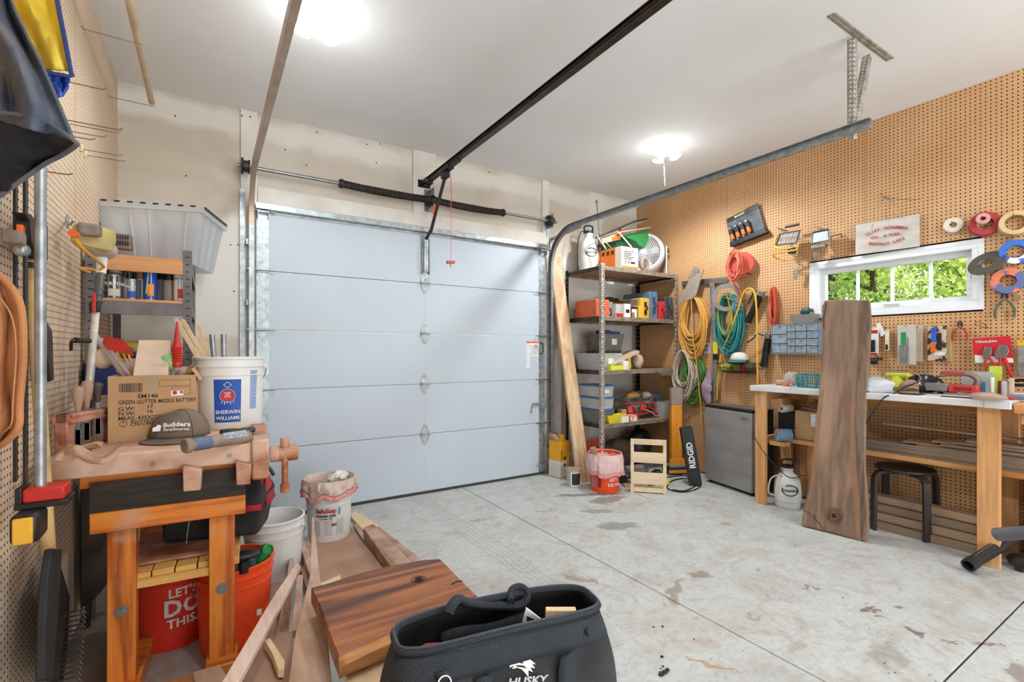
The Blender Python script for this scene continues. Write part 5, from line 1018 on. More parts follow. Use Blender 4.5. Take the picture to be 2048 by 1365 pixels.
for s_ in (1, -1): c0 = fc + sd * s_ * (Rf + .03); part('stand_side', MB().slabpoly([Vector((c0.x, c0.y, 2.45)) + ax * .045, Vector((c0.x, c0.y, 2.45)) - ax * .045, Vector((c0.x, c0.y, SZ[0])) - ax * .12, Vector((c0.x, c0.y, SZ[0])) + ax * .10], sd * s_ * .012), mat('stand_pale', (206, 212, 222), .4), fn, w=1, bev=.003); part('tilt_knob', MB().cyl(c0 + Vector((0, 0, .02)), c0 + Vector((0, 0, .02)) + sd * s_ * .03, .02, n=14), M_dsteel, fn, w=1)
# spreader: green hopper with tubular handle lying upside down
def k7(x, y, Y): return P(1130 + x / 7.585, 400 + y / 7.585, y=Y)
gs = thing('lawn_spreader', 'green lawn spreader with tan tube handles lying behind the orange carton', 'spreader', (3.85, 3.8, SZ[0])); M_gh = plastic('hopper_green', (52, 136, 76)); M_tt = mat('tan_tube', (182, 168, 148), .5, .3)
hp = [k7(900, 545, 3.72), k7(1295, 450, 3.72), k7(1290, 650, 3.72), k7(1200, 730, 3.72), k7(1130, 700, 3.72), k7(1080, 630, 3.72), k7(980, 590, 3.72)]; part('hopper', MB().slabpoly(hp, (0, .16, .01)), M_gh, gs, w=1, bev=.012, seg=3)
part('hopper_lid', MB().slabpoly([k7(560, 640, 3.80), k7(860, 560, 3.80), k7(1000, 700, 3.80), k7(620, 760, 3.80)], (0, .1, -.02)), mat('hopper_dark', (34, 78, 52), .5), gs, w=1, bev=.01)
part('control_housing', MB().slabpoly([k7(565, 590, 3.70), k7(820, 500, 3.70), k7(850, 600, 3.70), k7(570, 665, 3.70)], (0, .05, 0)), mat('dusty_tan', (188, 160, 134), .7, col2=(160, 134, 110)), gs, w=1, bev=.008); part('control_lever', MB().slabpoly([k7(715, 570, 3.69), k7(835, 515, 3.69), k7(850, 560, 3.69), k7(740, 632, 3.69)], (0, .02, 0)), M_orange, gs, w=1, bev=.006)
part('red_cap', MB().box(k7(840, 455, 3.70), (.03, .03, .02)), M_red, gs, w=1, bev=.004)
for tpts in ([(470, 575, 3.7), (830, 425, 3.68), (1050, 330, 3.64), (1245, 290, 3.6)], [(480, 560, 3.84), (700, 520, 3.84), (1240, 300, 3.62)], [(790, 500, 3.66), (1290, 420, 3.66)], [(480, 545, 3.68), (620, 745, 3.60)], [(820, 500, 3.66), (1010, 720, 3.58)], [(600, 620, 3.66), (700, 730, 3.62)]):
    part('tube', MB().tube([k7(*p_) for p_ in tpts], .009 if len(tpts) > 2 or tpts[0][1] < 560 else .003, 10), M_tt if tpts[0][0] != 470 else M_dsteel, gs, w=1)
c = k7(1205, 970, 3.56); t = thing('spreader_wheel', 'small dusty wheel on the top shelf between carton and fan', 'wheel', (c.x, c.y + .03, SZ[0])); c.z = SZ[0] + .082; part('tyre', MB().torus(c, .062, .02, 28, 10, (.25, -1, 0)), mat('dusty_tyre', (150, 136, 122), .8), t, w=1); part('wheel_hub', MB().lathe([(0, .014), (.035, .012), (.05, .0), (.05, -.012), (0, -.012)], c, 20, axis=(.25, -1, 0)), M_gun, t, w=1)
# -- second shelf
z2 = SZ[1]
case('orange plastic tool case leftmost on the second shelf', (3.285, 3.47, 3.62, 3.95, z2, z2 + .185), mat('case_orange', (210, 104, 62), .5))
case('grey tool case beside the orange one on the second shelf', (3.47, 3.56, 3.66, 3.98, z2, z2 + .17), mat('case_grey', (150, 146, 142), .5))
t = thing('parts_pack', 'clear pack of red parts behind the shelf post on the second shelf', 'package', (3.55, 3.58, z2)); part('clear_pack', MB().frus((3.55, 3.60, z2), (.1, .07), (.07, .05), .14), M_tubc, t, w=1, bev=.004); part('red_base', MB().bb(3.51, 3.60, 3.56, 3.63, z2, z2 + .045), M_red, t, w=1, bev=.003)
carton('slim white printed carton on the second shelf', 'box', (3.60, 3.685, 3.54, 3.72, z2, z2 + .145), M_paper, face=(M_dsteel, .2, .8, .35, .6))
carton('small copper-coloured tin on the second shelf front', 'tin', (3.70, 3.735, 3.53, 3.57, z2, z2 + .06), mat('copper_tin', (190, 130, 96), .4, .5), name='tin')
carton('dark and white boxed blade set on the second shelf', 'box', (3.715, 3.83, 3.58, 3.74, z2, z2 + .125), M_dsteel, face=(M_paper, .25, .9, .1, .8))
carton('narrow yellow-edged carton on the second shelf', 'box', (3.833, 3.855, 3.56, 3.75, z2, z2 + .14), mat('box_yellow2', (226, 180, 60), .6))
t = case('grey-topped yellow tool case in the middle of the second shelf', (3.86, 3.99, 3.56, 3.90, z2, z2 + .225), mat('case_yellow', (222, 170, 52), .5, col2=(208, 156, 46)), M_dsteel); part('grey_side', MB().bb(3.855, 3.859, 3.60, 3.88, z2 + .02, z2 + .21), M_gun, t, w=1)
case('large blue tool case standing on the second shelf', (3.995, 4.12, 3.56, 3.96, z2, z2 + .30), mat('case_blue', (74, 104, 134), .55, col2=(100, 116, 134), sc=10), mat('case_blue_dark', (50, 70, 92), .5))
case('slim red tool case between the blue and black cases', (4.125, 4.21, 3.54, 3.80, z2, z2 + .20), M_red)
case('dusty black tool case at the right end of the second shelf', (4.215, 4.345, 3.54, 3.95, z2, z2 + .255), mat('case_black', (52, 50, 54), .6, col2=(84, 78, 76), sc=14))
crumple('canvas_bag', 'dark folded bag lying at the back of the second shelf', 'bag', (3.82, 3.96, z2 + .14), (.22, .075, .13), mat('dark_canvas', (66, 56, 50), .9), 7, amp=.25)
t = carton('black box with yellow lettering behind the white carton', 'box', (3.60, 3.83, 3.80, 3.88, z2, z2 + .20), M_black); text('DEWALT', .045, FR((3.72, 3.7995, z2 + .165), (1, 0, 0), (0, 0, 1)), mat('letter_yellow', (226, 176, 50), .5), t, w=1, bold=.03)
# -- third shelf
z3 = SZ[2]
carton('flat dark carton lying under the grey tub', 'box', (3.44, 3.72, 3.70, 3.95, z3 + .172, z3 + .20), mat('dark_print', (66, 72, 52), .6, col2=(40, 36, 32)))
tub('clear tub of odds and ends left on the third shelf', (3.30, 3.63, 3.60, 3.96, z3, z3 + .172), M_tubc, fill=mat('mixed_fill', (190, 180, 130), .8, col2=(110, 120, 110), sc=25), label=M_paper)
t = tub('smoky grey tub heaped with blue things on the third shelf', (3.46, 3.76, 3.70, 3.93, z3 + .20, z3 + .375), M_tubg, taper=.8, label=M_paper); part('blue_item', MB().box((.02, 0, .19), (.22, .15, .03), rot=(.0, .05, 0)).box((-.03, .02, .205), (.12, .1, .025)), mat('dull_blue', (44, 74, 124), .6), t, bev=.006)
t = thing('wood_offcut', 'pale tapered board offcut propped across the third shelf', 'offcut', (3.75, 3.6, z3)); part('board', MB().slabpoly([P(1222, 727, y=3.6), P(1275, 701, y=3.6), P(1280, 703, y=3.6), P(1279, 707, y=3.6), P(1222, 734, y=3.6)], (0, .14, 0)), wood('pale_board', (206, 178, 156), (180, 148, 124), axis=0, ring=5), t, w=1, bev=.003)
carton('bright yellow box on the front of the third shelf', 'box', fbx(1222, 1247, 732, 741, 3.53, .06, z3), mat('neon', (222, 230, 40), .5))
carton('small white printed carton beside the yellow box', 'box', fbx(1247, 1257, 722, 739, 3.55, .1, z3), M_paper)
carton('grey carton with an orange lid on the third shelf', 'box', fbx(1232, 1249, 716, 732, 3.66, .14, z3), M_dsteel, face=(M_orange, 0, 1, .7, 1))
carton('yellow edged magazine box on the third shelf', 'box', fbx(1256, 1262, 712, 739, 3.62, .1, z3), mat('dull_yellow', (214, 190, 60), .6))
crumple('rag_bundle', 'beige rounded bundle at the right of the third shelf items', 'bundle', (3.93, 3.68, z3 + .085), (.06, .07, .085), mat('beige_cloth', (186, 164, 142), .9), 11, amp=.15)
# -- bottom shelf
z4 = SZ[3]; zz = z4
for k, hgt in enumerate((.125, .105, .105)):
    tub(['lowest of three clear boxes with blue lids, bottom shelf', 'middle of three clear boxes with blue lids, bottom shelf', 'top one of three clear boxes with blue lids, bottom shelf'][k], (3.275, 3.47, 3.56, 3.86, zz, zz + hgt), M_tubg if k == 0 else M_tubc, lid=M_lidblue, taper=.93, label=M_paper if k == 2 else None, group='blue lidded boxes stacked on the bottom shelf', fill=mat('mixed_fill2', (120, 112, 110), .8, col2=(160, 150, 140), sc=30)); zz += hgt + .017
t = tub('yellow open tray behind the shelf post on the bottom shelf', (3.33, 3.60, 3.505, 3.60, z4, z4 + .085), mat('tray_yellow', (226, 200, 48), .5), taper=.7, name='parts_tray', cat='tray')
single('tape_roll', MB().lathe([(.02, 0), (.042, 0), (.042, .03), (.02, .03)], (3.47, 3.63, z4 + .088), 20, close=True, axis=(0, -.5, 1)), mat('pale_tape', (206, 206, 196), .5), 'pale roll of tape lying on the yellow tray', 'tape')
carton('white parts carton right of the yellow tray', 'box', (3.52, 3.62, 3.50, 3.50 + .004 + .05, z4, z4 + .06), M_paper).location
carton('orange and white carton on the bottom shelf edge', 'box', (3.655, 3.75, 3.51, 3.60, z4, z4 + .065), mat('orange_white', (226, 150, 110), .6, col2=(232, 214, 200), sc=16, thr=(.48, .52)))
carton('little brown open carton behind the orange one', 'box', (3.63, 3.70, 3.61, 3.68, z4, z4 + .115), M_card)
# slumped grey and red tool bag: body with pockets, red piping, contents
tb = thing('canvas_tool_bag', 'large slumped grey and red tool bag on the bottom shelf', 'tool bag', (3.93, 3.74, z4)); M_cv = mat('grey_canvas', (120, 112, 100), .9, col2=(56, 50, 46), sc=9, bump=.2); M_rp = mat('red_piping', (170, 34, 44), .6)
bgm = MB().ell((0, 0, .11), (.30, .16, .13), 26, 14); bgm.v = [tuple(Vector(v) * (1 + .22 * noise.noise(Vector(v) * 9)) ) for v in bgm.v]; bgm.v = [(v[0], v[1], max(v[2], .002)) for v in bgm.v]; part('bag_body', bgm, M_cv, tb)
for pts in ([(-.27, -.10, .17), (-.1, -.165, .175), (.08, -.17, .16), (.22, -.13, .17), (.28, -.05, .20)], [(-.28, -.08, .12), (-.2, -.15, .08), (-.05, -.175, .06), (.1, -.175, .07), (.22, -.14, .05)], [(-.16, -.16, .13), (-.1, -.175, .02)], [(.1, -.17, .13), (.16, -.165, .05), (.24, -.13, .03)], [(.05, -.165, .13), (.12, -.175, .10), (.2, -.15, .12)]): part('red_piping', MB().tube(catmull(pts, 5), .008, 8), M_rp, tb)
part('red_pocket', MB().box((-.03, -.175, .125), (.07, .02, .065), rot=(.2, .3, .1)).box((-.2, -.15, .11), (.05, .02, .07), rot=(.1, -.4, -.5)), mat('red_bright', (214, 60, 52), .6), tb, bev=.006); part('tan_glove', MB().ell((-.05, -.04, .24), (.09, .06, .045), 18, 10).jitter(.012, 16), mat('tan_leather', (196, 146, 86), .8), tb)
part('white_rag', MB().ell((.16, -.03, .235), (.08, .06, .04), 18, 10).jitter(.02, 16, 4), mat('rag', (196, 180, 168), .9), tb); part('brown_glove', MB().ell((.07, .0, .24), (.08, .06, .05), 18, 10).jitter(.02, 16, 8), mat('brown_leather', (112, 84, 64), .8), tb)
part('strap', MB().tube(catmull([(.0, -.17, .10), (.08, -.19, .07), (.14, -.185, .03), (.24, -.16, .015), (.31, -.15, .01)], 5), .007, 6), mat('grey_strap', (176, 158, 144), .8), tb)
tub('clear box with a blue lid at the right of the bottom shelf', (4.12, 4.33, 3.68, 3.98, z4, z4 + .24), M_tubg, lid=M_lidblue, taper=.92, label=M_paper); tub('open clear tub in front of the blue lidded box, bottom shelf', (4.15, 4.335, 3.53, 3.67, z4, z4 + .17), M_tubc, taper=.8, fill=mat('mixed_fill3', (150, 140, 124), .8, sc=25))
# -- standing on the floor
M_lum = wood('old_plank', (214, 184, 146), (186, 146, 106), axis=2, sc=.9, ring=9, rough=.7, seed=3)
a, b_ = Vector((3.12, 3.60, .0)), Vector((3.135, 4.09, 2.30)); d = (b_ - a).normalized(); sx = Vector((1, -.12, 0)).normalized(); mb = MB(); ny = d.cross(sx).normalized()
mb.slabpoly([a - sx * .072, a + sx * .072, b_ + sx * .07, b_ - sx * .07], ny * .036); mb.v = [(v[0], v[1], max(v[2], .0)) for v in mb.v]
single('wooden_plank', mb, M_lum, 'long weathered plank leaning on the wall between door track and shelves', 'plank', bev=.003)
q = P(1121, 958, z=0); bb2 = thing('drink_carton', 'tall yellow and white drinks carton with torn top beside the plank', 'carton', (q.x, q.y, 0), rz=.12); M_yel = mat('drink_yellow', (236, 172, 32), .55, col2=(228, 156, 24))
part('box_body', MB().bb(0, .13, 0, .17, 0, .37), M_yel, bb2, bev=.002); part('white_panel', MB().bb(-.001, .09, -.0015, 0, .004, .17).bb(-.0015, 0, 0, .17, .004, .17), M_wbox, bb2); part('torn_flap', MB().add([(0, 0, .37), (0, .17, .37), (-.01, .17, .43), (-.015, .05, .445)], [(0, 1, 2, 3)]).add([(0, .17, .37), (.13, .17, .37), (.12, .18, .44), (.02, .18, .44)], [(0, 1, 2, 3)]), M_card, bb2, solid=.003)
part('can', MB().cyl((.085, .07, .30), (.085, .07, .43), .033, n=18), M_yel, bb2, bev=.006); text('golden', .115, FR((.1305, .085, .17), (0, 0, 1), (0, -1, 0)) @ Matrix.Rotation(PI, 4, 'Z') if 0 else FR((.1315, .08, .19), (0, .35, 1), (0, -1, .2)), M_black, bb2, bold=.02)
part('box_print', MB().box((.06, -.0018, .20), (.025, .001, .03), rot=(0, .7, 0)).bb(.012, .02, -.002, -.001, .19, .29).box((.06, -.002, .13), (.025, .001, .03), rot=(0, .7, 0)), M_black, bb2)
q = P(1155, 975, z=0); t = thing('putty_tub', 'small clear plastic tub with a dark label on the floor by the plank', 'tub', (q.x, q.y + .06, 0)); part('tub', MB().lathe([(0, .003), (.058, .003), (.060, 0), (.068, .15), (.072, .152), (.072, .162), (.066, .162), (.058, .01), (0, .008)], n=28), M_tubc, t)
patch(t, mat('dark_label', (38, 40, 44), .6), .061, -.9, .55, .02, .13, tap=.05); patch(t, M_paper, .0605, -1.1, .9, .008, .14, tap=.05, off=.0004); part('lid_film', MB().lathe([(0, .163), (.073, .163), (.074, .158), (.073, .166), (0, .166)], n=28), mat('film', (214, 186, 152), .3, alpha=.6), t); part('contents', MB().lathe([(0, .01), (.055, .01), (.061, .12), (0, .12)], n=24), M_dsteel, t)
M_liner = mat('pink_liner', (232, 206, 200), .5, col2=(222, 182, 176), sc=18, bump=.6, bs=30, alpha=.93); M_pinkband = mat('pink_band', (214, 140, 134), .55, bump=.4, bs=30)
def liner(t, R_, h, drop, m1, m2, seed=0, up=.01, tatter=.05):
    """plastic bag liner folded over a bucket rim"""
    def f(u, v):
        a = u * 2 * PI; w = noise.noise(Vector((math.cos(a) * 2.2, math.sin(a) * 2.2, seed))); w2 = noise.noise(Vector((math.cos(a) * 7, math.sin(a) * 7, seed + v * 2)))
        if v < .28: k = v / .28; r = R_ * (.80 + .2 * k); z = h - .12 * (1 - k) + up * k
        else: k = (v - .28) / .72; r = R_ * (1.04 + .05 * math.sin(k * 2.6) + .03 * k) + .012 * k * w2; z = h + up - k * (drop + tatter * w) 
        r += .005 * w2; return (r * math.cos(a), r * math.sin(a), z + .005 * w)
    bl_ = part('bag_liner', MB().grid(f, 72, 16), m1, t, solid=.0012)
    def g(u, v):
        p = Vector(f(u, .965 + .035 * v)); return (p.x * (1.012 + .05 * v), p.y * (1.012 + .05 * v), p.z - .006 - .022 * v)
    part('liner_band', MB().grid(g, 72, 3), m2, bl_, solid=.0012)
q = P(1212, 988, z=0); t = bucket('orange_bucket', 'orange bucket with a pale pink bag liner on the floor before the shelves', 'bucket', (q.x + .08, q.y + .10, 0), .125, .145, .345, M_bo); liner(t, .15, .345, .17, M_liner, M_pinkband, 3, tatter=.06)
va = -math.atan2(q.x + .08, q.y + .1); text("LET'S", .04, wrapM(va + .62, .137, .125), M_inkw, t, wrap=.135, bold=.03); text('DO THIS.', .036, wrapM(va + .75, .135, .075), M_inkw, t, wrap=.133, bold=.03); patch(t, mat('barcode_label', (150, 140, 176), .6), .126, va - 1.1, va - .85, .03, .16, tap=.05); patch(t, mat('label_dark_red', (120, 40, 30), .6), .126, va - .5, va - .25, .05, .15, tap=.05)
part('cloth_roll', MB().lathe([(0, 0), (.03, 0), (.032, .02), (.03, .16), (0, .165)], (-.09, .03, .24), 14, axis=(-.2, 0, 1)), mat('brown_cloth', (164, 132, 116), .8), t)
# carrier frame
M_pl = wood('carrier_pine', (226, 204, 172), (206, 176, 138), axis=2, ring=5, rough=.65, knots=3)
M_plx = wood('carrier_pine_x', (226, 204, 172), (206, 176, 138), axis=0, ring=5, rough=.65)
q, q2 = P(1261, 985, z=0), P(1333, 990, z=0); an = math.atan2(q2.y - q.y, q2.x - q.x); wc = (q2 - q).length
cr = thing('pine_rack', 'small open pine frame with two cross boards standing on the floor', 'frame', (q.x, q.y, 0), rz=an); hc = LP(cr, 1262, 879, y=0).z
for x in (0, wc - .03): part('upright', MB().bb(x, x + .03, 0, .04, 0, hc), M_pl, cr, bev=.002)
part('top_rail', MB().bb(.0305, wc - .0305, 0, .04, hc - .045, hc), M_plx, cr, bev=.002); part('bottom_rail', MB().bb(.0305, wc - .0305, 0, .04, .008, .05), M_plx, cr, bev=.002)
for y0, y1 in ((905, 926), (945, 969)): part('cross_board', MB().bb(.004, wc - .004, -.012, -.0005, LP(cr, 1290, y1, y=0).z, LP(cr, 1290, y0, y=0).z), M_plx, cr, bev=.0015)
# yellow stand
q = P(1362, 950, z=0); M_ys = mat('stand_yellow', (236, 158, 40), .5, col2=(222, 140, 30), sc=5)
ys = thing('roller_stand', 'tall orange-yellow tool stand with black foot left of the fridge', 'stand', (q.x, q.y + .05, 0), rz=-.45); zt1 = .93
part('foot', MB().bb(-.115, .115, -.06, .12, 0, .075), M_black, ys, bev=.008); part('foot_plate', MB().bb(-.116, .116, -.063, -.06, .02, .055), M_ys, ys); part('tread', MB().bb(-.10, .10, -.05, .06, .075, .10), mat('tread', (148, 136, 124), .7), ys, bev=.004)
part('lower_plate', MB().bb(-.085, .085, -.012, -.002, .08, .16), M_ys, ys, bev=.003); part('column', MB().bb(-.058, .058, .0, .06, .10, .72), M_ys, ys, bev=.006); rb = MB(); [rb.bb(x - .003, x + .003, -.005, .0, .14, .70) for x in (-.036, .0, .036)]; part('column_rib', rb, M_ys, ys, kind='stuff')
part('top_sleeve', MB().bb(-.063, .063, .002, .058, .72, .90), mat('sleeve_grey', (150, 136, 126), .6), ys, bev=.004)
for k in range(5): part('notch', MB().bb(-.014, .014, -.003, 0, .18 + k * .11, .186 + k * .11), mat('stand_shade', (176, 106, 20), .5), ys)
# dark vertical case behind with text
q = P(1390, 930, z=0); ck2 = thing('tool_case', 'black upright tool case with orange knob behind the yellow stand', 'tool case', (q.x - .02, q.y + .2, 0), rz=-.9); part('shell', MB().add([(-.10, 0, 0), (.12, 0, 0), (.12, 0, .50), (.06, 0, .70), (-.06, 0, .76), (-.10, 0, .60), (-.10, .07, 0), (.12, .07, 0), (.12, .07, .50), (.06, .07, .70), (-.06, .07, .76), (-.10, .07, .60)], [(0, 1, 2, 3, 4, 5), (11, 10, 9, 8, 7, 6)] + [(i, 6 + i, 6 + (i + 1) % 6, (i + 1) % 6) for i in range(6)]), M_black, ck2, bev=.008)
part('orange_knob', MB().cyl((.02, -.03, .70), (.02, .005, .70), .032, n=18), M_orange, ck2, bev=.005); text('FEATHERLITE', .045, FR((.03, -.001, .42), (0, 0, 1), (-1, 0, 0)), M_inkw, ck2)
# long black box with big white letters leaning on the fridge
a, b_ = P(1392, 968, z=0.0), P(1378, 872, c=4.9); t = thing('long_box', 'long black box with large white letters leaning beside the fridge', 'box', tuple(P(1393, 974, z=0)), rot=(0, -.16, -.75)); part('box_body', MB().bb(-.055, .055, 0, .10, .01, .56), M_black, t, bev=.003)
text('RIDGID', .075, FR((.0, -.0012, .30), (0, 0, 1), (-1, 0, 0)), M_inkw, t, bold=.03)
# floor clutter under the lowest shelf
crumple('orange_ear_muffs', 'orange and brown rounded tool under the shelving unit', 'tool', (3.52, 3.62, .12), (.09, .08, .085), mat('orange_brown', (214, 104, 40), .5, col2=(96, 62, 44), sc=7, thr=(.47, .53)), 2, amp=.2)
crumple('brown_bag', 'dark brown bag slumped under the bottom shelf behind the frame', 'bag', (3.72, 3.78, .17), (.20, .14, .17), mat('brown_bag', (92, 70, 56), .9, col2=(60, 46, 38)), 6, amp=.3)
crumple('black_bag', 'black bundle at the back right under the bottom shelf', 'bag', (4.12, 3.85, .2), (.18, .14, .2), M_black, 16, amp=.2)
single('red_cushion', MB().box((3.34, 3.72, .30), (.19, .03, .2), rot=(.25, .1, 0)), mat('red_vinyl', (172, 70, 60), .6), 'dull red square pad standing behind the liner bucket', 'pad', bev=.015, seg=3)
r = random.Random(12); MC = [M_dsteel, M_black, mat('teal_tool', (40, 74, 82), .5), mat('olive_tool', (140, 150, 60), .6), M_gun, mat('lime_tool', (206, 222, 60), .5)]
for k, (x, y, s, m_, lab) in enumerate([(3.42, 3.36, .07, 0, 'dark metal offcut on the floor left of the pine frame'), (3.55, 3.3, .09, 4, 'grey power tool lying behind the pine frame, left'), (3.66, 3.22, .08, 0, 'dark tool lying in the middle behind the pine frame'), (3.73, 3.12, .05, 5, 'lime green tape measure behind the pine frame'), (3.60, 3.18, .04, 3, 'olive round tool seen through the bottom of the pine frame'), (3.48, 3.44, .1, 2, 'teal tool body just right of the liner bucket'), (3.82, 3.3, .08, 1, 'black tool by the foot of the yellow stand'), (3.7, 3.5, .1, 4, 'grey clamp head under the shelf behind the pine frame')]):
    t = thing('hand_tool', lab, 'tool', (x, y, 0), rz=r.uniform(0, 3)); part('tool_body', MB().box((0, 0, s * .62), (s * 2, s * .9, s * 1.1), rot=(0, .12, 0)), MC[m_], t, bev=s * .2, seg=3); part('grip', MB().cyl((s * .5, 0, s * .5), (s * 1.9, s * .4, s * .35), s * .28, s * .3, 12), MC[(m_ + 1) % 6], t, bev=.004); part('collar', MB().cyl((-s * 1.0, 0, s * .6), (-s * 1.35, 0, s * .58), s * .38, s * .24, 14), M_steel, t)
single('floor_offcut', MB().bb(0, .32, 0, .05, 0, .025), M_lum, 'short dark wood strip on the floor behind the pine frame base', 'offcut', loc=(3.33, 3.27, 0), rz=-.3, bev=.002)
# cords on the floor
def zf(*pp, r=.0045): return [P(a, b, z=r) for a, b in pp]
single('power_cord', MB().tube(catmull(zf((1345, 880), (1362, 935), (1372, 962), (1385, 975), (1380, 988), (1350, 996), (1300, 996), (1280, 990), (1258, 980)), 6), .0045, 8), mat('cord_white', (206, 202, 198), .5), 'white power cord curving over the floor in front of the pine frame', 'cord')
single('black_cable', MB().tube(catmull(zf((1335, 955), (1368, 952), (1396, 962), (1398, 976), (1365, 985), (1335, 977), (1345, 962), (1375, 958), (1392, 970), (1370, 982), (1345, 980), r=.006), 6), .006, 8), M_rubber, 'black cable coiled on the floor right of the pine frame', 'cable')
# ---------------------------------------------------------------- left shelving unit by the back wall
M_rack = mat('rack_grey', (118, 114, 114), .5, .2, col2=(98, 92, 90), sc=8); RX0, RX1, RY0, RY1 = -.495, -.07, 3.02, 3.85; M_ply = wood('shelf_ply', (206, 148, 96), (172, 112, 66), axis=0, ring=4)
rk2 = thing('storage_rack', 'grey steel storage rack with wooden shelves against the left wall', 'shelving', ((RX0 + RX1) / 2, RY0, 0)); zr = P(373, 603, y=RY0).z; ztop = P(373, 513, y=RY0).z
for x, y in ((RX0, RY0), (RX1 - .04, RY0), (RX0, RY1 - .04), (RX1 - .04, RY1 - .04)):
    part('post', MB().bb(x, x + .04, y, y + .003, 0, ztop + .03).bb(x, x + .003, y, y + .04, 0, ztop + .03), M_rack, rk2, w=1, bev=.001)
    if y == RY0:
        sl = MB(); [sl.bb(x + .012, x + .028, y - .0008, y + .0005, z, z + .006) for z in np.arange(.1, ztop, .038)]; part('slot', sl, M_black, rk2, w=1, kind='stuff')
for z in (ztop - .02, zr, 1.25, .55):
    part('shelf_board', MB().bb(RX0 + .004, RX1 - .004, RY0 + .004, RY1, z - .014, z), M_ply, rk2, w=1, bev=.002)
    part('beam', MB().bb(RX0 + .04, RX1 - .04, RY0 - .002, RY0 + .004, z - .078, z - .014), M_rack if z < 1.7 else M_ply, rk2, w=1, bev=.002)
    part('beam', MB().bb(RX1 - .004, RX1, RY0 + .04, RY1 - .04, z - .07, z - .014), M_rack, rk2, w=1, bev=.002)
def can(px, pyT, lab, Y, R_, m1, m2=None, cap=None, band=(.15, .8), z0=None, group='cans on the grey rack', nm='paint_can', txt=None):
    z0 = zr if z0 is None else z0; a = P(px, 600, y=Y); h = P(px, pyT, y=Y).z - z0; t = thing(nm, lab, 'can', (a.x, Y, z0), group=group)
    hb = h * (.78 if cap else 1); part('can_body', MB().lathe([(0, 0), (R_ * 1.02, 0), (R_ * 1.02, .004), (R_, .006), (R_, hb - .006), (R_ * 1.02, hb - .004), (R_ * 1.02, hb), (R_ * .9, hb), (R_ * .88, hb - .004), (0, hb - .004)], n=24), M_steel if m2 else m1, t)
    if m2: va = -math.atan2(a.x, Y); patch(t, m1, R_, -PI, PI, h * band[0] * .3, hb * .96, off=.0006); patch(t, m2, R_, va - .35, va + .55, h * .12, h * .42, off=.0012)
    if cap: part('cap', MB().lathe([(0, hb), (R_ * .96, hb), (R_ * .94, h), (0, h)], n=20), cap, t)
    if txt: va = -math.atan2(a.x, Y); text(txt, R_ * .42, wrapM(va, R_ + .0016, hb * .62), M_inkw, t, wrap=R_, bold=.02)
    return t
M_db = mat('brown_label', (64, 50, 46), .45); M_gl = mat('silver_label', (150, 150, 152), .4, .3)
can(226, 552, 'dark brown stain can at the left of the rack shelf, lower of two', 3.12, .052, M_db, mat('white_band', (206, 200, 190), .5), txt='POLYURETHANE', z0=zr)
can(229, 522, 'dark brown stain can stacked on top of the other at the left', 3.12, .050, M_db, M_gl, txt='OLD MASTERS', z0=P(226, 552, y=3.12).z + .003)
can(262, 560, 'silver and blue stain can second from the left on the rack', 3.14, .042, M_gl, M_blue, txt='POLY')
can(258, 546, 'dark jar standing behind the silver and blue can', 3.32, .04, mat('dark_jar', (46, 34, 32), .2))
can(300, 524, 'tall blue spray foam can with a yellow cap on the rack', 3.10, .030, M_blue, mat('lbl_orange', (230, 150, 60), .5), cap=mat('cap_yellow', (226, 186, 50), .5), nm='spray_can')
can(324, 548, 'pale spray can with a dark cap right of the blue foam can', 3.2, .026, M_gl, cap=M_black, nm='spray_can'); can(338, 550, 'tan spray can with a black cap on the rack shelf', 3.14, .029, mat('tan_label', (150, 134, 120), .5), cap=M_black, nm='spray_can')
can(360, 545, 'white spray can with yellow and red label next to rack post', 3.10, .030, mat('white_label', (220, 214, 206), .5), mat('lbl_red', (190, 50, 60), .5), cap=M_white, nm='spray_can')
single('foam_straw', MB().cyl(P(292, 588, y=3.06), P(298, 532, y=3.06), .0025, n=8), mat('straw_yellow', (220, 200, 110), .5), 'yellow straw taped along the blue foam can', 'straw')
carton('blue cased box standing low on the rack behind the chisels', 'box', (-.49, -.36, 2.98, 3.25, P(220, 790, y=2.98).z, P(220, 728, y=2.98).z), mat('navy', (34, 44, 110), .5), name='blue_case')
crumple('rack_rags', 'yellow and blue items lying on the rack shelf behind the carton', 'cloth', (-.27, 3.15, 1.29), (.14, .1, .045), mat('rag_mix', (190, 160, 60), .8, col2=(40, 60, 120), sc=8, thr=(.48, .52)), 5)
carton('long pale wooden box lying at the back of the rack shelf', 'box', (-.46, -.1, 3.4, 3.6, 1.252, 1.33), wood('pale_box', (206, 176, 140), (180, 146, 106), axis=0), name='wooden_box')
# large clear tote on the rack top
M_tote = mat('tote_plastic', (206, 208, 210), .22, alpha=.55, col2=(190, 192, 196), sc=3)
tq = thing('storage_tote', 'large clear plastic tote turned open side up on top of the grey rack', 'storage tote', (-.22, 3.62, ztop + .015), rz=-.30); w, d, h = .52, .44, .33; mb = MB(); N = 14
def rr(k, z, e=0, ribs=False):
    o = []
    W2, D2 = w / 2 * k + e, d / 2 * k + e
    for s_ in range(4):
        for i in range(N):
            t_ = i / N; rib = (.006 if (i % 4) in (1, 2) and ribs else 0)
            o.append([(-W2 + 2 * W2 * t_, -D2 - rib, z), (W2 + rib, -D2 + 2 * D2 * t_, z), (W2 - 2 * W2 * t_, D2 + rib, z), (-W2 - rib, D2 - 2 * D2 * t_, z)][s_])
    return o
rings = [rr(.80, 0, 0, True), rr(.97, h * .9, 0, True), rr(1, h * .9, .012), rr(1, h, .016), rr(.99, h), rr(.97, h * .88, -.003), rr(.80, .004, -.003)]; n4 = 4 * N
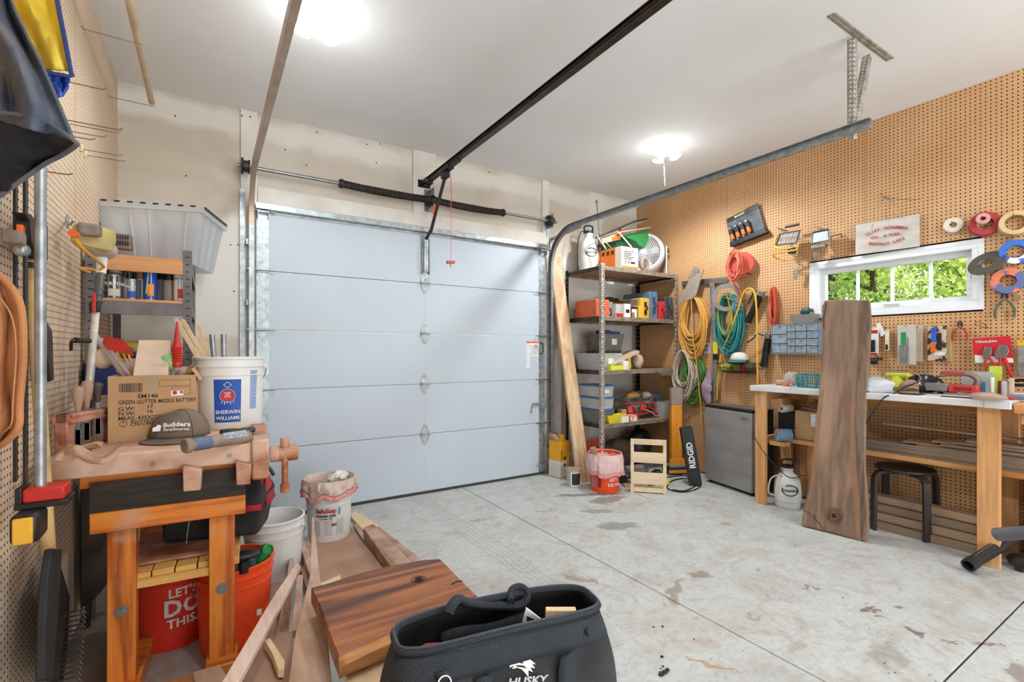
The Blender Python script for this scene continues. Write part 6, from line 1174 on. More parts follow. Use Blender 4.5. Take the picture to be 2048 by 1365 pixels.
part('tub', mb.add([v for r_ in rings for v in r_], [tuple(range(n4 - 1, -1, -1))] + [(i * n4 + k, i * n4 + (k + 1) % n4, (i + 1) * n4 + (k + 1) % n4, (i + 1) * n4 + k) for i in range(6) for k in range(n4)] + [tuple(range(6 * n4, 7 * n4))]), M_tote, tq)
rb = MB()
for i in range(5): x = -.19 + i * .095; rb.bar((x * .82, -d * .40 - .004, .01), (x, -d * .485 - .004, h * .9), .004, .004)
part('rib', rb, mat('tote_rib', (232, 234, 236), .3, alpha=.7), tq, kind='stuff')
for i in range(8): x = -.22 + i * .062; part('rim_slot', MB().bb(x, x + .026, -d / 2 - .019, -d / 2 - .012, h - .006, h + .002), M_black, tq)
part('latch_strip', MB().bar((w / 2 + .017, -.2, h), (w / 2 + .017, .2, h), .01, .012), M_dsteel, tq)
# ================================================================ RIGHT WALL
def rw(px, py, o=0.0): return P(px, py, x=XR - o)
RZ = -PI / 2   # local x = image right, local y into the wall
def rthing(name, lab, cat, px, py, o=.0, group=None, rot=None): q = rw(px, py, o); return thing(name, lab, cat, (XR - o, q.y, q.z), RZ, group=group, rot=rot)
def coil(mb, c, ry, rz, n, r, seed, sp=.03, jit=.12, off=.02, top=None, thin=7):
    """cord wound in hanging loops round a hook at the top of the ellipse"""
    rg = random.Random(seed); pts = []
    for k in range(n):
        a_, b_, dx, dy, dz = ry * (1 + rg.uniform(-jit, jit)), rz * (1 + rg.uniform(-jit, jit)), off + rg.uniform(0, sp), rg.uniform(-1, 1) * ry * .12, 0
        for i in range(16):
            a = PI / 2 + 2 * PI * i / 16; s_ = math.sin(a); pts.append((XR - dx - .006 * math.sin(a * 2 + k), c[1] + dy * (1 - s_) / 2 + a_ * math.cos(a) * (1 - .25 * max(0, s_)), c[2] + rz - b_ + b_ * s_))
    return mb.tube(catmull(pts, 2), r, thin)
def nail(px, py, L_=.06): q = rw(px, py); return MB().cyl((XR, q.y, q.z), (XR - L_, q.y, q.z + .006), .003, n=8)
# fridge
q = P(1410, 963, z=0); q2 = P(1503, 995, z=0); an = math.atan2(q2.y - q.y, q2.x - q.x); wf = (q2 - q).length
M_inox = mat('fridge_steel', (166, 164, 162), .42, .25, col2=(152, 148, 146), sc=3, stretch=(1, 1, 5))
fg = thing('mini_fridge', 'small stainless steel fridge with black top edge beside the white workbench', 'fridge', (q.x, q.y, 0), an); zf2 = LP(fg, 1412, 808, y=0).z - .01
part('cabinet', MB().bb(.004, wf - .004, .05, .27, .02, zf2), M_black, fg, bev=.006); part('door', MB().bb(0, wf, 0, .048, .03, zf2 - .022), M_inox, fg, bev=.006); part('top_trim', MB().bb(0, wf, 0, .05, zf2 - .02, zf2 + .002), M_black, fg, bev=.004)
for x in (.03, wf - .03): part('foot', MB().cyl((x, .04, 0), (x, .04, .03), .015, n=12), M_black, fg); part('foot', MB().cyl((x, .24, 0), (x, .24, .03), .015, n=12), M_black, fg)
bd = part('name_badge', MB().bb(wf - .125, wf - .03, -.002, 0, zf2 - .09, zf2 - .065), M_chrome, fg); text('Frigidaire', .018, FRONT(wf - .077, -.0022, zf2 - .078), M_black, fg)
part('top_panel', MB().bb(0, wf, .05, .27, zf2, zf2 + .006), mat('dusty_top', (116, 100, 88), .8), fg)
# ---- white-topped workbench
M_bleg = wood('bench_leg_pine', (230, 180, 126), (200, 142, 88), axis=2, ring=7, rough=.6, knots=2.2, c3=(218, 162, 106)); M_blegy = wood('bench_rail_pine', (214, 158, 100), (182, 120, 66), axis=1, ring=7, rough=.6, c3=(202, 144, 86))
M_lam = mat('white_laminate', (222, 222, 222), .35, col2=(206, 202, 198), sc=4)
BX0, BY0, BY1, BZ = 3.862, .80, 2.36, 1.0
wk = thing('workbench', 'long workbench with white laminate top and pine legs under the window', 'workbench', (4.1, 1.6, 0))
part('worktop', MB().bb(BX0, XR - .004, BY0, BY1, BZ - .046, BZ), M_lam, wk, w=1, bev=.006, seg=3); part('end_cap', MB().bb(BX0 - .003, BX0 + .2, BY0 - .003, BY0 + .11, BZ - .047, BZ - .001), M_lam, wk, w=1, bev=.003)
for y0, y1 in ((.857, .957), (2.265, 2.352)):
    part('leg', MB().bb(3.93, 3.968, y0, y1, 0, BZ - .047), M_bleg, wk, w=1, bev=.002)
    part('leg', MB().bb(4.33, 4.37, y0, y1, 0, BZ - .047), M_bleg, wk, w=1, bev=.002)
    part('side_rail', MB().bb(3.97, 4.33, y1 - .04, y1, .50, .56), wood('rail_x', (214, 158, 100), (182, 120, 66), axis=0, ring=6), wk, w=1, bev=.002); part('side_rail', MB().bb(3.97, 4.33, y1 - .04, y1, BZ - .13, BZ - .05), wood('rail_x', (0, 0, 0), (0, 0, 0)), wk, w=1, bev=.002)
part('leg', MB().bb(4.26, 4.30, 2.0, 2.09, 0, BZ - .047), M_bleg, wk, w=1, bev=.002)
ZS = .565
part('lower_shelf', MB().bb(4.06, 4.335, .70, 2.262, ZS - .035, ZS), M_blegy, wk, w=1, bev=.003); part('apron', MB().bb(4.30, 4.33, .96, 2.26, BZ - .13, BZ - .05), M_blegy, wk, w=1)
part('low_rail', MB().bb(4.33, 4.37, .96, 2.26, .14, .19), M_blegy, wk, w=1)
# neighbouring wooden bench top at the frame's right edge
nb = thing('wooden_bench', 'plain pine bench end beside the white worktop, at the right edge', 'workbench', (4.15, .55, 0)); part('top_board', MB().bb(3.88, 4.40, .2, .79, BZ - .07, BZ - .012), M_blegy, nb, w=1, bev=.004); part('edge_strip', MB().bb(3.90, 3.94, .3, .765, BZ - .13, BZ - .071), M_blegy, nb, w=1, bev=.004)
part('side_panel', MB().bb(4.10, 4.38, .745, .775, .0, .50), M_bleg, nb, w=1, bev=.002); part('leg', MB().bb(4.12, 4.16, .70, .74, .0, BZ - .071), M_bleg, nb, w=1)
part('leg', MB().bb(4.34, 4.38, .25, .34, .0, BZ - .071), M_bleg, nb, w=1)
# old boards on the lower shelf
M_old = wood('old_trim', (150, 128, 108), (104, 84, 68), axis=1, ring=5, rough=.8); M_old2 = wood('old_trim_light', (176, 146, 118), (140, 110, 84), axis=1, ring=5, rough=.8)
z = ZS
for k in range(12):
    th_ = .009 + .003 * (k % 3); x0 = 4.075 + .018 * ((k * 7) % 5) / 5 + .012 * (k % 2); y1 = (2.12, 2.10, 2.13, 2.11, 2.09, 2.12, 1.30, 1.38, 1.17, 1.22, 1.10, 1.05)[k]
    single('old_board', MB().bb(x0, x0 + .14, .62 - .02 * (k % 4), y1 - .35 * (k % 2 == 1 and k < 6) * 0, z, z + th_), M_old2 if k in (7, 9, 11) else M_old, '%s old thin board in the stack on the lower bench shelf' % ['lowest', 'second lowest', 'third from bottom', 'fourth from bottom', 'fifth from bottom', 'sixth from bottom', 'seventh from bottom, shorter', 'eighth, light brown', 'ninth, dark short', 'tenth, light brown', 'eleventh, dark', 'topmost light'][k], 'board', group='old boards on the lower bench shelf', bev=.001); z += th_ + .0006
single('duct_tape_band', MB().bb(4.068, 4.074, 1.635, 1.70, ZS - .002, ZS + .068), M_gun, 'grey tape band wrapped round the board stack', 'tape')
single('leaning_trim', MB().bar((4.20, .62, .745), (4.18, 1.52, .76), .05, .012), M_old, 'single grey board resting above the stack near the right leg', 'board')
for k in range(4): single('floor_board', MB().bb(4.10 + .035 * k, 4.135 + .035 * k + .06, .98, 1.95 - .05 * k, .0 + .055 * k, .05 + .055 * k), M_old2 if k % 2 else M_old, ['floor board lowest along the wall under the bench', 'second floor board stacked under the bench', 'third floor board stacked under the bench', 'top floor board of the pile under the bench'][k], 'board', group='boards on the floor under the bench', bev=.002)
# stool
zs3 = .455; M_st = mat('stool_dark', (62, 50, 46), .45, col2=(48, 38, 36), sc=6, stretch=(1, 4, 1)); ss = thing('stool', 'round dark brown wooden stool standing in front of the white workbench', 'stool', (4.225, 1.41, 0), rz=.12)
part('seat', MB().lathe([(0, zs3 - .022), (.165, zs3 - .022), (.175, zs3 - .012), (.172, zs3), (.16, zs3 + .002), (0, zs3)], n=36), M_st, ss)
for a in (PI * .25, PI * .75, PI * 1.25, PI * 1.75):
    c_, s_ = math.cos(a), math.sin(a); pts = catmull([(c_ * .06, s_ * .06, zs3 - .034), (c_ * .16, s_ * .16, zs3 - .036), (c_ * .195, s_ * .195, zs3 - .06), (c_ * .205, s_ * .205, zs3 - .12), (c_ * .21, s_ * .21, .0)], 5)
    mb = MB(); vs = []; t1_ = Vector((-s_, c_, 0))
    for i, p in enumerate(pts):
        tt = (pts[min(i + 1, len(pts) - 1)] - pts[max(i - 1, 0)]).normalized(); nn = tt.cross(t1_); vs += [p + t1_ * .022 + nn * .011, p - t1_ * .022 + nn * .011, p - t1_ * .022 - nn * .011, p + t1_ * .022 - nn * .011]
    n_ = len(pts); part('leg', mb.add(vs, [(i * 4 + k, i * 4 + (k + 1) % 4, i * 4 + 4 + (k + 1) % 4, i * 4 + 4 + k) for i in range(n_ - 1) for k in range(4)] + [(0, 1, 2, 3), (n_ * 4 - 1, n_ * 4 - 2, n_ * 4 - 3, n_ * 4 - 4)]), M_st, ss, bev=.004)
# ---- big live-edge slab leaning on the bench
def walnut(name, dark, light, sawn, axis=2):
    m = wood(name, light, dark, axis=axis, sc=.8, ring=7, rough=.75, sawn=sawn, bump=.5, seed=5, fib=.7); return m
M_slab = walnut('rough_walnut', (118, 92, 76), (164, 132, 108), 60)
p0_ = Vector((3.705, 1.65, 0)); nrm = Vector((-1, -.15, .135)).normalized()
ol = [(1602, 1053), (1604, 1030), (1614, 985), (1624, 930), (1628, 880), (1630, 845), (1636, 800), (1640, 740), (1645, 690), (1642, 640), (1643, 612), (1650, 600), (1680, 600), (1738, 600), (1741, 640), (1738, 700), (1735, 760), (1732, 800), (1729, 880), (1729, 940), (1734, 1000), (1736, 1060), (1732, 1086), (1715, 1083), (1660, 1066)]
po = [PP(x, y, p0_, nrm) for x, y in ol]
lift = min(p.z for p in po)
mb = MB().slabpoly(po, -nrm * .052); mb.v = [(v[0], v[1], max(v[2], .0)) for v in mb.v]
sl = thing('live_edge_slab', 'tall rough walnut slab with a knot leaning against the white workbench', 'wood slab', (3.70, 1.65, 0)); part('slab_body', mb, M_slab, sl, w=1, bev=.012, seg=3)
def on(px, py, k=.0006): return PP(px, py, p0_, nrm) + nrm * k
M_sapw = wood('sapwood', (164, 124, 88), (134, 100, 72), axis=2, ring=6, bump=.4); M_barke = wood('edge_bark', (128, 104, 86), (84, 66, 52), axis=2, ring=12, bump=.8, rough=.9)
part('bark_edge', MB().slabpoly([on(1719, 602), on(1738, 602), on(1740, 640), on(1737, 700), on(1734, 760), on(1731, 800), on(1728, 880), on(1728, 940), on(1733, 1000), on(1735, 1060), on(1731, 1083), on(1724, 1080), on(1722, 1000), on(1714, 930), on(1712, 860), on(1714, 760), on(1718, 690)], nrm * .004), M_barke, sl, w=1, bev=.002)
part('sapwood_strip', MB().slabpoly([on(1704, 770), on(1712, 760), on(1710, 860), on(1712, 930), on(1718, 990), on(1722, 1070), on(1712, 1075), on(1708, 1000), on(1700, 920), on(1701, 840)], nrm * .0008), M_sapw, sl, w=1)
part('sapwood_strip', MB().slabpoly([on(1640, 790), on(1648, 775), on(1640, 860), on(1634, 930), on(1622, 1000), on(1614, 1010), on(1622, 960), on(1630, 880)], nrm * .0008), M_sapw, sl, w=1)
M_knot = mat('knot_dark', (52, 34, 24), .8); kc = on(1668, 1032); F_ = frame(nrm)
for k, (r_, w_) in enumerate(((.062, .0022), (.052, .0015), (.043, .002), (.032, .0015))): part('knot_ring', MB().tube([kc + F_ @ Vector((r_ * (1 + .1 * math.sin(3 * a + k)) * math.cos(a) * .85, r_ * math.sin(a) * (1 + .08 * math.cos(2 * a)), 0)) for a in [i * PI / 14 for i in range(28)]], w_, 4, closed=True), M_knot if k > 1 else mat('knot_ring', (110, 76, 52), .8), sl, w=1)
part('knot_hole', MB().ell(kc, (.012, .016, .018), 12, 8), M_knot, sl, w=1)
part('crack', MB().tube([on(x, y) for x, y in ((1607, 1020), (1613, 1026), (1617, 1023), (1623, 1033), (1628, 1031), (1634, 1043), (1640, 1048), (1643, 1056), (1650, 1057))], .0022, 4), M_knot, sl, w=1)
part('crack', MB().tube([on(x, y) for x, y in ((1652, 604), (1650, 622), (1647, 640), (1648, 660))], .003, 4), M_knot, sl, w=1)
# ---- sprayer under the bench, roll, boxes
q = P(1575, 1018, z=0); sp2 = sprayer('white garden sprayer standing on the floor between bench leg and slab', (q.x + .06, q.y + .03, 0), .10, .39, rz=-.9)
part('hose', MB().tube(catmull([(-.05, -.05, .27), (-.13, -.06, .24), (-.15, -.05, .12), (-.10, -.06, .10)], 5), .006, 8), mat('hose_white', (206, 196, 180), .5), sp2)
part('wand', MB().tube(catmull([(.12, -.08, .29), (-.02, -.10, .27), (-.18, -.06, .44), (-.27, -.05, .60)], 6), .004, 6), M_dsteel, sp2)
carton('brown cardboard box with a white plate label on the lower bench shelf', 'box', (4.08, 4.33, 1.83, 2.10, ZS, ZS + .235), M_card, name='cardboard_box')
t = thing('plate_cover', 'white outlet cover plate stuck on the brown box under the bench', 'plate', (4.07, 1.96, ZS + .14)); part('plate', MB().bb(4.076, 4.079, 1.90, 1.975, ZS + .12, ZS + .22), M_white, t, w=1, bev=.002); part('screw_hole', MB().cyl((4.0755, 1.937, ZS + .14), (4.0765, 1.937, ZS + .14), .004, n=8).cyl((4.0755, 1.937, ZS + .2), (4.0765, 1.937, ZS + .2), .004, n=8), M_black, t, w=1)
for k in range(3): single('wood_scrap', MB().bar((4.12 + .05 * k, 1.86 + .04 * k, ZS + .236 + .012 * k), (4.14 + .06 * k, 2.06 - .03 * k, ZS + .26 + .03 * k), .05, .018), M_old, ['wood scrap lying lowest on the brown box', 'wood scrap in the middle on the brown box', 'wood scrap highest on the brown box'][k], 'offcut', bev=.002)
carton('dark box behind the left bench leg under the worktop', 'box', (4.12, 4.34, 2.12, 2.26, ZS, ZS + .20), M_black, name='dark_box')
carton('small wood block platform beside the left bench leg', 'block', (3.97, 4.055, 2.13, 2.25, .505, .54), M_bleg, name='wood_block')
t = thing('blue_roll', 'blue printed roll lying beside the left bench leg under the worktop', 'roll', (4.02, 2.18, .54)); part('roll', MB().cyl((3.975, 2.19, .595), (4.055, 2.12, .595), .052, n=28), mat('roll_blue', (104, 142, 172), .6, col2=(180, 120, 120), sc=14, thr=(.5, .55)), t, w=1, bev=.004); part('roll_end', MB().lathe([(.015, 0), (.05, 0), (.05, .002), (.015, .002)], (3.974, 2.191, .595), 28, axis=(-.75, .66, 0), close=True), mat('roll_end', (140, 176, 200), .6), t, w=1)
t = thing('tape_spool', 'white paper roll lying on the dark box under the worktop', 'roll', (4.2, 2.19, ZS + .20)); part('roll', MB().lathe([(.014, 0), (.034, 0), (.034, .09), (.014, .09)], (4.10, 2.22, ZS + .236), 24, axis=(.9, -.4, 0), close=True), M_paper, t, w=1); part('core', MB().lathe([(.012, -.001), (.0145, -.001), (.0145, .09), (.012, .09)], (4.10, 2.22, ZS + .236), 20, axis=(.9, -.4, 0), close=True), M_cardin, t, w=1)
# ---- hanging on the wall, left to right
ycoil = single('yellow_cord_coil', coil(MB(), rw(1392, 644, .03), .135, .27, 26, .0075, 3, .09, .24), mat('cord_yellow', (216, 160, 74), .55, col2=(196, 140, 62), sc=4), 'yellow extension cord hanging in loose loops beside the shelving unit', 'extension cord')
single('cord_end', MB().tube(catmull([rw(1383, 596, .10), rw(1384, 660, .11), rw(1392, 720, .10), rw(1400, 800, .09), rw(1404, 860, .12)], 6), .006, 8), mat('cord_yellow2', (206, 156, 84), .55), 'single strand of tan cord hanging down in front of the green loops', 'cord')
single('white_cord_coil', coil(MB(), rw(1373, 742, .03), .125, .22, 20, .006, 8, .07, .26, .05), mat('cord_beige', (196, 180, 162), .6), 'beige cord coil hanging low beside the shelving unit', 'extension cord')
single('green_cord_coil', coil(MB(), rw(1390, 750, .02), .12, .22, 18, .0055, 21, .06, .36, .01), mat('cord_green', (88, 146, 64), .5, col2=(50, 100, 44), sc=6), 'green cord coil hanging behind the beige coil', 'extension cord')
t = thing('folded_sheet', 'grey folded metal sheet hanging above the yellow cord', 'metal sheet', tuple(rw(1380, 575, .08))); part('sheet', MB().slabpoly([rw(1355, 608, .12), rw(1378, 560, .12), rw(1407, 540, .10), rw(1404, 548, .10), rw(1392, 590, .12), rw(1384, 598, .12)], (.012, 0, 0)), mat('dusty_sheet', (150, 138, 126), .6), t, w=1, bev=.002); part('sheet_back', MB().slabpoly([rw(1376, 556, .09), rw(1388, 532, .05), rw(1394, 532, .05), rw(1398, 548, .06), rw(1382, 566, .09)], (.01, 0, 0)), M_gun, t, w=1, bev=.002)
t = thing('drywall_square', 'metal T-square with a long vertical blade hanging on the pegboard', 'T-square', tuple(rw(1425, 570, .03))); a, b_ = rw(1364, 568, .03), rw(1455, 560, .03)
part('head_bar', MB().bar(a, b_, .055, .008, (1, 0, 0)), M_steel, t, w=1, bev=.001); part('blade', MB().bar(rw(1424, 566, .036), rw(1432, 802, .036), .003, .052, (0, 1, 0)), M_galv, t, w=1); 
tk = MB(); A, B_ = rw(1420, 575, .039), rw(1428, 800, .039)
for k in range(60): p = A.lerp(B_, k / 60); tk.bb(p.x - .001, p.x + .001, p.y - (.012 if k % 4 else .02), p.y, p.z - .0008, p.z + .0008)
part('ruler_ticks', tk, M_ink, t, w=1, kind='stuff'); part('yellow_band', MB().bar(rw(1430, 684, .0385), rw(1431, 708, .0385), .004, .054, (0, 1, 0)), mat('band_yellow', (230, 206, 50), .5), t, w=1); part('black_band', MB().bar(rw(1431, 709, .0385), rw(1431, 720, .0385), .004, .054, (0, 1, 0)), M_black, t, w=1)
# grey ring with teal cord
M_teal = mat('cord_teal', (36, 142, 140), .5, col2=(22, 100, 104), sc=5)
single('teal_cord_coil', coil(MB(), rw(1462, 640, .03), .12, .25, 20, .007, 31, .08, .24, .02), M_teal, 'teal green extension cord hanging through the grey ring', 'extension cord')
single('yellow_green_strand', coil(MB(), rw(1458, 625, .03), .06, .19, 3, .006, 5, .07, .2, .05), mat('cord_lime', (140, 150, 60), .5), 'olive strand looped among the teal cord', 'cord')
c = rw(1453, 595, .12); t = single('metal_ring', MB().lathe([(.094, -.004), (.136, -.004), (.136, .004), (.094, .004)], c, 40, axis=(-1, -.35, 0), close=True), mat('ring_grey', (138, 132, 124), .5, .4), 'flat grey metal ring hanging in front of the teal cord', 'ring')
# yellow loop hose
single('yellow_hose_loop', MB().tube(catmull([rw(1434, 800, .05), rw(1440, 720, .06), rw(1458, 670, .08), rw(1476, 620, .10), rw(1486, 588, .11), rw(1498, 577, .12), rw(1509, 586, .12), rw(1513, 620, .12), rw(1514, 680, .12), rw(1515, 740, .12), rw(1515, 775, .14)], 6), .008, 8), mat('hose_yellow', (234, 176, 42), .45), 'yellow hose hanging in one tall arch over the wire basket', 'hose')
# outlet with plug
t = rthing('wall_outlet', 'white outlet with plugs on the pegboard beside the T-square', 'outlet', 1414, 697); part('plate', MB().bb(-.035, .035, -.006, 0, -.057, .057), M_white, t, bev=.003); part('plug', MB().bb(-.02, .012, -.04, -.006, -.03, .0), M_gun, t, bev=.005); part('socket', MB().bb(-.015, .015, -.008, -.006, .012, .04), M_gun, t, bev=.002)
crumple('lilac_cloth', 'lilac cloth hanging behind the cords above the fridge', 'cloth', tuple(rw(1416, 775, .06)), (.03, .06, .17), mat('lilac', (170, 148, 168), .9, col2=(140, 118, 138), sc=6), 8, amp=.7, n=28)
# orange cord reel
c = rw(1483, 528, .10); t = thing('cord_reel', 'orange cord reel wound with salmon cord on the pegboard', 'cord reel', tuple(c)); M_sal = mat('cord_salmon', (222, 118, 92), .55, col2=(206, 96, 74), sc=5); axr = Vector((-1, -.55, 0)).normalized()
part('reel_drum', MB().lathe([(0, .04), (.03, .04), (.03, .03), (.105, .028), (.11, .018), (.06, .016), (.06, -.016), (.11, -.018), (.105, -.028), (0, -.03)], c, 28, axis=axr), mat('reel_red', (206, 82, 66), .5), t, w=1); part('reel_cover', MB().lathe([(.06, -.03), (.12, -.03), (.124, -.06), (.08, -.08), (0, -.083)], c, 28, axis=axr), mat('reel_pink', (206, 128, 112), .5), t, w=1)
rg = random.Random(6); pts = []
for k in range(13):
    s_ = rg.uniform(1.0, 1.5); pts += [c + Vector((-.06 - rg.uniform(0, .05), .05 * s_ * math.cos(a) + .025 + rg.uniform(-.012, .012), .105 * s_ * math.sin(a) - .02 + rg.uniform(-.01, .01))) for a in [i * PI / 4 + k for i in range(8)]]
part('wound_cord', MB().tube(catmull(pts, 3), .0055, 7), M_sal, t, w=1); part('loose_cord', MB().tube(catmull([rw(1466, 560, .14), rw(1475, 575, .13), rw(1482, 590, .12), rw(1470, 600, .12), rw(1450, 596, .12)], 5), .0045, 6).tube(catmull([rw(1458, 548, .14), rw(1466, 565, .14), rw(1476, 588, .13)], 5), .0045, 6), M_sal, t, w=1); part('bracket', MB().box(c + Vector((.05, -.02, -.085)), (.10, .05, .03)), M_dsteel, t, w=1, bev=.004)
# ratchet strap pack
K = lambda x, y, o: rw(1420 + x / 4.267, 380 + y / 4.267, o)
t = thing('strap_pack', 'black display tray with four orange ratchet straps hung askew high on the pegboard', 'strap pack', tuple(K(300, 300, .02))); M_bt = mat('tray_black', (56, 58, 62), .35, col2=(104, 106, 110), sc=8)
qd = [K(140, 250, .03), K(412, 112, .03), K(478, 350, .03), K(185, 470, .03)]; part('tray', MB().slabpoly(qd, (-.012, 0, 0)), M_bt, t, w=1, bev=.002); part('tray_lip', MB().slabpoly([K(165, 452, .07), K(462, 322, .07), K(487, 362, .07), K(170, 487, .07)], (.055, 0, 0)), M_black, t, w=1, bev=.004)
part('title_band', MB().slabpoly([K(142, 248, .044), K(408, 110, .044), K(416, 150, .044), K(150, 285, .044)], (-.002, 0, 0)), M_dsteel, t, w=1); part('yellow_edge', MB().bar(K(140, 250, .047), K(300, 168, .047), .003, .006, (1, 0, 0)), mat('edge_yellow', (226, 180, 60), .5), t, w=1)
ey = (K(478, 350, .03) - K(412, 112, .03)).normalized(); ex = (qd[1] - qd[0]).normalized(); text('ERICKSON', .022, FR(tuple(K(250, 215, .049)), ex, -ey), M_inkw, t, w=1, bold=.03)
for k in range(4):
    c = K(180 + k * 46, 335 - k * 22, .065); s_ = part('ratchet', MB().slabpoly([c - ex * .019, c + ex * .019, c + ex * .019 + ey * .07, c - ex * .019 + ey * .07], (-.022, 0, 0)), M_black, t, w=1, bev=.004); part('orange_strap', MB().slabpoly([c - ex * .016 + ey * .06, c + ex * .016 + ey * .06, c + ex * .018 + ey * .115, c - ex * .014 + ey * .115], (-.024, 0, 0)), M_orange, t, w=1, bev=.004); part('buckle', MB().slabpoly([c - ex * .012 - ey * .012, c + ex * .012 - ey * .012, c + ex * .012 + ey * .012, c - ex * .012 + ey * .012], (-.03, 0, 0)), M_steel, t, w=1, bev=.002)
# work lamps
def lamp2(lab, pts, o, m_, cage=True, tilt=.5, glass=None, seedk=0):
    tl, tr, br, bl = [K(x, y, o) for x, y in pts]; t = thing('work_lamp', lab, 'work lamp', tuple((tl + br) / 2)); n_ = (tr - tl).cross(bl - tl).normalized(); n_ = n_ if n_.x < 0 else -n_
    back = (tl + tr + br + bl) / 4 - n_ * .075; mb = MB(); vs = [tl, tr, br, bl] + [back + (p - (tl + tr + br + bl) / 4) * .55 for p in (tl, tr, br, bl)]; mb.add(vs, [(0, 1, 2, 3), (7, 6, 5, 4)] + [(i, 4 + i, 4 + (i + 1) % 4, (i + 1) % 4) for i in range(4)]); part('housing', mb, m_, t, w=1, bev=.003)
    part('bezel', MB().tube([tl + n_ * .003, tr + n_ * .003, br + n_ * .003, bl + n_ * .003], .006, 6, closed=True), m_, t, w=1)
    ce = (tl + br) / 2; gq = [ce + (p - ce) * .86 + n_ * .003 for p in (tl, tr, br, bl)]; part('lens', MB().slabpoly(gq, n_ * .002), glass or mat('lamp_glass', (176, 166, 156), .25), t, w=1)
    if cage:
        cg = MB()
        for i in range(5): cg.tube([tl.lerp(tr, i / 4) + n_ * .02, bl.lerp(br, i / 4) + n_ * .02], .0016, 5)
        for i in range(3): cg.tube([tl.lerp(bl, i / 2) + n_ * .02, tr.lerp(br, i / 2) + n_ * .02], .0016, 5)
        part('wire_cage', cg, M_dsteel, t, w=1, kind='stuff')
    return t, n_
t, n_ = lamp2('larger work lamp with wire cage and yellow tube bracket on the pegboard', [(600, 375), (775, 345), (742, 455), (562, 475)], .16, M_gun)
M_yb = mat('bracket_yellow', (224, 178, 76), .5); part('bracket_tube', MB().tube(catmull([K(590, 370, .1), K(555, 440, .15), K(570, 495, .18), K(660, 500, .2), K(735, 480, .2), K(735, 510, .19), K(640, 530, .2), K(545, 545, .19), K(560, 580, .15), K(660, 600, .1), K(795, 572, .08)], 5), .0075, 8), M_yb, t, w=1)
part('top_grip', MB().cyl(K(645, 318, .13), K(760, 295, .13), .011, n=12), M_dsteel, t, w=1); part('junction_box', MB().box(K(700, 520, .14), (.05, .05, .05)), M_dsteel, t, w=1, bev=.005); part('cord', MB().tube(catmull([K(690, 545, .14), K(720, 590, .12), K(735, 640, .1), K(735, 680, .08)], 5), .004, 6), mat('cord_cream', (206, 184, 150), .5), t, w=1); part('plug', MB().bar(K(738, 665, .08), K(728, 760, .07), .024, .022), M_galv, t, w=1, bev=.004)
wr_ = MB(); [wr_.tube([K(570 + 12 * k, 320 + 4 * k, .02), K(600 + 20 * k, 350, .16)], .0015, 5) for k in range(5)]; part('bent_wires', wr_, M_dsteel, t, w=1, kind='stuff')
t, n_ = lamp2('smaller work lamp with bright lens right of the larger lamp', [(875, 370), (1015, 340), (1025, 430), (868, 460)], .13, M_steel, cage=False, glass=mat('lamp_glass_b', (206, 214, 222), .15)); part('clamp_base', MB().box(K(930, 485, .12), (.05, .11, .03)).bar(K(1020, 440, .1), K(1040, 410, .02), .012, .012), M_steel, t, w=1, bev=.004); part('sensor', MB().bar(K(915, 535, .1), K(893, 600, .08), .04, .034), M_gun, t, w=1, bev=.005); part('top_bar', MB().cyl(K(880, 362, .14), K(1015, 335, .14), .005, n=8), M_dsteel, t, w=1); wr_ = MB(); [wr_.tube([K(900 + 18 * k, 318, .02), K(960 + 22 * k, 352, .12)], .0015, 5) for k in range(3)]; part('bent_wires', wr_, M_dsteel, t, w=1, kind='stuff'); part('hook_arm', MB().tube([K(1030, 400, .12), K(1120, 375, .02), K(1125, 400, .0)], .004, 6), M_dsteel, t, w=1)
# sign
M_sign = mat('sign_board', (206, 198, 190), .7, col2=(190, 180, 170), sc=6, stretch=(1, 1, 3)); sg = thing('wooden_sign', 'pale painted board sign with red stencilled letters hung above the window', 'sign', tuple(K(1510, 380, .03)))
c_ = [K(1242, 300, .045), K(1785, 203, .03), K(1785, 482, .03), K(1240, 556, .045)]; part('board', MB().slabpoly(c_, (.012, 0, 0)), M_sign, sg, w=1, bev=.001); exs = ((c_[1] - c_[0]) + (c_[2] - c_[3])).normalized(); eys = ((c_[0] - c_[3]) + (c_[1] - c_[2])).normalized(); M_sred = mat('stencil_red', (176, 62, 58), .7)
def arc_text(s_, cx, cy, size, R_, up):
    n_ = len(s_); w_ = size * .63; 
    for i, ch in enumerate(s_):
        if ch == ' ': continue
        d_ = (i - (n_ - 1) / 2) * w_; a = d_ / R_; base = (K(cx, cy, .036)); o = base + exs * (R_ * math.sin(a)) + eys * ((R_ * math.cos(a) - R_) * up); ang = -a * up
        e1 = exs * math.cos(ang) + eys * math.sin(ang); e2 = -exs * math.sin(ang) + eys * math.cos(ang); text(ch, size, FR((o.x - .009, o.y, o.z), e1, e2), M_sred, sg, w=1, bold=.02, sx=.9, ext=.0008)
arc_text('CLIFF SCHARMER', 1508, 328, .031, .30, 1); arc_text('HTG. & PLBG.', 1508, 393, .027, 50, 1); arc_text('BUFFALO LAKE', 1508, 460, .031, .30, -1)
part('string', MB().tube([K(1375, 325, .045), K(1505, 80, .02), K(1638, 240, .045)], .002, 5), mat('twine', (196, 176, 150), .8), sg, w=1); q = K(1507, 75, 0)
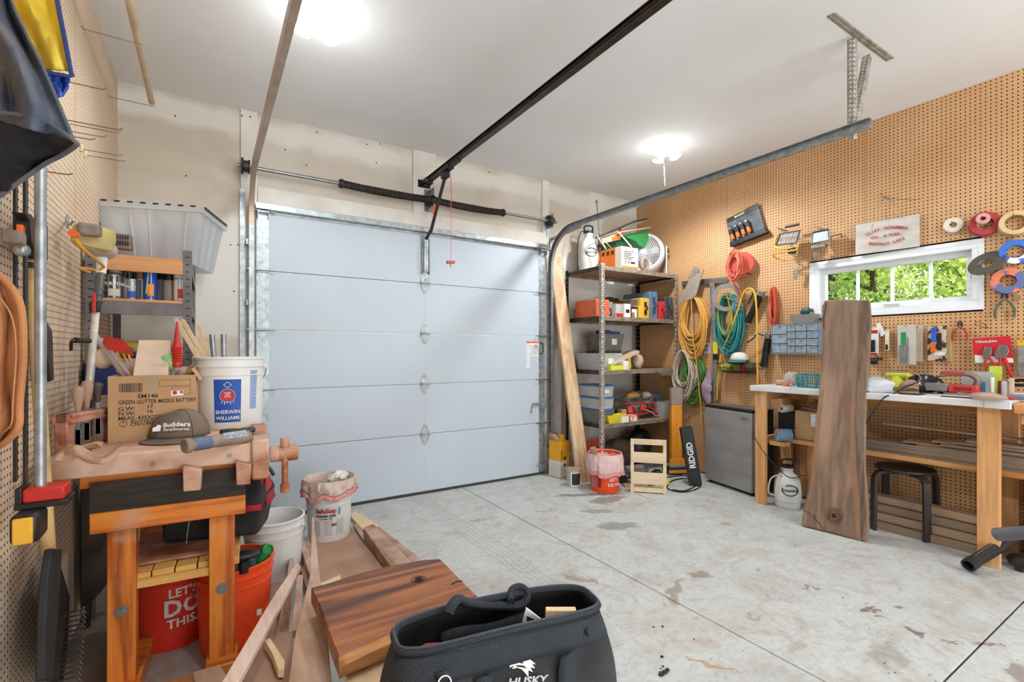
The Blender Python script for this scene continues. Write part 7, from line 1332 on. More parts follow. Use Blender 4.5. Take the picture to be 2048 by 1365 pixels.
t = single('picture_nail', MB().cyl((XR, q.y, q.z), (XR - .035, q.y, q.z), .004, n=8).bb(XR - .006, XR, q.y - .014, q.y + .014, q.z - .014, q.z + .014), M_galv, 'white metal hanger the sign string hangs on', 'hook'); single('loose_wire', MB().tube(catmull([K(1450, 30, .01), K(1490, 65, .04), K(1560, 75, .03), K(1700, 82, .03), K(1800, 75, .02)], 5), .0018, 5), M_hook, 'thin bent wire sticking out beside the sign hanger', 'wire')
# rolls of tape on hooks
def roll(lab, px, py, Ro, Ri, w_, m_, m2=None, ax_=(-1, -.35, .1), o=.03, name='tape_roll', cat='tape'):
    c = rw(px, py, o); t = thing(name, lab, cat, tuple(c)); part('roll', MB().lathe([(Ri, -w_ / 2), (Ro * .97, -w_ / 2), (Ro, -w_ / 2 + .002), (Ro, w_ / 2 - .002), (Ro * .97, w_ / 2), (Ri, w_ / 2)], c, 36, axis=ax_, close=True), m_, t, w=1)
    if m2: part('face_label', MB().lathe([(Ri * 1.02, w_ / 2), (Ro * .9, w_ / 2), (Ro * .9, w_ / 2 + .0015), (Ri * 1.02, w_ / 2 + .0015)], c, 36, axis=ax_, close=True), m2, t, w=1)
    part('hook', MB().tube([(XR, c.y + .002, c.z + Ri * .96), (XR - o - w_ * .7, c.y + .002, c.z + Ri * .9), (XR - o - w_ * .9, c.y, c.z + Ri * 1.3)], .002, 6), M_steel, t, w=1); return t
roll('small white roll of tape, leftmost above the window corner', 1906, 451, .052, .02, .03, mat('tape_white', (222, 212, 196), .6))
roll('red tape and label roll on the pegboard, second from left', 1969, 449, .078, .042, .05, mat('tape_red', (172, 44, 48), .5)); roll('small red roll nested inside the larger red roll', 1966, 438, .036, .014, .02, mat('tape_red2', (206, 150, 146), .5), o=.085)
roll('cream roll of tape at the right edge, top row', 2030, 447, .078, .05, .045, mat('tape_cream', (206, 176, 128), .6))
roll('blue and white flat spool at right edge under the cream tape', 2031, 504, .078, .042, .02, mat('spool_blue', (36, 98, 186), .5, col2=(226, 228, 230), sc=5, thr=(.58, .6)))
c = rw(1974, 528, .06); single('grinding_disc', MB().lathe([(.036, 0), (.044, .008), (.098, .010), (.098, .004), (.042, .0), (.03, -.006), (.03, 0)], c, 40, axis=(-.78, .2, .58), close=True), mat('disc_grey', (104, 98, 92), .4, .5), 'thin grey metal disc with round hole beside the window frame', 'disc')
roll('round printed orange and blue wire spool below the grey disc', 2015, 563, .083, .04, .035, mat('spool_print', (214, 116, 78), .5, col2=(84, 96, 140), sc=9, thr=(.48, .52)))
# pliers
def pliers(lab, px, py, s, m_, jaw=M_dsteel, ang=.35, name='pliers', o=.02):
    t = rthing(name, lab, 'pliers', px, py, o); 
    for sg_ in (1, -1):
        part('handle', MB().tube(catmull([(0, -.008, 0), (sg_ * s * .22, -.008, -s * .25), (sg_ * s * .36, -.008, -s * .6), (sg_ * s * .34, -.008, -s)], 5), [s * .05 + s * .03 * min(1, i / 6) for i in range(16)], 8, flat=.7), m_, t)
        part('jaw', MB().slabpoly([Vector((sg_ * s * .02, -.004, -s * .08)), Vector((sg_ * s * .16, -.004, s * .02)), Vector((sg_ * s * .13, -.004, s * .22)), Vector((sg_ * s * .05, -.004, s * .42)), Vector((sg_ * s * .02, -.004, s * .3))], (0, -.012, 0)), jaw, t, bev=.002)
    part('pivot', MB().cyl((0, -.001, 0), (0, -.022, 0), s * .09, n=16), M_steel, t); return t
pliers('green handled wire stripper hanging right of the window', 2010, 598, .125, mat('handle_green', (72, 92, 58), .5)); pliers('red handled pliers hanging below the window corner', 1921, 653, .10, M_red)
single('metal_tag', MB().lathe([(0, 0), (.018, 0), (.018, .003), (0, .003)], rw(2034, 596, .01), 18, axis=(-1, 0, 0)), M_chrome, 'small silver disc tag beside the green handled stripper', 'tag')
single('bent_hook', MB().tube(catmull([rw(1974, 655, .0), rw(1968, 648, .05), rw(1953, 644, .07), rw(1952, 650, .07), rw(1965, 655, .05), rw(1976, 656, .0)], 5), .002, 6), M_dsteel, 'bent dark wire hook on the pegboard between the two pliers', 'hook')
# packages under the window
def pack(lab, x0, x1, y0, y1, o, m_, tilt=0, name='package', extra=()):
    a, b_ = rw(x0, y1, o), rw(x1, y0, o); t = thing(name, lab, 'package', (XR - o, (a.y + b_.y) / 2, a.z), RZ); w_, h_ = abs(b_.y - a.y), b_.z - a.z
    part('pack_body', MB().bb(-w_ / 2, w_ / 2, -.012, .006, 0, h_), m_, t, bev=.003)
    for (u0, u1, v0, v1, mm, th_) in extra: part('pack_print', MB().bb(-w_ / 2 + w_ * u0, -w_ / 2 + w_ * u1, -.012 - th_, -.012, h_ * v0, h_ * v1), mm, t, bev=.001 if th_ > .002 else 0)
    part('hook', MB().tube([(0, XR * 0 + o, h_ * .97), (0, -.03, h_ * .96), (0, -.035, h_ * .99)], .002, 6), M_steel, t); return t
M_plw = mat('poly_bag', (222, 216, 206), .3, alpha=.75, bump=.4, bs=18); M_gg = mat('card_green', (44, 140, 84), .6)
pack('red and white laser measure package just right of the slab', 1737, 1757, 655, 711, .03, M_paper, extra=((0, 1, .0, .08, M_red, .002), (0, 1, .78, .9, M_red, .001), (.3, .75, .12, .55, M_black, .01)))
t = pack('narrow yellow-green package hanging beside the laser package', 1771, 1779, 660, 702, .02, mat('pack_lime', (206, 210, 150), .5, col2=(230, 226, 210), sc=20), extra=((.2, .8, .05, .3, M_dsteel, .006),))
single('paper_slip', MB().slabpoly([rw(1752, 648, .02), rw(1760, 646, .02), rw(1771, 668, .03), rw(1762, 674, .03), rw(1757, 662, .03)], (.002, 0, 0)), M_paper, 'white paper slip stuck between the packages right of the slab', 'paper'); single('black_bracket', MB().box(rw(1748, 718, .03), (.03, .11, .014)).box(rw(1748, 725, .03), (.02, .04, .03)), M_black, 'small black bracket hanging under the laser package', 'bracket', bev=.003)
pack('clear bag of grey cable ties with green card under the window', 1796, 1832, 650, 730, .04, M_plw, extra=((.2, .5, .5, .82, M_gg, .001), (.12, .62, .03, .5, mat('ties_grey', (98, 96, 94), .5, col2=(140, 138, 134), sc=30, stretch=(6, 1, 1)), .006), (.55, .62, .45, .7, M_gun, .002)))
pack('clear bag of white cable ties behind the grey ones', 1828, 1847, 652, 724, .02, mat('ties_white', (214, 200, 178), .5, alpha=.9, col2=(196, 180, 156), sc=30, stretch=(6, 1, 1)))
pack('clear bag of assorted bits with blue and orange tube beneath the window', 1856, 1893, 652, 722, .05, mat('bits_bag', (200, 176, 150), .4, col2=(60, 50, 46), sc=22, thr=(.5, .55)), extra=((.25, .5, .55, .95, mat('tube_blue', (46, 88, 190), .4), .015), (.2, .45, .25, .5, M_orange, .015), (.52, .78, .3, .8, M_dsteel, .003), (.35, .95, .15, .25, M_paper, .003)))
pack('brown backing card behind the bag of assorted bits', 1888, 1904, 655, 724, .015, mat('card_tan', (186, 160, 110), .7))
# red blister card with two channel-lock pliers
rc = rthing('pliers_card', 'red blister card with two red handled adjustable pliers', 'package', 1985, 700, .05); a1 = rw(1955, 728, .05); w_ = .17
part('card', MB().prism([(-.085, -.09), (.10, -.085), (.085, .09), (-.10, .075)], .004, FR((0, 0, 0), (1, 0, 0), (0, 0, 1))), mat('card_red', (200, 36, 50), .4), rc, bev=.001); part('card_foot', MB().prism([(-.083, -.088), (.099, -.083), (.096, -.055), (-.086, -.035)], .002, FR((0, -.0045, 0), (1, 0, 0), (0, 0, 1))), M_paper, rc); text('Milwaukee', .024, FR((-.03, -.0052, .055), (1, 0, .08), (-.08, 0, 1)), M_inkw, rc, bold=.01)
for x_, s_ in ((-.02, .75), (.05, 1.1)):
    part('plier_jaw', MB().prism([(x_ - .03 * s_, -.06), (x_ - .035 * s_, -.02), (x_ - .01, .03 * s_), (x_ + .02 * s_, .025 * s_), (x_ + .028 * s_, -.01), (x_ + .012 * s_, -.06)], .012, FR((0, -.006, 0), (1, 0, 0), (0, 0, 1))), M_steel, rc, bev=.002)
    for sg_ in (-1, 1): part('plier_handle', MB().tube(catmull([(x_ + sg_ * .008, -.014, -.05), (x_ + sg_ * .022 + .01, -.016, -.10 * s_ - .02), (x_ + sg_ * .024 + .022, -.016, -.15 * s_ - .01)], 5), .009 * s_, 8), M_red, rc)
pack('tall clear package with a yellow header at the right edge of the photo', 2036, 2056, 680, 752, .04, mat('pack_dark', (110, 106, 104), .4, col2=(150, 146, 140), sc=20), extra=((0, 1, .84, 1, mat('hdr_yellow', (230, 170, 40), .5), .002),))
# grease guns
M_gb = mat('grease_black', (36, 35, 36), .4, .3)
def gun(lab, x0, y0, x1, y1, o, head):
    a, b_ = rw(x0, y0, o), rw(x1, y1, o); t = thing('grease_gun', lab, 'grease gun', tuple(a)); part('barrel', MB().lathe([(0, 0), (.031, 0), (.031, .006), (.029, .008), (.029, (b_ - a).length - .01), (.032, (b_ - a).length - .008), (.032, (b_ - a).length), (0, (b_ - a).length)], a, 20, axis=(b_ - a)), M_gb, t, w=1)
    d = (a - b_).normalized(); part('head', MB().box(a + d * .03, (.035, .04, .05)).cyl(a + d * .02 + Vector((0, .03, .0)), a + d * .045 - Vector((0, .04, 0)), .01, n=10), M_steel, t, w=1, bev=.005)
    part('rod_end', MB().cyl(b_, b_ - d * .02, .012, n=12).cyl(b_ - d * .02, b_ - d * .028, .022, n=12), M_steel, t, w=1); part('lever', MB().tube(catmull(head, 5), .006, 8), M_gb, t, w=1)
    return t
t = gun('black grease gun hanging beside the yellow hose arch', 1520, 594, 1495, 645, .05, [rw(1516, 580, .08), rw(1508, 584, .09), rw(1500, 600, .09), rw(1497, 606, .08)]); part('hose', MB().tube(catmull([rw(1524, 592, .05), rw(1536, 598, .05), rw(1543, 612, .04), rw(1546, 640, .03)], 5), .0045, 6), M_black, t, w=1)
gun('dark grease gun with steel lever hanging right of the basket', 1536, 678, 1527, 734, .05, [rw(1528, 672, .07), rw(1514, 668, .08), rw(1508, 676, .08), rw(1494, 686, .08)])
# orange strap bundle
single('orange_strap_bundle', coil(MB(), rw(1549, 618, .02), .024, .20, 8, .005, 14, .05, .4, .01), mat('strap_orange', (212, 86, 56), .6), 'bundle of thin orange cord hanging right of the grease gun', 'cord')
# basket
bk = rthing('wire_basket', 'black wire basket hung on the pegboard holding gloves and cap', 'basket', 1483, 745, 0); a, b_ = rw(1446, 730, .0), rw(1521, 730, 0); w_ = (a.y - b_.y); mb = MB(); d_ = .13; hb = .09
for z, s_ in ((0, .86), (hb * .5, .93), (hb, 1)): mb.tube([(-w_ / 2 * s_, -.004, z), (w_ / 2 * s_, -.004, z), (w_ / 2 * s_, -d_ * s_, z), (-w_ / 2 * s_, -d_ * s_, z)], .0028, 6, closed=True)
for i in range(11): x = -w_ / 2 + w_ * i / 10; mb.tube([(x * .86, -.004, 0), (x * .86, -d_ * .86, 0), (x, -d_, hb)], .0018, 5)
for i in range(5): y = -d_ * i / 4; mb.tube([(-w_ / 2, y, hb), (-w_ / 2 * .86, y * .86, 0), (w_ / 2 * .86, y * .86, 0), (w_ / 2, y, hb)], .0018, 5)
part('wire_frame', mb, M_black, bk, kind='stuff')
for k, (x, m_, lab, rr_) in enumerate([(-.10, mat('glove_yellow', (196, 178, 70), .8, col2=(110, 120, 50), sc=12), 'yellow-green work glove at the left in the wire basket', (.06, .05, .045)), (-.0, mat('glove_olive', (150, 140, 60), .8), 'olive work glove in the middle of the wire basket', (.055, .05, .035)), (.07, mat('glove_red', (176, 40, 52), .7), 'red fabric bundle at right in the wire basket', (.045, .045, .04)), (.11, mat('glove_grey', (84, 88, 66), .9), 'dark patterned glove at the right end of the basket', (.045, .05, .05))]):
    c = MW[bk.name] @ Vector((x * w_ / .3 * .9, -.065, .05)); crumple('work_glove', lab, 'glove', tuple(c), (rr_[1], rr_[0], rr_[2]), m_, 3 + k, amp=.3)
c = MW[bk.name] @ Vector((.02, -.07, .10)); t = thing('baseball_cap', 'white and teal cap lying on top of the wire basket', 'cap', tuple(c), RZ)
cm = MB().grid(lambda u, v: (.085 * math.cos(u * 2 * PI) * math.cos(v * PI / 2) ** .7, .07 * math.sin(u * 2 * PI) * math.cos(v * PI / 2) ** .7, .02 + .075 * math.sin(v * PI / 2)), 30, 8); part('crown', cm, mat('cap_white', (222, 218, 210), .8), t, solid=.002)
part('brim', MB().grid(lambda u, v: ((.085 + .04 * v * math.sin(PI * min(max(u, .03), .97))) * math.cos(PI * (1.05 + .9 * u)), (.07 + .06 * v * math.sin(PI * min(max(u, .03), .97))) * math.sin(PI * (1.05 + .9 * u)), .02 - .02 * v), 20, 4), mat('cap_teal', (24, 124, 116), .7), t, solid=.003); text('D-LEAVES', .02, FR((.0, -.064, .05), (1, 0, 0), (0, .5, 1)), M_black, t, wrap=.08, bold=.03)
# drawer organiser
og = rthing('parts_organizer', 'blue-grey small parts drawer cabinet on the pegboard left of the slab', 'organizer', 1556, 707, 0); w_ = rw(1556, 700).y - rw(1648, 700).y; h_ = rw(1556, 652, .0).z - rw(1556, 707, 0).z; M_og = plastic('organizer_blue', (124, 142, 160)); D_ = .10
ob_ = MB(); ob_.bb(0, w_, -.012, 0, 0, h_); ob_.bb(0, w_, -D_, 0, -.006, 0); ob_.bb(0, w_, -D_, 0, h_, h_ + .006); ob_.bb(-.006, 0, -D_, 0, -.006, h_ + .006); ob_.bb(w_, w_ + .006, -D_, 0, -.006, h_ + .006); part('cabinet', ob_, M_og, og, bev=.002)
M_dw = mat('drawer_clear', (176, 190, 200), .2, alpha=.7, col2=(150, 160, 170), sc=30)
ncol = [(0, .34, 3), (.34, .52, 4), (.52, .76, 4), (.76, 1, 4)]
for u0, u1, n_ in ncol:
    for k in range(n_):
        z0, z1 = h_ * k / n_, h_ * (k + 1) / n_; dd = part('drawer', MB().bb(w_ * u0 + .003, w_ * u1 - .003, -D_ + .002, -.014, z0 + .003, z1 - .003), M_dw, og, bev=.002); part('drawer_lip', MB().bb(w_ * (u0 + u1) / 2 - .012, w_ * (u0 + u1) / 2 + .012, -D_ - .006, -D_ + .002, z1 - .012, z1 - .006), M_og, dd)
a_ = MW[og.name] @ Vector((.05, -.05, h_ + .008)); tr = tub('open grey metal tray on top of the parts drawers', (4.30, 4.395, 2.05, 2.26, a_.z, a_.z + .075), mat('tray_metal', (150, 146, 140), .4, .4), taper=.82, name='metal_tray', cat='tray'); crumple('dark_green_bag', 'dark green plastic bag lying on the metal tray', 'bag', (4.34, 2.13, a_.z + .09), (.035, .06, .035), mat('bag_green', (30, 74, 62), .5, col2=(196, 190, 180), sc=9, thr=(.5, .55)), 14, amp=.5)
# ---- on the worktop
def wt(px, py, dz=0):
    d = ray(px, py); t = min((BZ + dz - H) / d.z, 4.16 / d.x); return Vector((d.x * t, d.y * t, BZ + dz))
single('paper_roll', MB().cyl(wt(1550, 766, .022) + Vector((.05, .02, 0)), wt(1600, 766, .022) + Vector((.05, 0, 0)), .022, n=20), mat('pink_paper', (206, 168, 150), .8), 'rolled beige-pink paper lying at the left end of the white worktop', 'paper roll')
q = wt(1612, 776); M_tl = plastic('basket_teal', (40, 148, 158)); t = thing('teal_basket', 'small teal plastic basket on the worktop beside the slab', 'basket', (q.x + .08, q.y, BZ)); 
tbm = MB(); w_, d_, h_ = .17, .13, .10
for sx_, (nx, ny, L_) in enumerate([(0, -1, w_), (0, 1, w_), (1, 0, d_), (-1, 0, d_)]): 
    for i in range(9):
        tt = -L_ / 2 + L_ * i / 8; b0 = Vector((tt if ny else nx * w_ / 2, ny * d_ / 2 if ny else tt, 0)); b1 = Vector((b0.x * 1.18, b0.y * 1.18, h_)); tbm.bar(b0 * 1.0, b1, .006, .003)
    for k in range(5):
        z = h_ * k / 4; s_ = 1 + .18 * k / 4; e0 = Vector((-w_ / 2 * s_, ny * d_ / 2 * s_, z)) if ny else Vector((nx * w_ / 2 * s_, -d_ / 2 * s_, z)); e1 = Vector((w_ / 2 * s_, ny * d_ / 2 * s_, z)) if ny else Vector((nx * w_ / 2 * s_, d_ / 2 * s_, z)); tbm.bar(e0, e1, .004, .009 if k in (0, 4) else .005)
tbm.bb(-w_ / 2, w_ / 2, -d_ / 2, d_ / 2, 0, .003); part('lattice', tbm, M_tl, t)
crumple('clear_bag', 'clear plastic bag slumped behind the teal basket', 'bag', tuple(wt(1583, 758, .05)), (.06, .06, .065), mat('bag_clear', (222, 220, 216), .15, alpha=.45, bump=.6, bs=20), 6, amp=.4)
single('orange_clip', MB().box(wt(1572, 770, .01), (.04, .045, .018)), M_orange, 'small orange plastic clip near the left end of the worktop', 'clip', bev=.005)
km = MB(); rg = random.Random(3)
for k in range(9): c = wt(1585 + rg.uniform(-9, 14), 772 + rg.uniform(-2, 4), .008); km.torus(c, .012, .0025, 14, 5, (rg.uniform(-1, 1), rg.uniform(-1, 1), 1))
single('chain_links', km, M_chrome, 'little heap of chrome links before the teal basket', 'chain', kind=None)
crumple('white_plastic_bag', 'white translucent plastic bag on the worktop right of the slab', 'bag', tuple(wt(1752, 772, .045)), (.09, .10, .06), mat('bag_white', (216, 222, 230), .25, alpha=.8, bump=.6, bs=20), 12, amp=.45)
# lime sander
q = wt(1790, 783); t = thing('orbital_sander', 'lime green palm sander on the worktop with brown cord', 'sander', (q.x + .06, q.y, BZ), RZ - .2); M_lime = mat('tool_lime', (206, 212, 62), .5, col2=(186, 190, 54), sc=8)
part('body', MB().lathe([(0, .02), (.05, .02), (.056, .03), (.052, .06), (.036, .09), (.034, .11), (0, .112)], n=24), M_lime, t); part('head', MB().box((0, 0, .115), (.15, .06, .035)), M_lime, t, bev=.014, seg=3); part('grip', MB().box((-.01, 0, .134), (.12, .045, .008)), M_gun, t, bev=.004); part('pad', MB().cyl((0, 0, .0), (0, 0, .02), .062, n=28), M_gun, t, bev=.003); part('dust_port', MB().cyl((.03, 0, .045), (.11, 0, .03), .018, n=14), M_lime, t); part('cord', MB().tube(catmull([(-.07, 0, .12), (-.1, -.03, .10), (-.04, -.07, .03), (.05, -.08, .02), (.12, -.05, .05), (.13, .02, .1), (.05, .03, .15), (-.03, .02, .15)], 6), .005, 8), mat('cord_brown', (150, 120, 100), .6), t)
q = wt(1842, 772); single('round_dish', MB().lathe([(0, .0), (.03, 0), (.05, .012), (.10, .065), (.097, .067), (.045, .016), (0, .008)], (q.x + .06, q.y, BZ + .012), 32, axis=(-.55, -.25, .8)), mat('dish_black', (44, 44, 48), .15, .3), 'glossy black dish standing behind the sanders', 'dish')
for k in range(4): single('sanding_disc', MB().cyl((4.03, wt(1830, 785).y - .004 * k, BZ + .004 + .012 * k), (4.03 + .004 * k, wt(1830, 785).y, BZ + .0155 + .012 * k), .062 - .003 * k, n=30), mat('sand_tan', (176, 146, 120), .9), ['lowest tan sanding disc in the pile between the sanders', 'second tan sanding disc in the pile between the sanders', 'third tan sanding disc in the pile between the sanders', 'top tan sanding disc in the pile between the sanders'][k], 'sanding disc', group='sanding discs on the worktop', bev=.003)
single('sanding_sheet', MB().bb(BX0 + .02, BX0 + .14, wt(1850, 790).y, wt(1790, 790).y, BZ, BZ + .005), M_dsteel, 'flat grey clamp plate lying at the worktop edge below the sanders', 'plate', bev=.002)
# red sander
q = wt(1905, 787); t = thing('red_sander', 'red and grey finishing sander with dust box on the worktop', 'sander', (q.x + .05, q.y, BZ), RZ + .05); M_rs = mat('tool_red', (206, 62, 62), .45); part('base', MB().bb(-.03, .12, -.045, .045, .012, .065), M_rs, t, bev=.01, seg=3); part('sole_plate', MB().bb(-.05, .13, -.05, .05, 0, .012), M_gun, t, bev=.002); part('dust_box', MB().frus((-.09, 0, .015), (.11, .08), (.13, .09), .055), mat('dustbox', (150, 146, 140), .3, alpha=.9), t, bev=.006)
part('handle', MB().tube(catmull([(.10, 0, .06), (.11, 0, .10), (.07, 0, .135), (-.02, 0, .14), (-.07, 0, .125)], 5), [.022] * 21, 12, flat=.8), M_gun, t); part('handle_stripe', MB().box((-.005, -.02, .145), (.12, .01, .014)), M_rs, t, bev=.003); sv = MB(); [sv.bb(.0 + .0 * k, .09, -.0465, -.045, .03 + .008 * k, .033 + .008 * k) for k in range(3)]; part('vent_slots', sv, M_black, t)
single('sander_cord', MB().tube(catmull([MW[t.name] @ Vector((-.07, 0, .12)), P(1845, 762, x=4.02), P(1810, 775, x=3.95), P(1785, 789, x=3.88), P(1768, 796, x=BX0 - .01), P(1752, 815, x=BX0 - .015), P(1738, 838, x=BX0 - .01), P(1727, 862, x=BX0 + .03)], 6), .0045, 8), M_rubber, 'dark power cord running from the red sander over the worktop edge', 'cord')
# clutter at the right end
for k, (px, py, dx, sz_, m_, lab, rz_) in enumerate([
    (1870, 768, .22, (.09, .07, .05), mat('cl_tan', (190, 160, 130), .8), 'tan soft pouch behind the grey dust box', .2), (1886, 766, .18, (.05, .05, .05), mat('cl_blue', (90, 150, 206), .4), 'light blue cup lying behind the red sander', .1),
    (1925, 758, .32, (.16, .01, .15), M_tubc, 'clear packaged sanding sheets leaning on the pegboard', 0), (1960, 765, .34, (.06, .008, .19), mat('cl_lime', (186, 206, 70), .5), 'lime green card standing behind the bench clutter', .1),
    (1948, 775, .2, (.02, .02, .09), mat('cl_blue2', (50, 140, 200), .4), 'small bright blue bottle in the bench clutter', 0), (1970, 778, .16, (.02, .035, .12), M_white, 'white upright plastic piece in the bench clutter', .3), (1985, 782, .16, (.02, .02, .10), mat('cl_dred', (120, 36, 36), .5), 'dark red upright handle in the bench clutter', 0),
    (1950, 790, .06, (.19, .02, .016), M_white, 'white tube lying behind the clear bag on the worktop', .15), (1998, 786, .12, (.03, .03, .10), M_tubc, 'clear narrow container standing in the bench clutter', .4), (2012, 788, .12, (.025, .03, .12), mat('cl_beige', (200, 176, 150), .6), 'beige upright packet in the clutter at bench end', .2),
    (1995, 799, .03, (.14, .02, .018), M_red, 'red pen-like tool lying at the worktop front edge', .1), (2030, 800, .08, (.09, .06, .03), mat('cl_bluep', (120, 136, 160), .4, alpha=.9), 'blue-grey plastic pack at the right edge of the worktop', .1), (2035, 780, .14, (.10, .06, .03), mat('cl_paper', (210, 196, 180), .7), 'crumpled paper packet at the right edge of the bench', .3), (1915, 796, .01, (.16, .03, .006), M_dsteel, 'thin dark strip lying in front of the red sander', 0)]):
    q = wt(px, py); t = thing('bench_item', lab, 'bench clutter', (min(q.x + dx * .5, 4.34), q.y - dx * .1, BZ), RZ + rz_); part('item_body', MB().bb(-sz_[0] / 2, sz_[0] / 2, -sz_[1] / 2, sz_[1] / 2, 0, sz_[2]), m_, t, bev=min(sz_) * .3, seg=2)
crumple('small_clear_bag', 'small clear bag of blue parts at the front of the bench clutter', 'bag', tuple(wt(1968, 795, .022) + Vector((.07, 0, 0))), (.05, .08, .024), mat('bag_small', (190, 170, 150), .2, alpha=.6, bump=.5, bs=25), 4, amp=.35)
roll('black round roll lying on the bench at the right photo edge', 2040, 765, .06, .04, .02, M_black, mat('tan_core', (190, 160, 130), .7), ax_=(-.3, 0, 1), o=.12)
# ---- vacuum nozzle and hose at lower right
a, b_ = P(1936, 1132, z=.045), P(2065, 1070, z=.16); t = thing('vacuum_hose', 'black vacuum tube and grey ribbed hose lying on the floor at the right edge', 'vacuum hose', (a.x, a.y, 0))
b_ = Vector((b_.x, b_.y, .22)); dd = (b_ - a); mb = MB().lathe([(.030, 0), (.036, .0), (.036, .05), (.0335, .055), (.0335, dd.length), (.027, dd.length), (.027, 0)], a, 28, axis=dd, close=True); part('tube', mb, mat('vac_black', (44, 46, 52), .4), t, w=1); part('seam', MB().cyl(a + Vector((0, 0, .036)) + dd * .1, b_ + Vector((0, 0, .036)), .0015, n=6), M_gun, t, w=1)
h0 = P(1992, 1070, c=2.66); pts = [h0, P(2060, 1066, c=2.52), P(2140, 1070, c=2.3)]; hp = catmull(pts, 24); hs = MB(); 
hs.tube(hp, [.033 + .0025 * (i % 2) for i in range(len(hp))], 20); part('ribbed_hose', hs, mat('hose_grey', (104, 104, 106), .5), t, w=1, angle=60)
q = P(2045, 1140, z=.0); t = thing('shop_vacuum', 'grey caster foot of a vacuum at the lower right edge', 'vacuum', (q.x, q.y, 0)); part('caster_body', MB().ell((0, 0, .05), (.06, .07, .04), 18, 10), M_dsteel, t); part('wheel', MB().cyl((-.04, -.015, .028), (-.04, .015, .028), .028, n=18).cyl((.04, -.015, .028), (.04, .015, .028), .028, n=18), M_black, t)
# ================================================================ FOREGROUND: jackets, lumber pile, walnut slab, tool bag
def cloth(name, lab, Lp, Rp, c0, m_, fold=.02, nf=5, par=None, nu=26, seed=0, bow=.0, thick=.006, **k):
    """cloth sheet between two edge curves given by photo points, at distance c0 from the lens"""
    Lc, Rc = catmull([(x, y, c) for x, y, c in Lp], 8), catmull([(x, y, c) for x, y, c in Rp], 8); n = min(len(Lc), len(Rc)) - 1
    def at_(C, v): t = v * (len(C) - 1); i = min(int(t), len(C) - 2); return C[i].lerp(C[i + 1], t - i)
    def f(u, v):
        a, b_ = at_(Lc, v), at_(Rc, v); q = a.lerp(b_, u); dep = fold * math.sin(u * nf * 2 + 2.5 * noise.noise(Vector((u * 2, v * 2, seed)))) + fold * noise.noise(Vector((u * 5, v * 4, seed + 3))) - bow * math.sin(PI * u); return P(q.x, q.y, c=q.z + dep * min(1, (1 - u) * 6 + .15))
    mb = MB().grid(f, nu, nu)
    if par: return part(name, mb, m_, par, w=1, solid=thick, angle=70)
    return mb
M_den = mat('navy_canvas', (84, 94, 112), .9, col2=(116, 110, 108), sc=5, bump=.35, bs=240, stretch=(1, 1, 3)); M_lin = mat('black_lining', (22, 25, 33), .8, col2=(38, 42, 52), sc=7, bump=.3, bs=14)
jk = thing('work_jacket', 'faded dark blue jacket hanging high at the left edge, dark lining showing', 'jacket', tuple(P(60, 60, c=1.15)))
cloth('outer_cloth', '', [(-50, -60, 1.15), (-50, 60, 1.15), (-50, 160, 1.13), (-50, 228, 1.12)], [(14, -20, 1.18), (46, 53, 1.16), (96, 155, 1.13), (150, 285, 1.1)], 1, M_den, par=jk, seed=2, fold=.045, nu=40, nf=4)
cloth('lining', '', [(-50, 228, 1.12), (-50, 300, 1.16), (-50, 370, 1.16), (-50, 425, 1.16)], [(149, 284, 1.11), (146, 300, 1.15), (118, 313, 1.18), (84, 331, 1.16)], 1, M_lin, par=jk, seed=4, fold=.012)
part('hem', MB().tube(catmull([P(-50, 228, c=1.105), P(0, 226, c=1.1), P(50, 232, c=1.1), P(100, 250, c=1.1), P(148, 281, c=1.09), P(151, 292, c=1.1), P(122, 312, c=1.13), P(84, 332, c=1.14), P(0, 392, c=1.15), P(-50, 425, c=1.15)], 6), .005, 8), M_den, jk, w=1)
M_ycl = mat('yellow_cloth', (232, 202, 58), .75, col2=(206, 172, 60), sc=4, bump=.15, bs=40); M_bcl = mat('blue_cloth', (38, 78, 170), .6, col2=(28, 58, 132), sc=5, bump=.2, bs=30); M_bed = mat('blue_edging', (46, 66, 120), .7)
j2 = thing('rain_jacket', 'yellow jacket with blue hem and edging hanging behind the dark jacket', 'jacket', tuple(P(110, 60, c=1.4)))
cloth('yellow_panel', '', [(-40, -40, 1.36), (10, 40, 1.36), (50, 100, 1.36), (70, 138, 1.36)], [(106, -40, 1.4), (116, 20, 1.4), (128, 80, 1.4), (138, 142, 1.38)], 1, M_ycl, par=j2, seed=9, fold=.02, nf=4)
cloth('blue_hem', '', [(66, 138, 1.355), (80, 160, 1.37), (95, 180, 1.37), (112, 197, 1.36)], [(142, 150, 1.37), (138, 164, 1.38), (134, 178, 1.38), (124, 192, 1.37)], 1, M_bcl, par=j2, seed=3, fold=.012)
part('edging', MB().tube(catmull([P(108, -40, c=1.39), P(118, 20, c=1.39), P(130, 80, c=1.39), P(141, 140, c=1.37), P(142, 152, c=1.36), P(110, 148, c=1.35), P(70, 139, c=1.34)], 6), .006, 8, flat=.6), M_bed, j2, w=1)
M_tan = mat('tan_suede', (194, 136, 90), .95, col2=(172, 110, 68), sc=5, bump=.3, bs=200); j3 = thing('suede_jacket', 'tan suede jacket with a rounded stitched edge at the left photo edge', 'jacket', tuple(P(20, 720, c=1.12)))
cloth('suede_panel', '', [(-60, 520, 1.12), (-60, 640, 1.12), (-60, 800, 1.12), (-60, 930, 1.12)], [(-12, 540, 1.14), (38, 600, 1.12), (47, 700, 1.12), (40, 800, 1.12), (36, 858, 1.12), (2, 892, 1.13)], 1, M_tan, par=j3, seed=7, fold=.02, thick=.012)
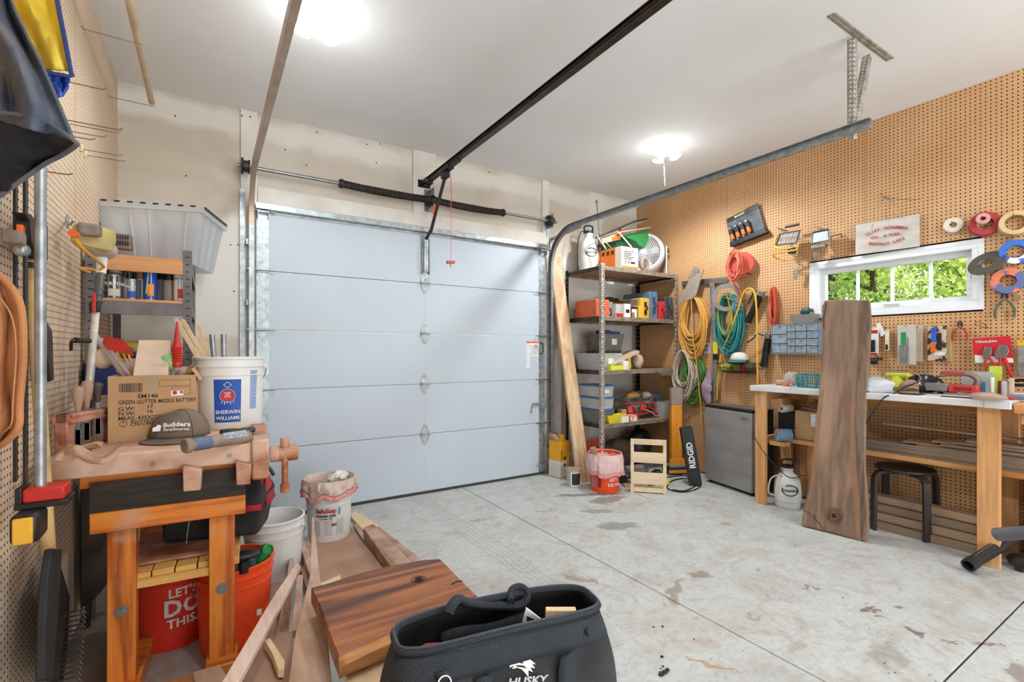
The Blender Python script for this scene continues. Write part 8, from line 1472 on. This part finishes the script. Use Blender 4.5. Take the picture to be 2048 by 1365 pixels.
part('stitched_edge', MB().tube(catmull([P(-12, 540, c=1.13), P(38, 600, c=1.11), P(47, 700, c=1.11), P(40, 800, c=1.11), P(36, 858, c=1.11), P(2, 892, c=1.12)], 6), .007, 8), M_tan, j3, w=1)
part('seam', MB().tube(catmull([P(-14, 580, c=1.105), P(22, 630, c=1.1), P(32, 700, c=1.1), P(26, 800, c=1.1), P(22, 850, c=1.1), P(0, 868, c=1.11)], 6), .0016, 5), mat('thread', (188, 138, 94), .8), j3, w=1)
# ---- lumber pile on the floor
M_b1 = wood('sawn_board', (204, 168, 140), (170, 132, 104), axis=1, ring=7, rough=.8, dust=(200, 172, 154), dustamt=.45); M_b2 = wood('grey_board', (186, 150, 126), (140, 106, 82), axis=1, ring=7, rough=.85, dust=(190, 160, 142), dustamt=.4, seed=4); M_b3 = wood('fresh_pine', (232, 204, 160), (212, 172, 120), axis=1, ring=5, rough=.7)
M_hb = mat('hardboard_dusty', (182, 146, 126), .85, col2=(164, 126, 104), sc=5)
def lboard(lab, pts, th, m_, name='lumber_board', group=None, cat='lumber'):
    """pts: (px, py, z) outline of the top face"""
    p = [P(x, y, z=z) for x, y, z in pts]; mb = MB().slabpoly(p, (0, 0, -th)); return single(name, mb, m_, lab, cat, group=group, bev=.002)
lboard('wide dusty hardboard sheet on the floor under the ice melt bucket', [(586, 1092, .07), (700, 1052, .07), (768, 1138, .07), (690, 1200, .07), (630, 1230, .07)], .012, M_hb, 'hardboard_sheet')
lboard('thick dark-sided beam lying right of the hardboard sheet', [(727, 1056, .13), (747, 1048, .13), (822, 1124, .13), (786, 1140, .13)], .075, M_b2)
lboard('flat pale board end poking out behind the beam', [(697, 1028, .03), (712, 1023, .03), (748, 1044, .03), (792, 1078, .03), (788, 1084, .03), (745, 1062, .03), (724, 1058, .03)], .025, M_b3)
lboard('narrow strip in the dark gap between sheet and beam', [(706, 1050, .05), (714, 1048, .05), (776, 1138, .05), (768, 1142, .05)], .03, M_b1)
lboard('board along the right of the beam reaching the slab', [(748, 1055, .04), (758, 1053, .04), (842, 1118, .04), (822, 1126, .04)], .03, M_b2)
lboard('long tapered board pointing up in front of the ice melt bucket', [(624, 1034, .40), (628, 1036, .40), (634, 1100, .37), (640, 1160, .34), (648, 1200, .32), (654, 1262, .30), (664, 1375, .28), (576, 1375, .28), (590, 1275, .30), (606, 1210, .32), (620, 1150, .35)], .02, M_b1)
lboard('long diagonal stick lying from under the bench towards the bucket', [(594, 1124, .31), (602, 1133, .31), (576, 1182, .31), (470, 1378, .31), (436, 1378, .31), (545, 1196, .31)], .022, wood('pale_stick', (224, 196, 178), (196, 164, 146), axis=1, ring=6, rough=.75))
for lab, pts, th, m_ in [('wide dusty plank lowest on the left of the lumber pile', [(560, 1100, .05), (590, 1096, .05), (560, 1378, .05), (480, 1378, .05)], .03, M_b2), ('thin upright-edged strip left of the tapered board', [(583, 1085, .16), (590, 1084, .16), (574, 1275, .16), (558, 1275, .16)], .06, M_b2),
                         ('grey rough strip between the diagonal stick and tapered board', [(594, 1150, .2), (606, 1150, .2), (600, 1262, .2), (582, 1262, .2)], .03, M_b1), ('short broad offcut beside the diagonal stick at the photo bottom', [(520, 1272, .22), (585, 1262, .22), (580, 1378, .22), (470, 1378, .22)], .02, M_hb),
                         ('dusty strip leaning up toward the white bucket', [(590, 1062, .12), (598, 1060, .12), (645, 1170, .12), (630, 1182, .12)], .05, M_b1), ('flat offcut just left of the hardboard sheet', [(600, 1085, .09), (618, 1080, .09), (640, 1150, .09), (622, 1160, .09)], .02, M_b2),
                         ('pale wedge tip in front of the hardboard sheet', [(640, 1168, .12), (680, 1150, .12), (682, 1160, .12), (660, 1180, .12)], .03, M_b3), ('dark board edge beside the left of the tapered board', [(556, 1180, .1), (568, 1180, .1), (540, 1300, .1), (520, 1300, .1)], .05, M_b2),
                         ('dusty block end at the bottom left of the pile', [(386, 1345, .09), (440, 1330, .09), (470, 1378, .09), (392, 1378, .09)], .08, M_b1), ('light offcut under the near corner of the walnut slab', [(690, 1350, .33), (780, 1318, .33), (790, 1378, .33), (700, 1378, .33)], .05, M_b3),
                         ('small bright pine block with a printed label', [(528, 1281, .26), (540, 1276, .26), (570, 1322, .26), (568, 1338, .26), (556, 1338, .26), (544, 1306, .26)], .03, M_b3)]: lboard(lab, pts, th, m_, group=None)
# ---- ice melt bucket with liner
q = P(650, 1086, z=.07); t = bucket('ice_melt_bucket', 'white printed ice melt bucket with a dusty pale liner on the hardboard sheet', 'bucket', (q.x + .05, q.y + .12, .07), .128, .145, .335, M_owht, cls=36)
M_lin2 = mat('dusty_liner', (214, 196, 184), .5, col2=(190, 160, 142), sc=16, bump=.7, bs=26); liner(t, .152, .335, .075, M_lin2, M_pinkband, 11, up=.055, tatter=.07)
tp_ = .017 / .335; va = -math.atan2(q.x + .05, q.y + .12) - .02; patch(t, mat('lbl_white', (216, 216, 214), .5, bump=0), .128, va - 1.0, va + 1.1, .03, .225, tap=tp_)
rz_ = .128 + .2 * tp_ + .003; text('SafeStep', .040, wrapM(va - .12, rz_, .20), mat('print_red', (176, 34, 40), .5, bump=0), t, wrap=.139, bold=.03, sx=.95); text('POWER 6300', .021, wrapM(va - .12, rz_ - .001, .168), M_ink, t, wrap=.138, bold=.03); text('ICE MELTER', .012, wrapM(va - .12, rz_ - .0015, .15), M_ink, t, wrap=.137, bold=.03, sp=1.3)
lp = MB(); rg = random.Random(8)
for c_ in (-.55, .0, .55):
    for k in range(9):
        z = .135 - k * .011; r_ = .1285 + z * tp_ + .002; 
        for s_ in range(4):
            a0 = va + c_ - .2 + s_ * .095; a1 = a0 + .08 * rg.uniform(.5, 1); lp.bar((r_ * math.sin(a0), -r_ * math.cos(a0), z), (r_ * math.sin(a1), -r_ * math.cos(a1), z), .0008, .0035, (0, 0, 1))
part('fine_print', lp, M_gun, t, kind='stuff')
for k, cc in enumerate(((206, 202, 60), (40, 60, 50), (50, 100, 170), (200, 110, 50), (190, 40, 50))): a0 = va + .08 + k * .055; patch(t, mat('swatch%d' % k, cc, .5, bump=0), .128, a0, a0 + .05, .10, .118, tap=tp_, off=.003, name='swatch')
patch(t, mat('pic_blue', (90, 150, 190), .5, bump=0), .128, va + .42, va + .52, .17, .215, tap=tp_, off=.003)
crumple('plastic_scrap', 'white crumpled plastic scraps on top of the ice melt bucket', 'scrap', (q.x + .11, q.y + .12, .445), (.06, .05, .035), mat('scrap', (232, 228, 224), .4, alpha=.95, bump=.5, bs=20), 15, amp=.6)
# ---- oiled walnut slab
ZW = .42; M_wal = wood('oiled_walnut', (172, 106, 56), (74, 42, 24), axis=0, sc=.75, ring=15, rough=.42, sawn=30, coat=.06, c3=(140, 78, 38), bump=.2, seed=9)
o0 = P(678, 1316, z=ZW); o1 = P(962, 1200, z=ZW); tps = [(622, 1176), (660, 1166), (700, 1152), (740, 1141), (790, 1130), (840, 1121), (880, 1118), (900, 1138), (923, 1162), (962, 1200), (1000, 1238), (900, 1262), (850, 1262), (781, 1271), (740, 1290), (700, 1306), (678, 1317), (664, 1282), (651, 1246), (636, 1206)]
ws = thing('walnut_slab', 'thick oiled walnut slab with a knot lying beside the black tool bag', 'wood slab', (.45, 1.7, ZW - .06)); p = [P(x, y, z=ZW) for x, y in tps]; part('slab_body', MB().slabpoly(p, (0, .0, -.058)), M_wal, ws, w=1, bev=.004)
e = [P(x, y, z=ZW) for x, y in ((678, 1317), (700, 1306), (740, 1290), (781, 1271), (850, 1258), (905, 1262))]; n_ = Vector((-.15, -1, 0)).normalized()
le = MB(); vs = []
for k, v in enumerate(e): vs += [v + Vector((0, .004, .0006)), v + n_ * (.014 + .004 * math.sin(k * 2)) - Vector((0, 0, .018)), v + n_ * .012 - Vector((0, 0, .04)), v + Vector((0, 0, -.0585))]
part('live_edge', le.add(vs, [(4 * k + j, 4 * k + j + 1, 4 * k + j + 5, 4 * k + j + 4) for k in range(len(e) - 1) for j in range(3)]), wood('live_edge_light', (214, 156, 90), (168, 104, 52), axis=0, ring=7, rough=.5, coat=.1), ws, w=1, solid=.003)
kc = P(837, 1159, z=ZW + .0006)
for r_, w_ in ((.010, .003), (.018, .0012), (.027, .001)): part('knot_ring', MB().torus(kc, r_, w_, 24, 5), M_knot, ws, w=1)
part('knot', MB().ell(kc, (.008, .010, .0015), 14, 6), M_knot, ws, w=1)
part('bark_pocket', MB().tube([P(904, 1170, z=ZW + .0004), P(912, 1165, z=ZW + .0004), P(924, 1163, z=ZW + .0004)], .003, 6), M_knot, ws, w=1)
single('support_crate', MB().bb(.42, .78, 1.52, 1.80, 0, ZW - .0585), M_card, 'cardboard carton carrying the walnut slab', 'box', bev=.004)
# ---- black tool bag in front
ZB = .60; bgo = Vector((.635, 1.055, .30)); TB = thing('tool_bag', 'open black nylon tool bag with white wolf head logo at the photo bottom', 'tool bag', tuple(bgo), rz=-.175)
M_nyl = mat('bag_nylon', (36, 37, 40), .8, col2=(60, 60, 62), sc=6, bump=.3, bs=260); M_nyl2 = mat('bag_webbing', (50, 54, 60), .75, bump=.5, bs=320); M_zip = mat('zip', (84, 90, 100), .4, .2, bump=.6, bs=400)
WX, DY, ZR = .272, .078, ZB - .30
def ringp(u, kx, ky, r=4.0):
    a = u * 2 * PI; c_, s_ = math.cos(a), math.sin(a); k = (abs(c_) ** r + abs(s_) ** r) ** (-1 / r); return kx * c_ * k, ky * s_ * k
def body(u, v):
    z = ZR * v; kx = WX + .02 + .012 * math.sin(PI * v) - .03 * v ** 3; ky = .15 - (.15 - DY) * v ** 1.6; x, y = ringp(u, kx, ky); w_ = .006 * noise.noise(Vector((x * 9, y * 9, z * 8))); return (x * (1 + w_), y * (1 + w_ * 3), z + .012 * math.cos(x * 5) * v)
part('bag_body', MB().grid(body, 80, 14), M_nyl, TB, solid=.005, angle=60); part('bag_floor', MB().bb(-WX, WX, -.14, .14, 0, .008), M_nyl, TB)
def rimz(x): return ZR + .012 * math.cos(x * 5)
rp = [Vector((*ringp(i / 90, WX - .01 + .006, DY), 0)) for i in range(90)]; rp = [Vector((v.x, v.y, rimz(v.x) + .002)) for v in rp]
rf_ = part('rim_frame', MB().tube(rp, .0085, 8, closed=True), M_nyl2, TB); part('zipper', MB().tube([v * 1.0 + Vector((0, 0, .0085)) for v in rp], .0035, 6, closed=True), M_zip, rf_)
part('top_band', MB().grid(lambda u, v: tuple(Vector(body(.5 + u * .5, .80 + .17 * v)) * 1.0 + Vector((0, -.004, 0))), 50, 4), M_nyl2, TB, solid=.004, angle=60)
part('lining_pocket', MB().grid(lambda u, v: (-.14 + .26 * u, DY - .012 + .05 * (1 - v) * .4, ZR - .15 + .11 * v + .004 * math.sin(u * 9)), 20, 4), M_nyl, TB, solid=.004)
def BLp(px, py, y): return LP(TB, px, py, y=y)
hpnt = [BLp(x, y, DY - .022 + o) for x, y, o in ((897, 1228, -.01), (905, 1210, .0), (918, 1199, .01), (935, 1206, .012), (969, 1211, .015), (1005, 1212, .012), (1035, 1212, .01), (1050, 1202, .012), (1053, 1188, .02), (1042, 1176, .028), (1026, 1180, .03), (1020, 1193, .02), (1022, 1206, .0))]
part('rear_handle', MB().tube(catmull(hpnt, 6), .0145, 10, flat=.75), M_nyl2, TB)
def front(px, py, k=.004):
    """point on the front face of the bag"""
    lo, hi = -.16, -.05
    for _ in range(24):
        m_ = (lo + hi) / 2; q = LP(TB, px, py, y=m_); v = max(0, min(1, q.z / ZR)); ky = -(.15 - (.15 - DY) * v ** 1.6)
        if m_ < ky: lo = m_
        else: hi = m_
    q = LP(TB, px, py, y=hi); return Vector((q.x, hi - k, q.z))
def strapq(pts, w_, name, m_, th=.004):
    mb = MB(); vs = []; ps = catmull([front(*a) for a in pts], 5)
    for i, v in enumerate(ps): vs += [v - Vector((w_ / 2, 0, 0)), v + Vector((w_ / 2, 0, 0))]
    return part(name, mb.add(vs, [(2 * i, 2 * i + 1, 2 * i + 3, 2 * i + 2) for i in range(len(ps) - 1)]), m_, TB, solid=th)
strapq([(1132, 1420, .006), (1125, 1370, .012), (1122, 1330, .022), (1128, 1304, .018), (1136, 1318, .006), (1138, 1380, .004)], .036, 'front_strap', M_nyl2)
strapq([(965, 1420, .006), (962, 1375, .01), (963, 1349, .014), (968, 1360, .005), (968, 1400, .004)], .036, 'front_strap', M_nyl2)
strapq([(884, 1340, .006), (886, 1356, .008)], .03, 'ring_tab', M_nyl2); q = front(886, 1362, .012); part('d_ring', MB().torus(q, .016, .002, 20, 6, (.2, -1, .3)), M_chrome, TB); strapq([(1173, 1256, .006), (1176, 1268, .01)], .014, 'side_loop', M_nyl2)
def bagquad(pts, m_, name, k=.0075): ps = [front(x, y, k) for x, y in pts]; return part(name, MB().slabpoly(ps, (0, -.0008, 0)), m_, TB)
W_ = lambda x, y: (600 + x / 2.926, 1080 + y / 2.926)
bagquad([W_(*a) for a in ((1218, 728), (1232, 712), (1250, 700), (1264, 684), (1262, 662), (1274, 676), (1280, 650), (1296, 680), (1320, 682), (1345, 695), (1372, 718), (1350, 716), (1368, 742), (1340, 736), (1356, 765), (1328, 752), (1330, 800), (1312, 772), (1290, 748), (1262, 738), (1236, 746), (1236, 738), (1250, 730), (1236, 730), (1222, 738))], M_inkw, 'wolf_emblem')
bagquad([W_(*a) for a in ((1276, 706), (1290, 700), (1300, 706), (1288, 712))], M_nyl, 'wolf_eye', .0088); bagquad([W_(*a) for a in ((1256, 722), (1300, 724), (1318, 740), (1290, 734), (1262, 730))], M_nyl, 'wolf_cheek', .0088)
a, b_ = front(*W_(1222, 815), .008), front(*W_(1425, 795), .008); text('HUSKY', .034, FR(tuple((a + b_) / 2 - Vector((0, .001, .004))), b_ - a, (0, -.35, 1)), M_inkw, TB, bold=.03, sx=.92)
for nm, lab, cat, pts, c_, m_ in (('speed_square', 'white plastic triangle square inside the black tool bag', 'square', ((1052, 1216), (1092, 1247), (1042, 1256)), 1.22, M_white), ('wood_block', 'light wood block inside the black tool bag', 'block', ((1092, 1222), (1153, 1222), (1153, 1248), (1091, 1252)), 1.24, M_b3), ('red_tool', 'red and white tool end low in the black tool bag', 'tool', ((840, 1297), (850, 1290), (880, 1288), (880, 1300), (845, 1304)), 1.13, M_red)):
    ps = [P(x, y, c=c_) for x, y in pts]; single(nm, MB().slabpoly(ps + [], FW * .02 if nm == 'wood_block' else FW * .006), m_, lab, cat, bev=.002)
mk = [P(x, y, c=1.218) for x, y in ((1054, 1233), (1074, 1243), (1053, 1246))]; single('square_marking', MB().slabpoly(mk, FW * .001), M_ink, 'dark scale print on the white triangle square', 'marking')
single('bag_stand', MB().bb(.48, .80, .97, 1.15, 0, .298), M_card, 'carton carrying the black tool bag', 'box', bev=.004)
# small dark crumbs on the floor right of the bag
CL = ['crumb nearest the floor joint stain, upper of two beside the bag', 'crumb left of the upper crumb beside the bag', 'crumb just above the cluster of black crumbs', 'small crumb at the top of the black cluster', 'largest crumb in the middle of the black cluster', 'crumb at the lower left of the black cluster', 'crumb at the right of the black cluster', 'tiny lone crumb farthest right of the bag']
for k, (px, py, s) in enumerate(((1325, 1255, .006), (1307, 1256, .005), (1324, 1316, .007), (1326, 1335, .005), (1330, 1348, .011), (1322, 1352, .012), (1335, 1344, .010), (1388, 1280, .004))): q = P(px, py, z=0); single('dirt_crumb', MB().ell((q.x, q.y, s * .6), (s, s * .8, s * .6), 8, 6).jitter(s * .3, 80, k), M_black, 'black dirt ' + CL[k], 'crumb', group='dirt crumbs on the floor')
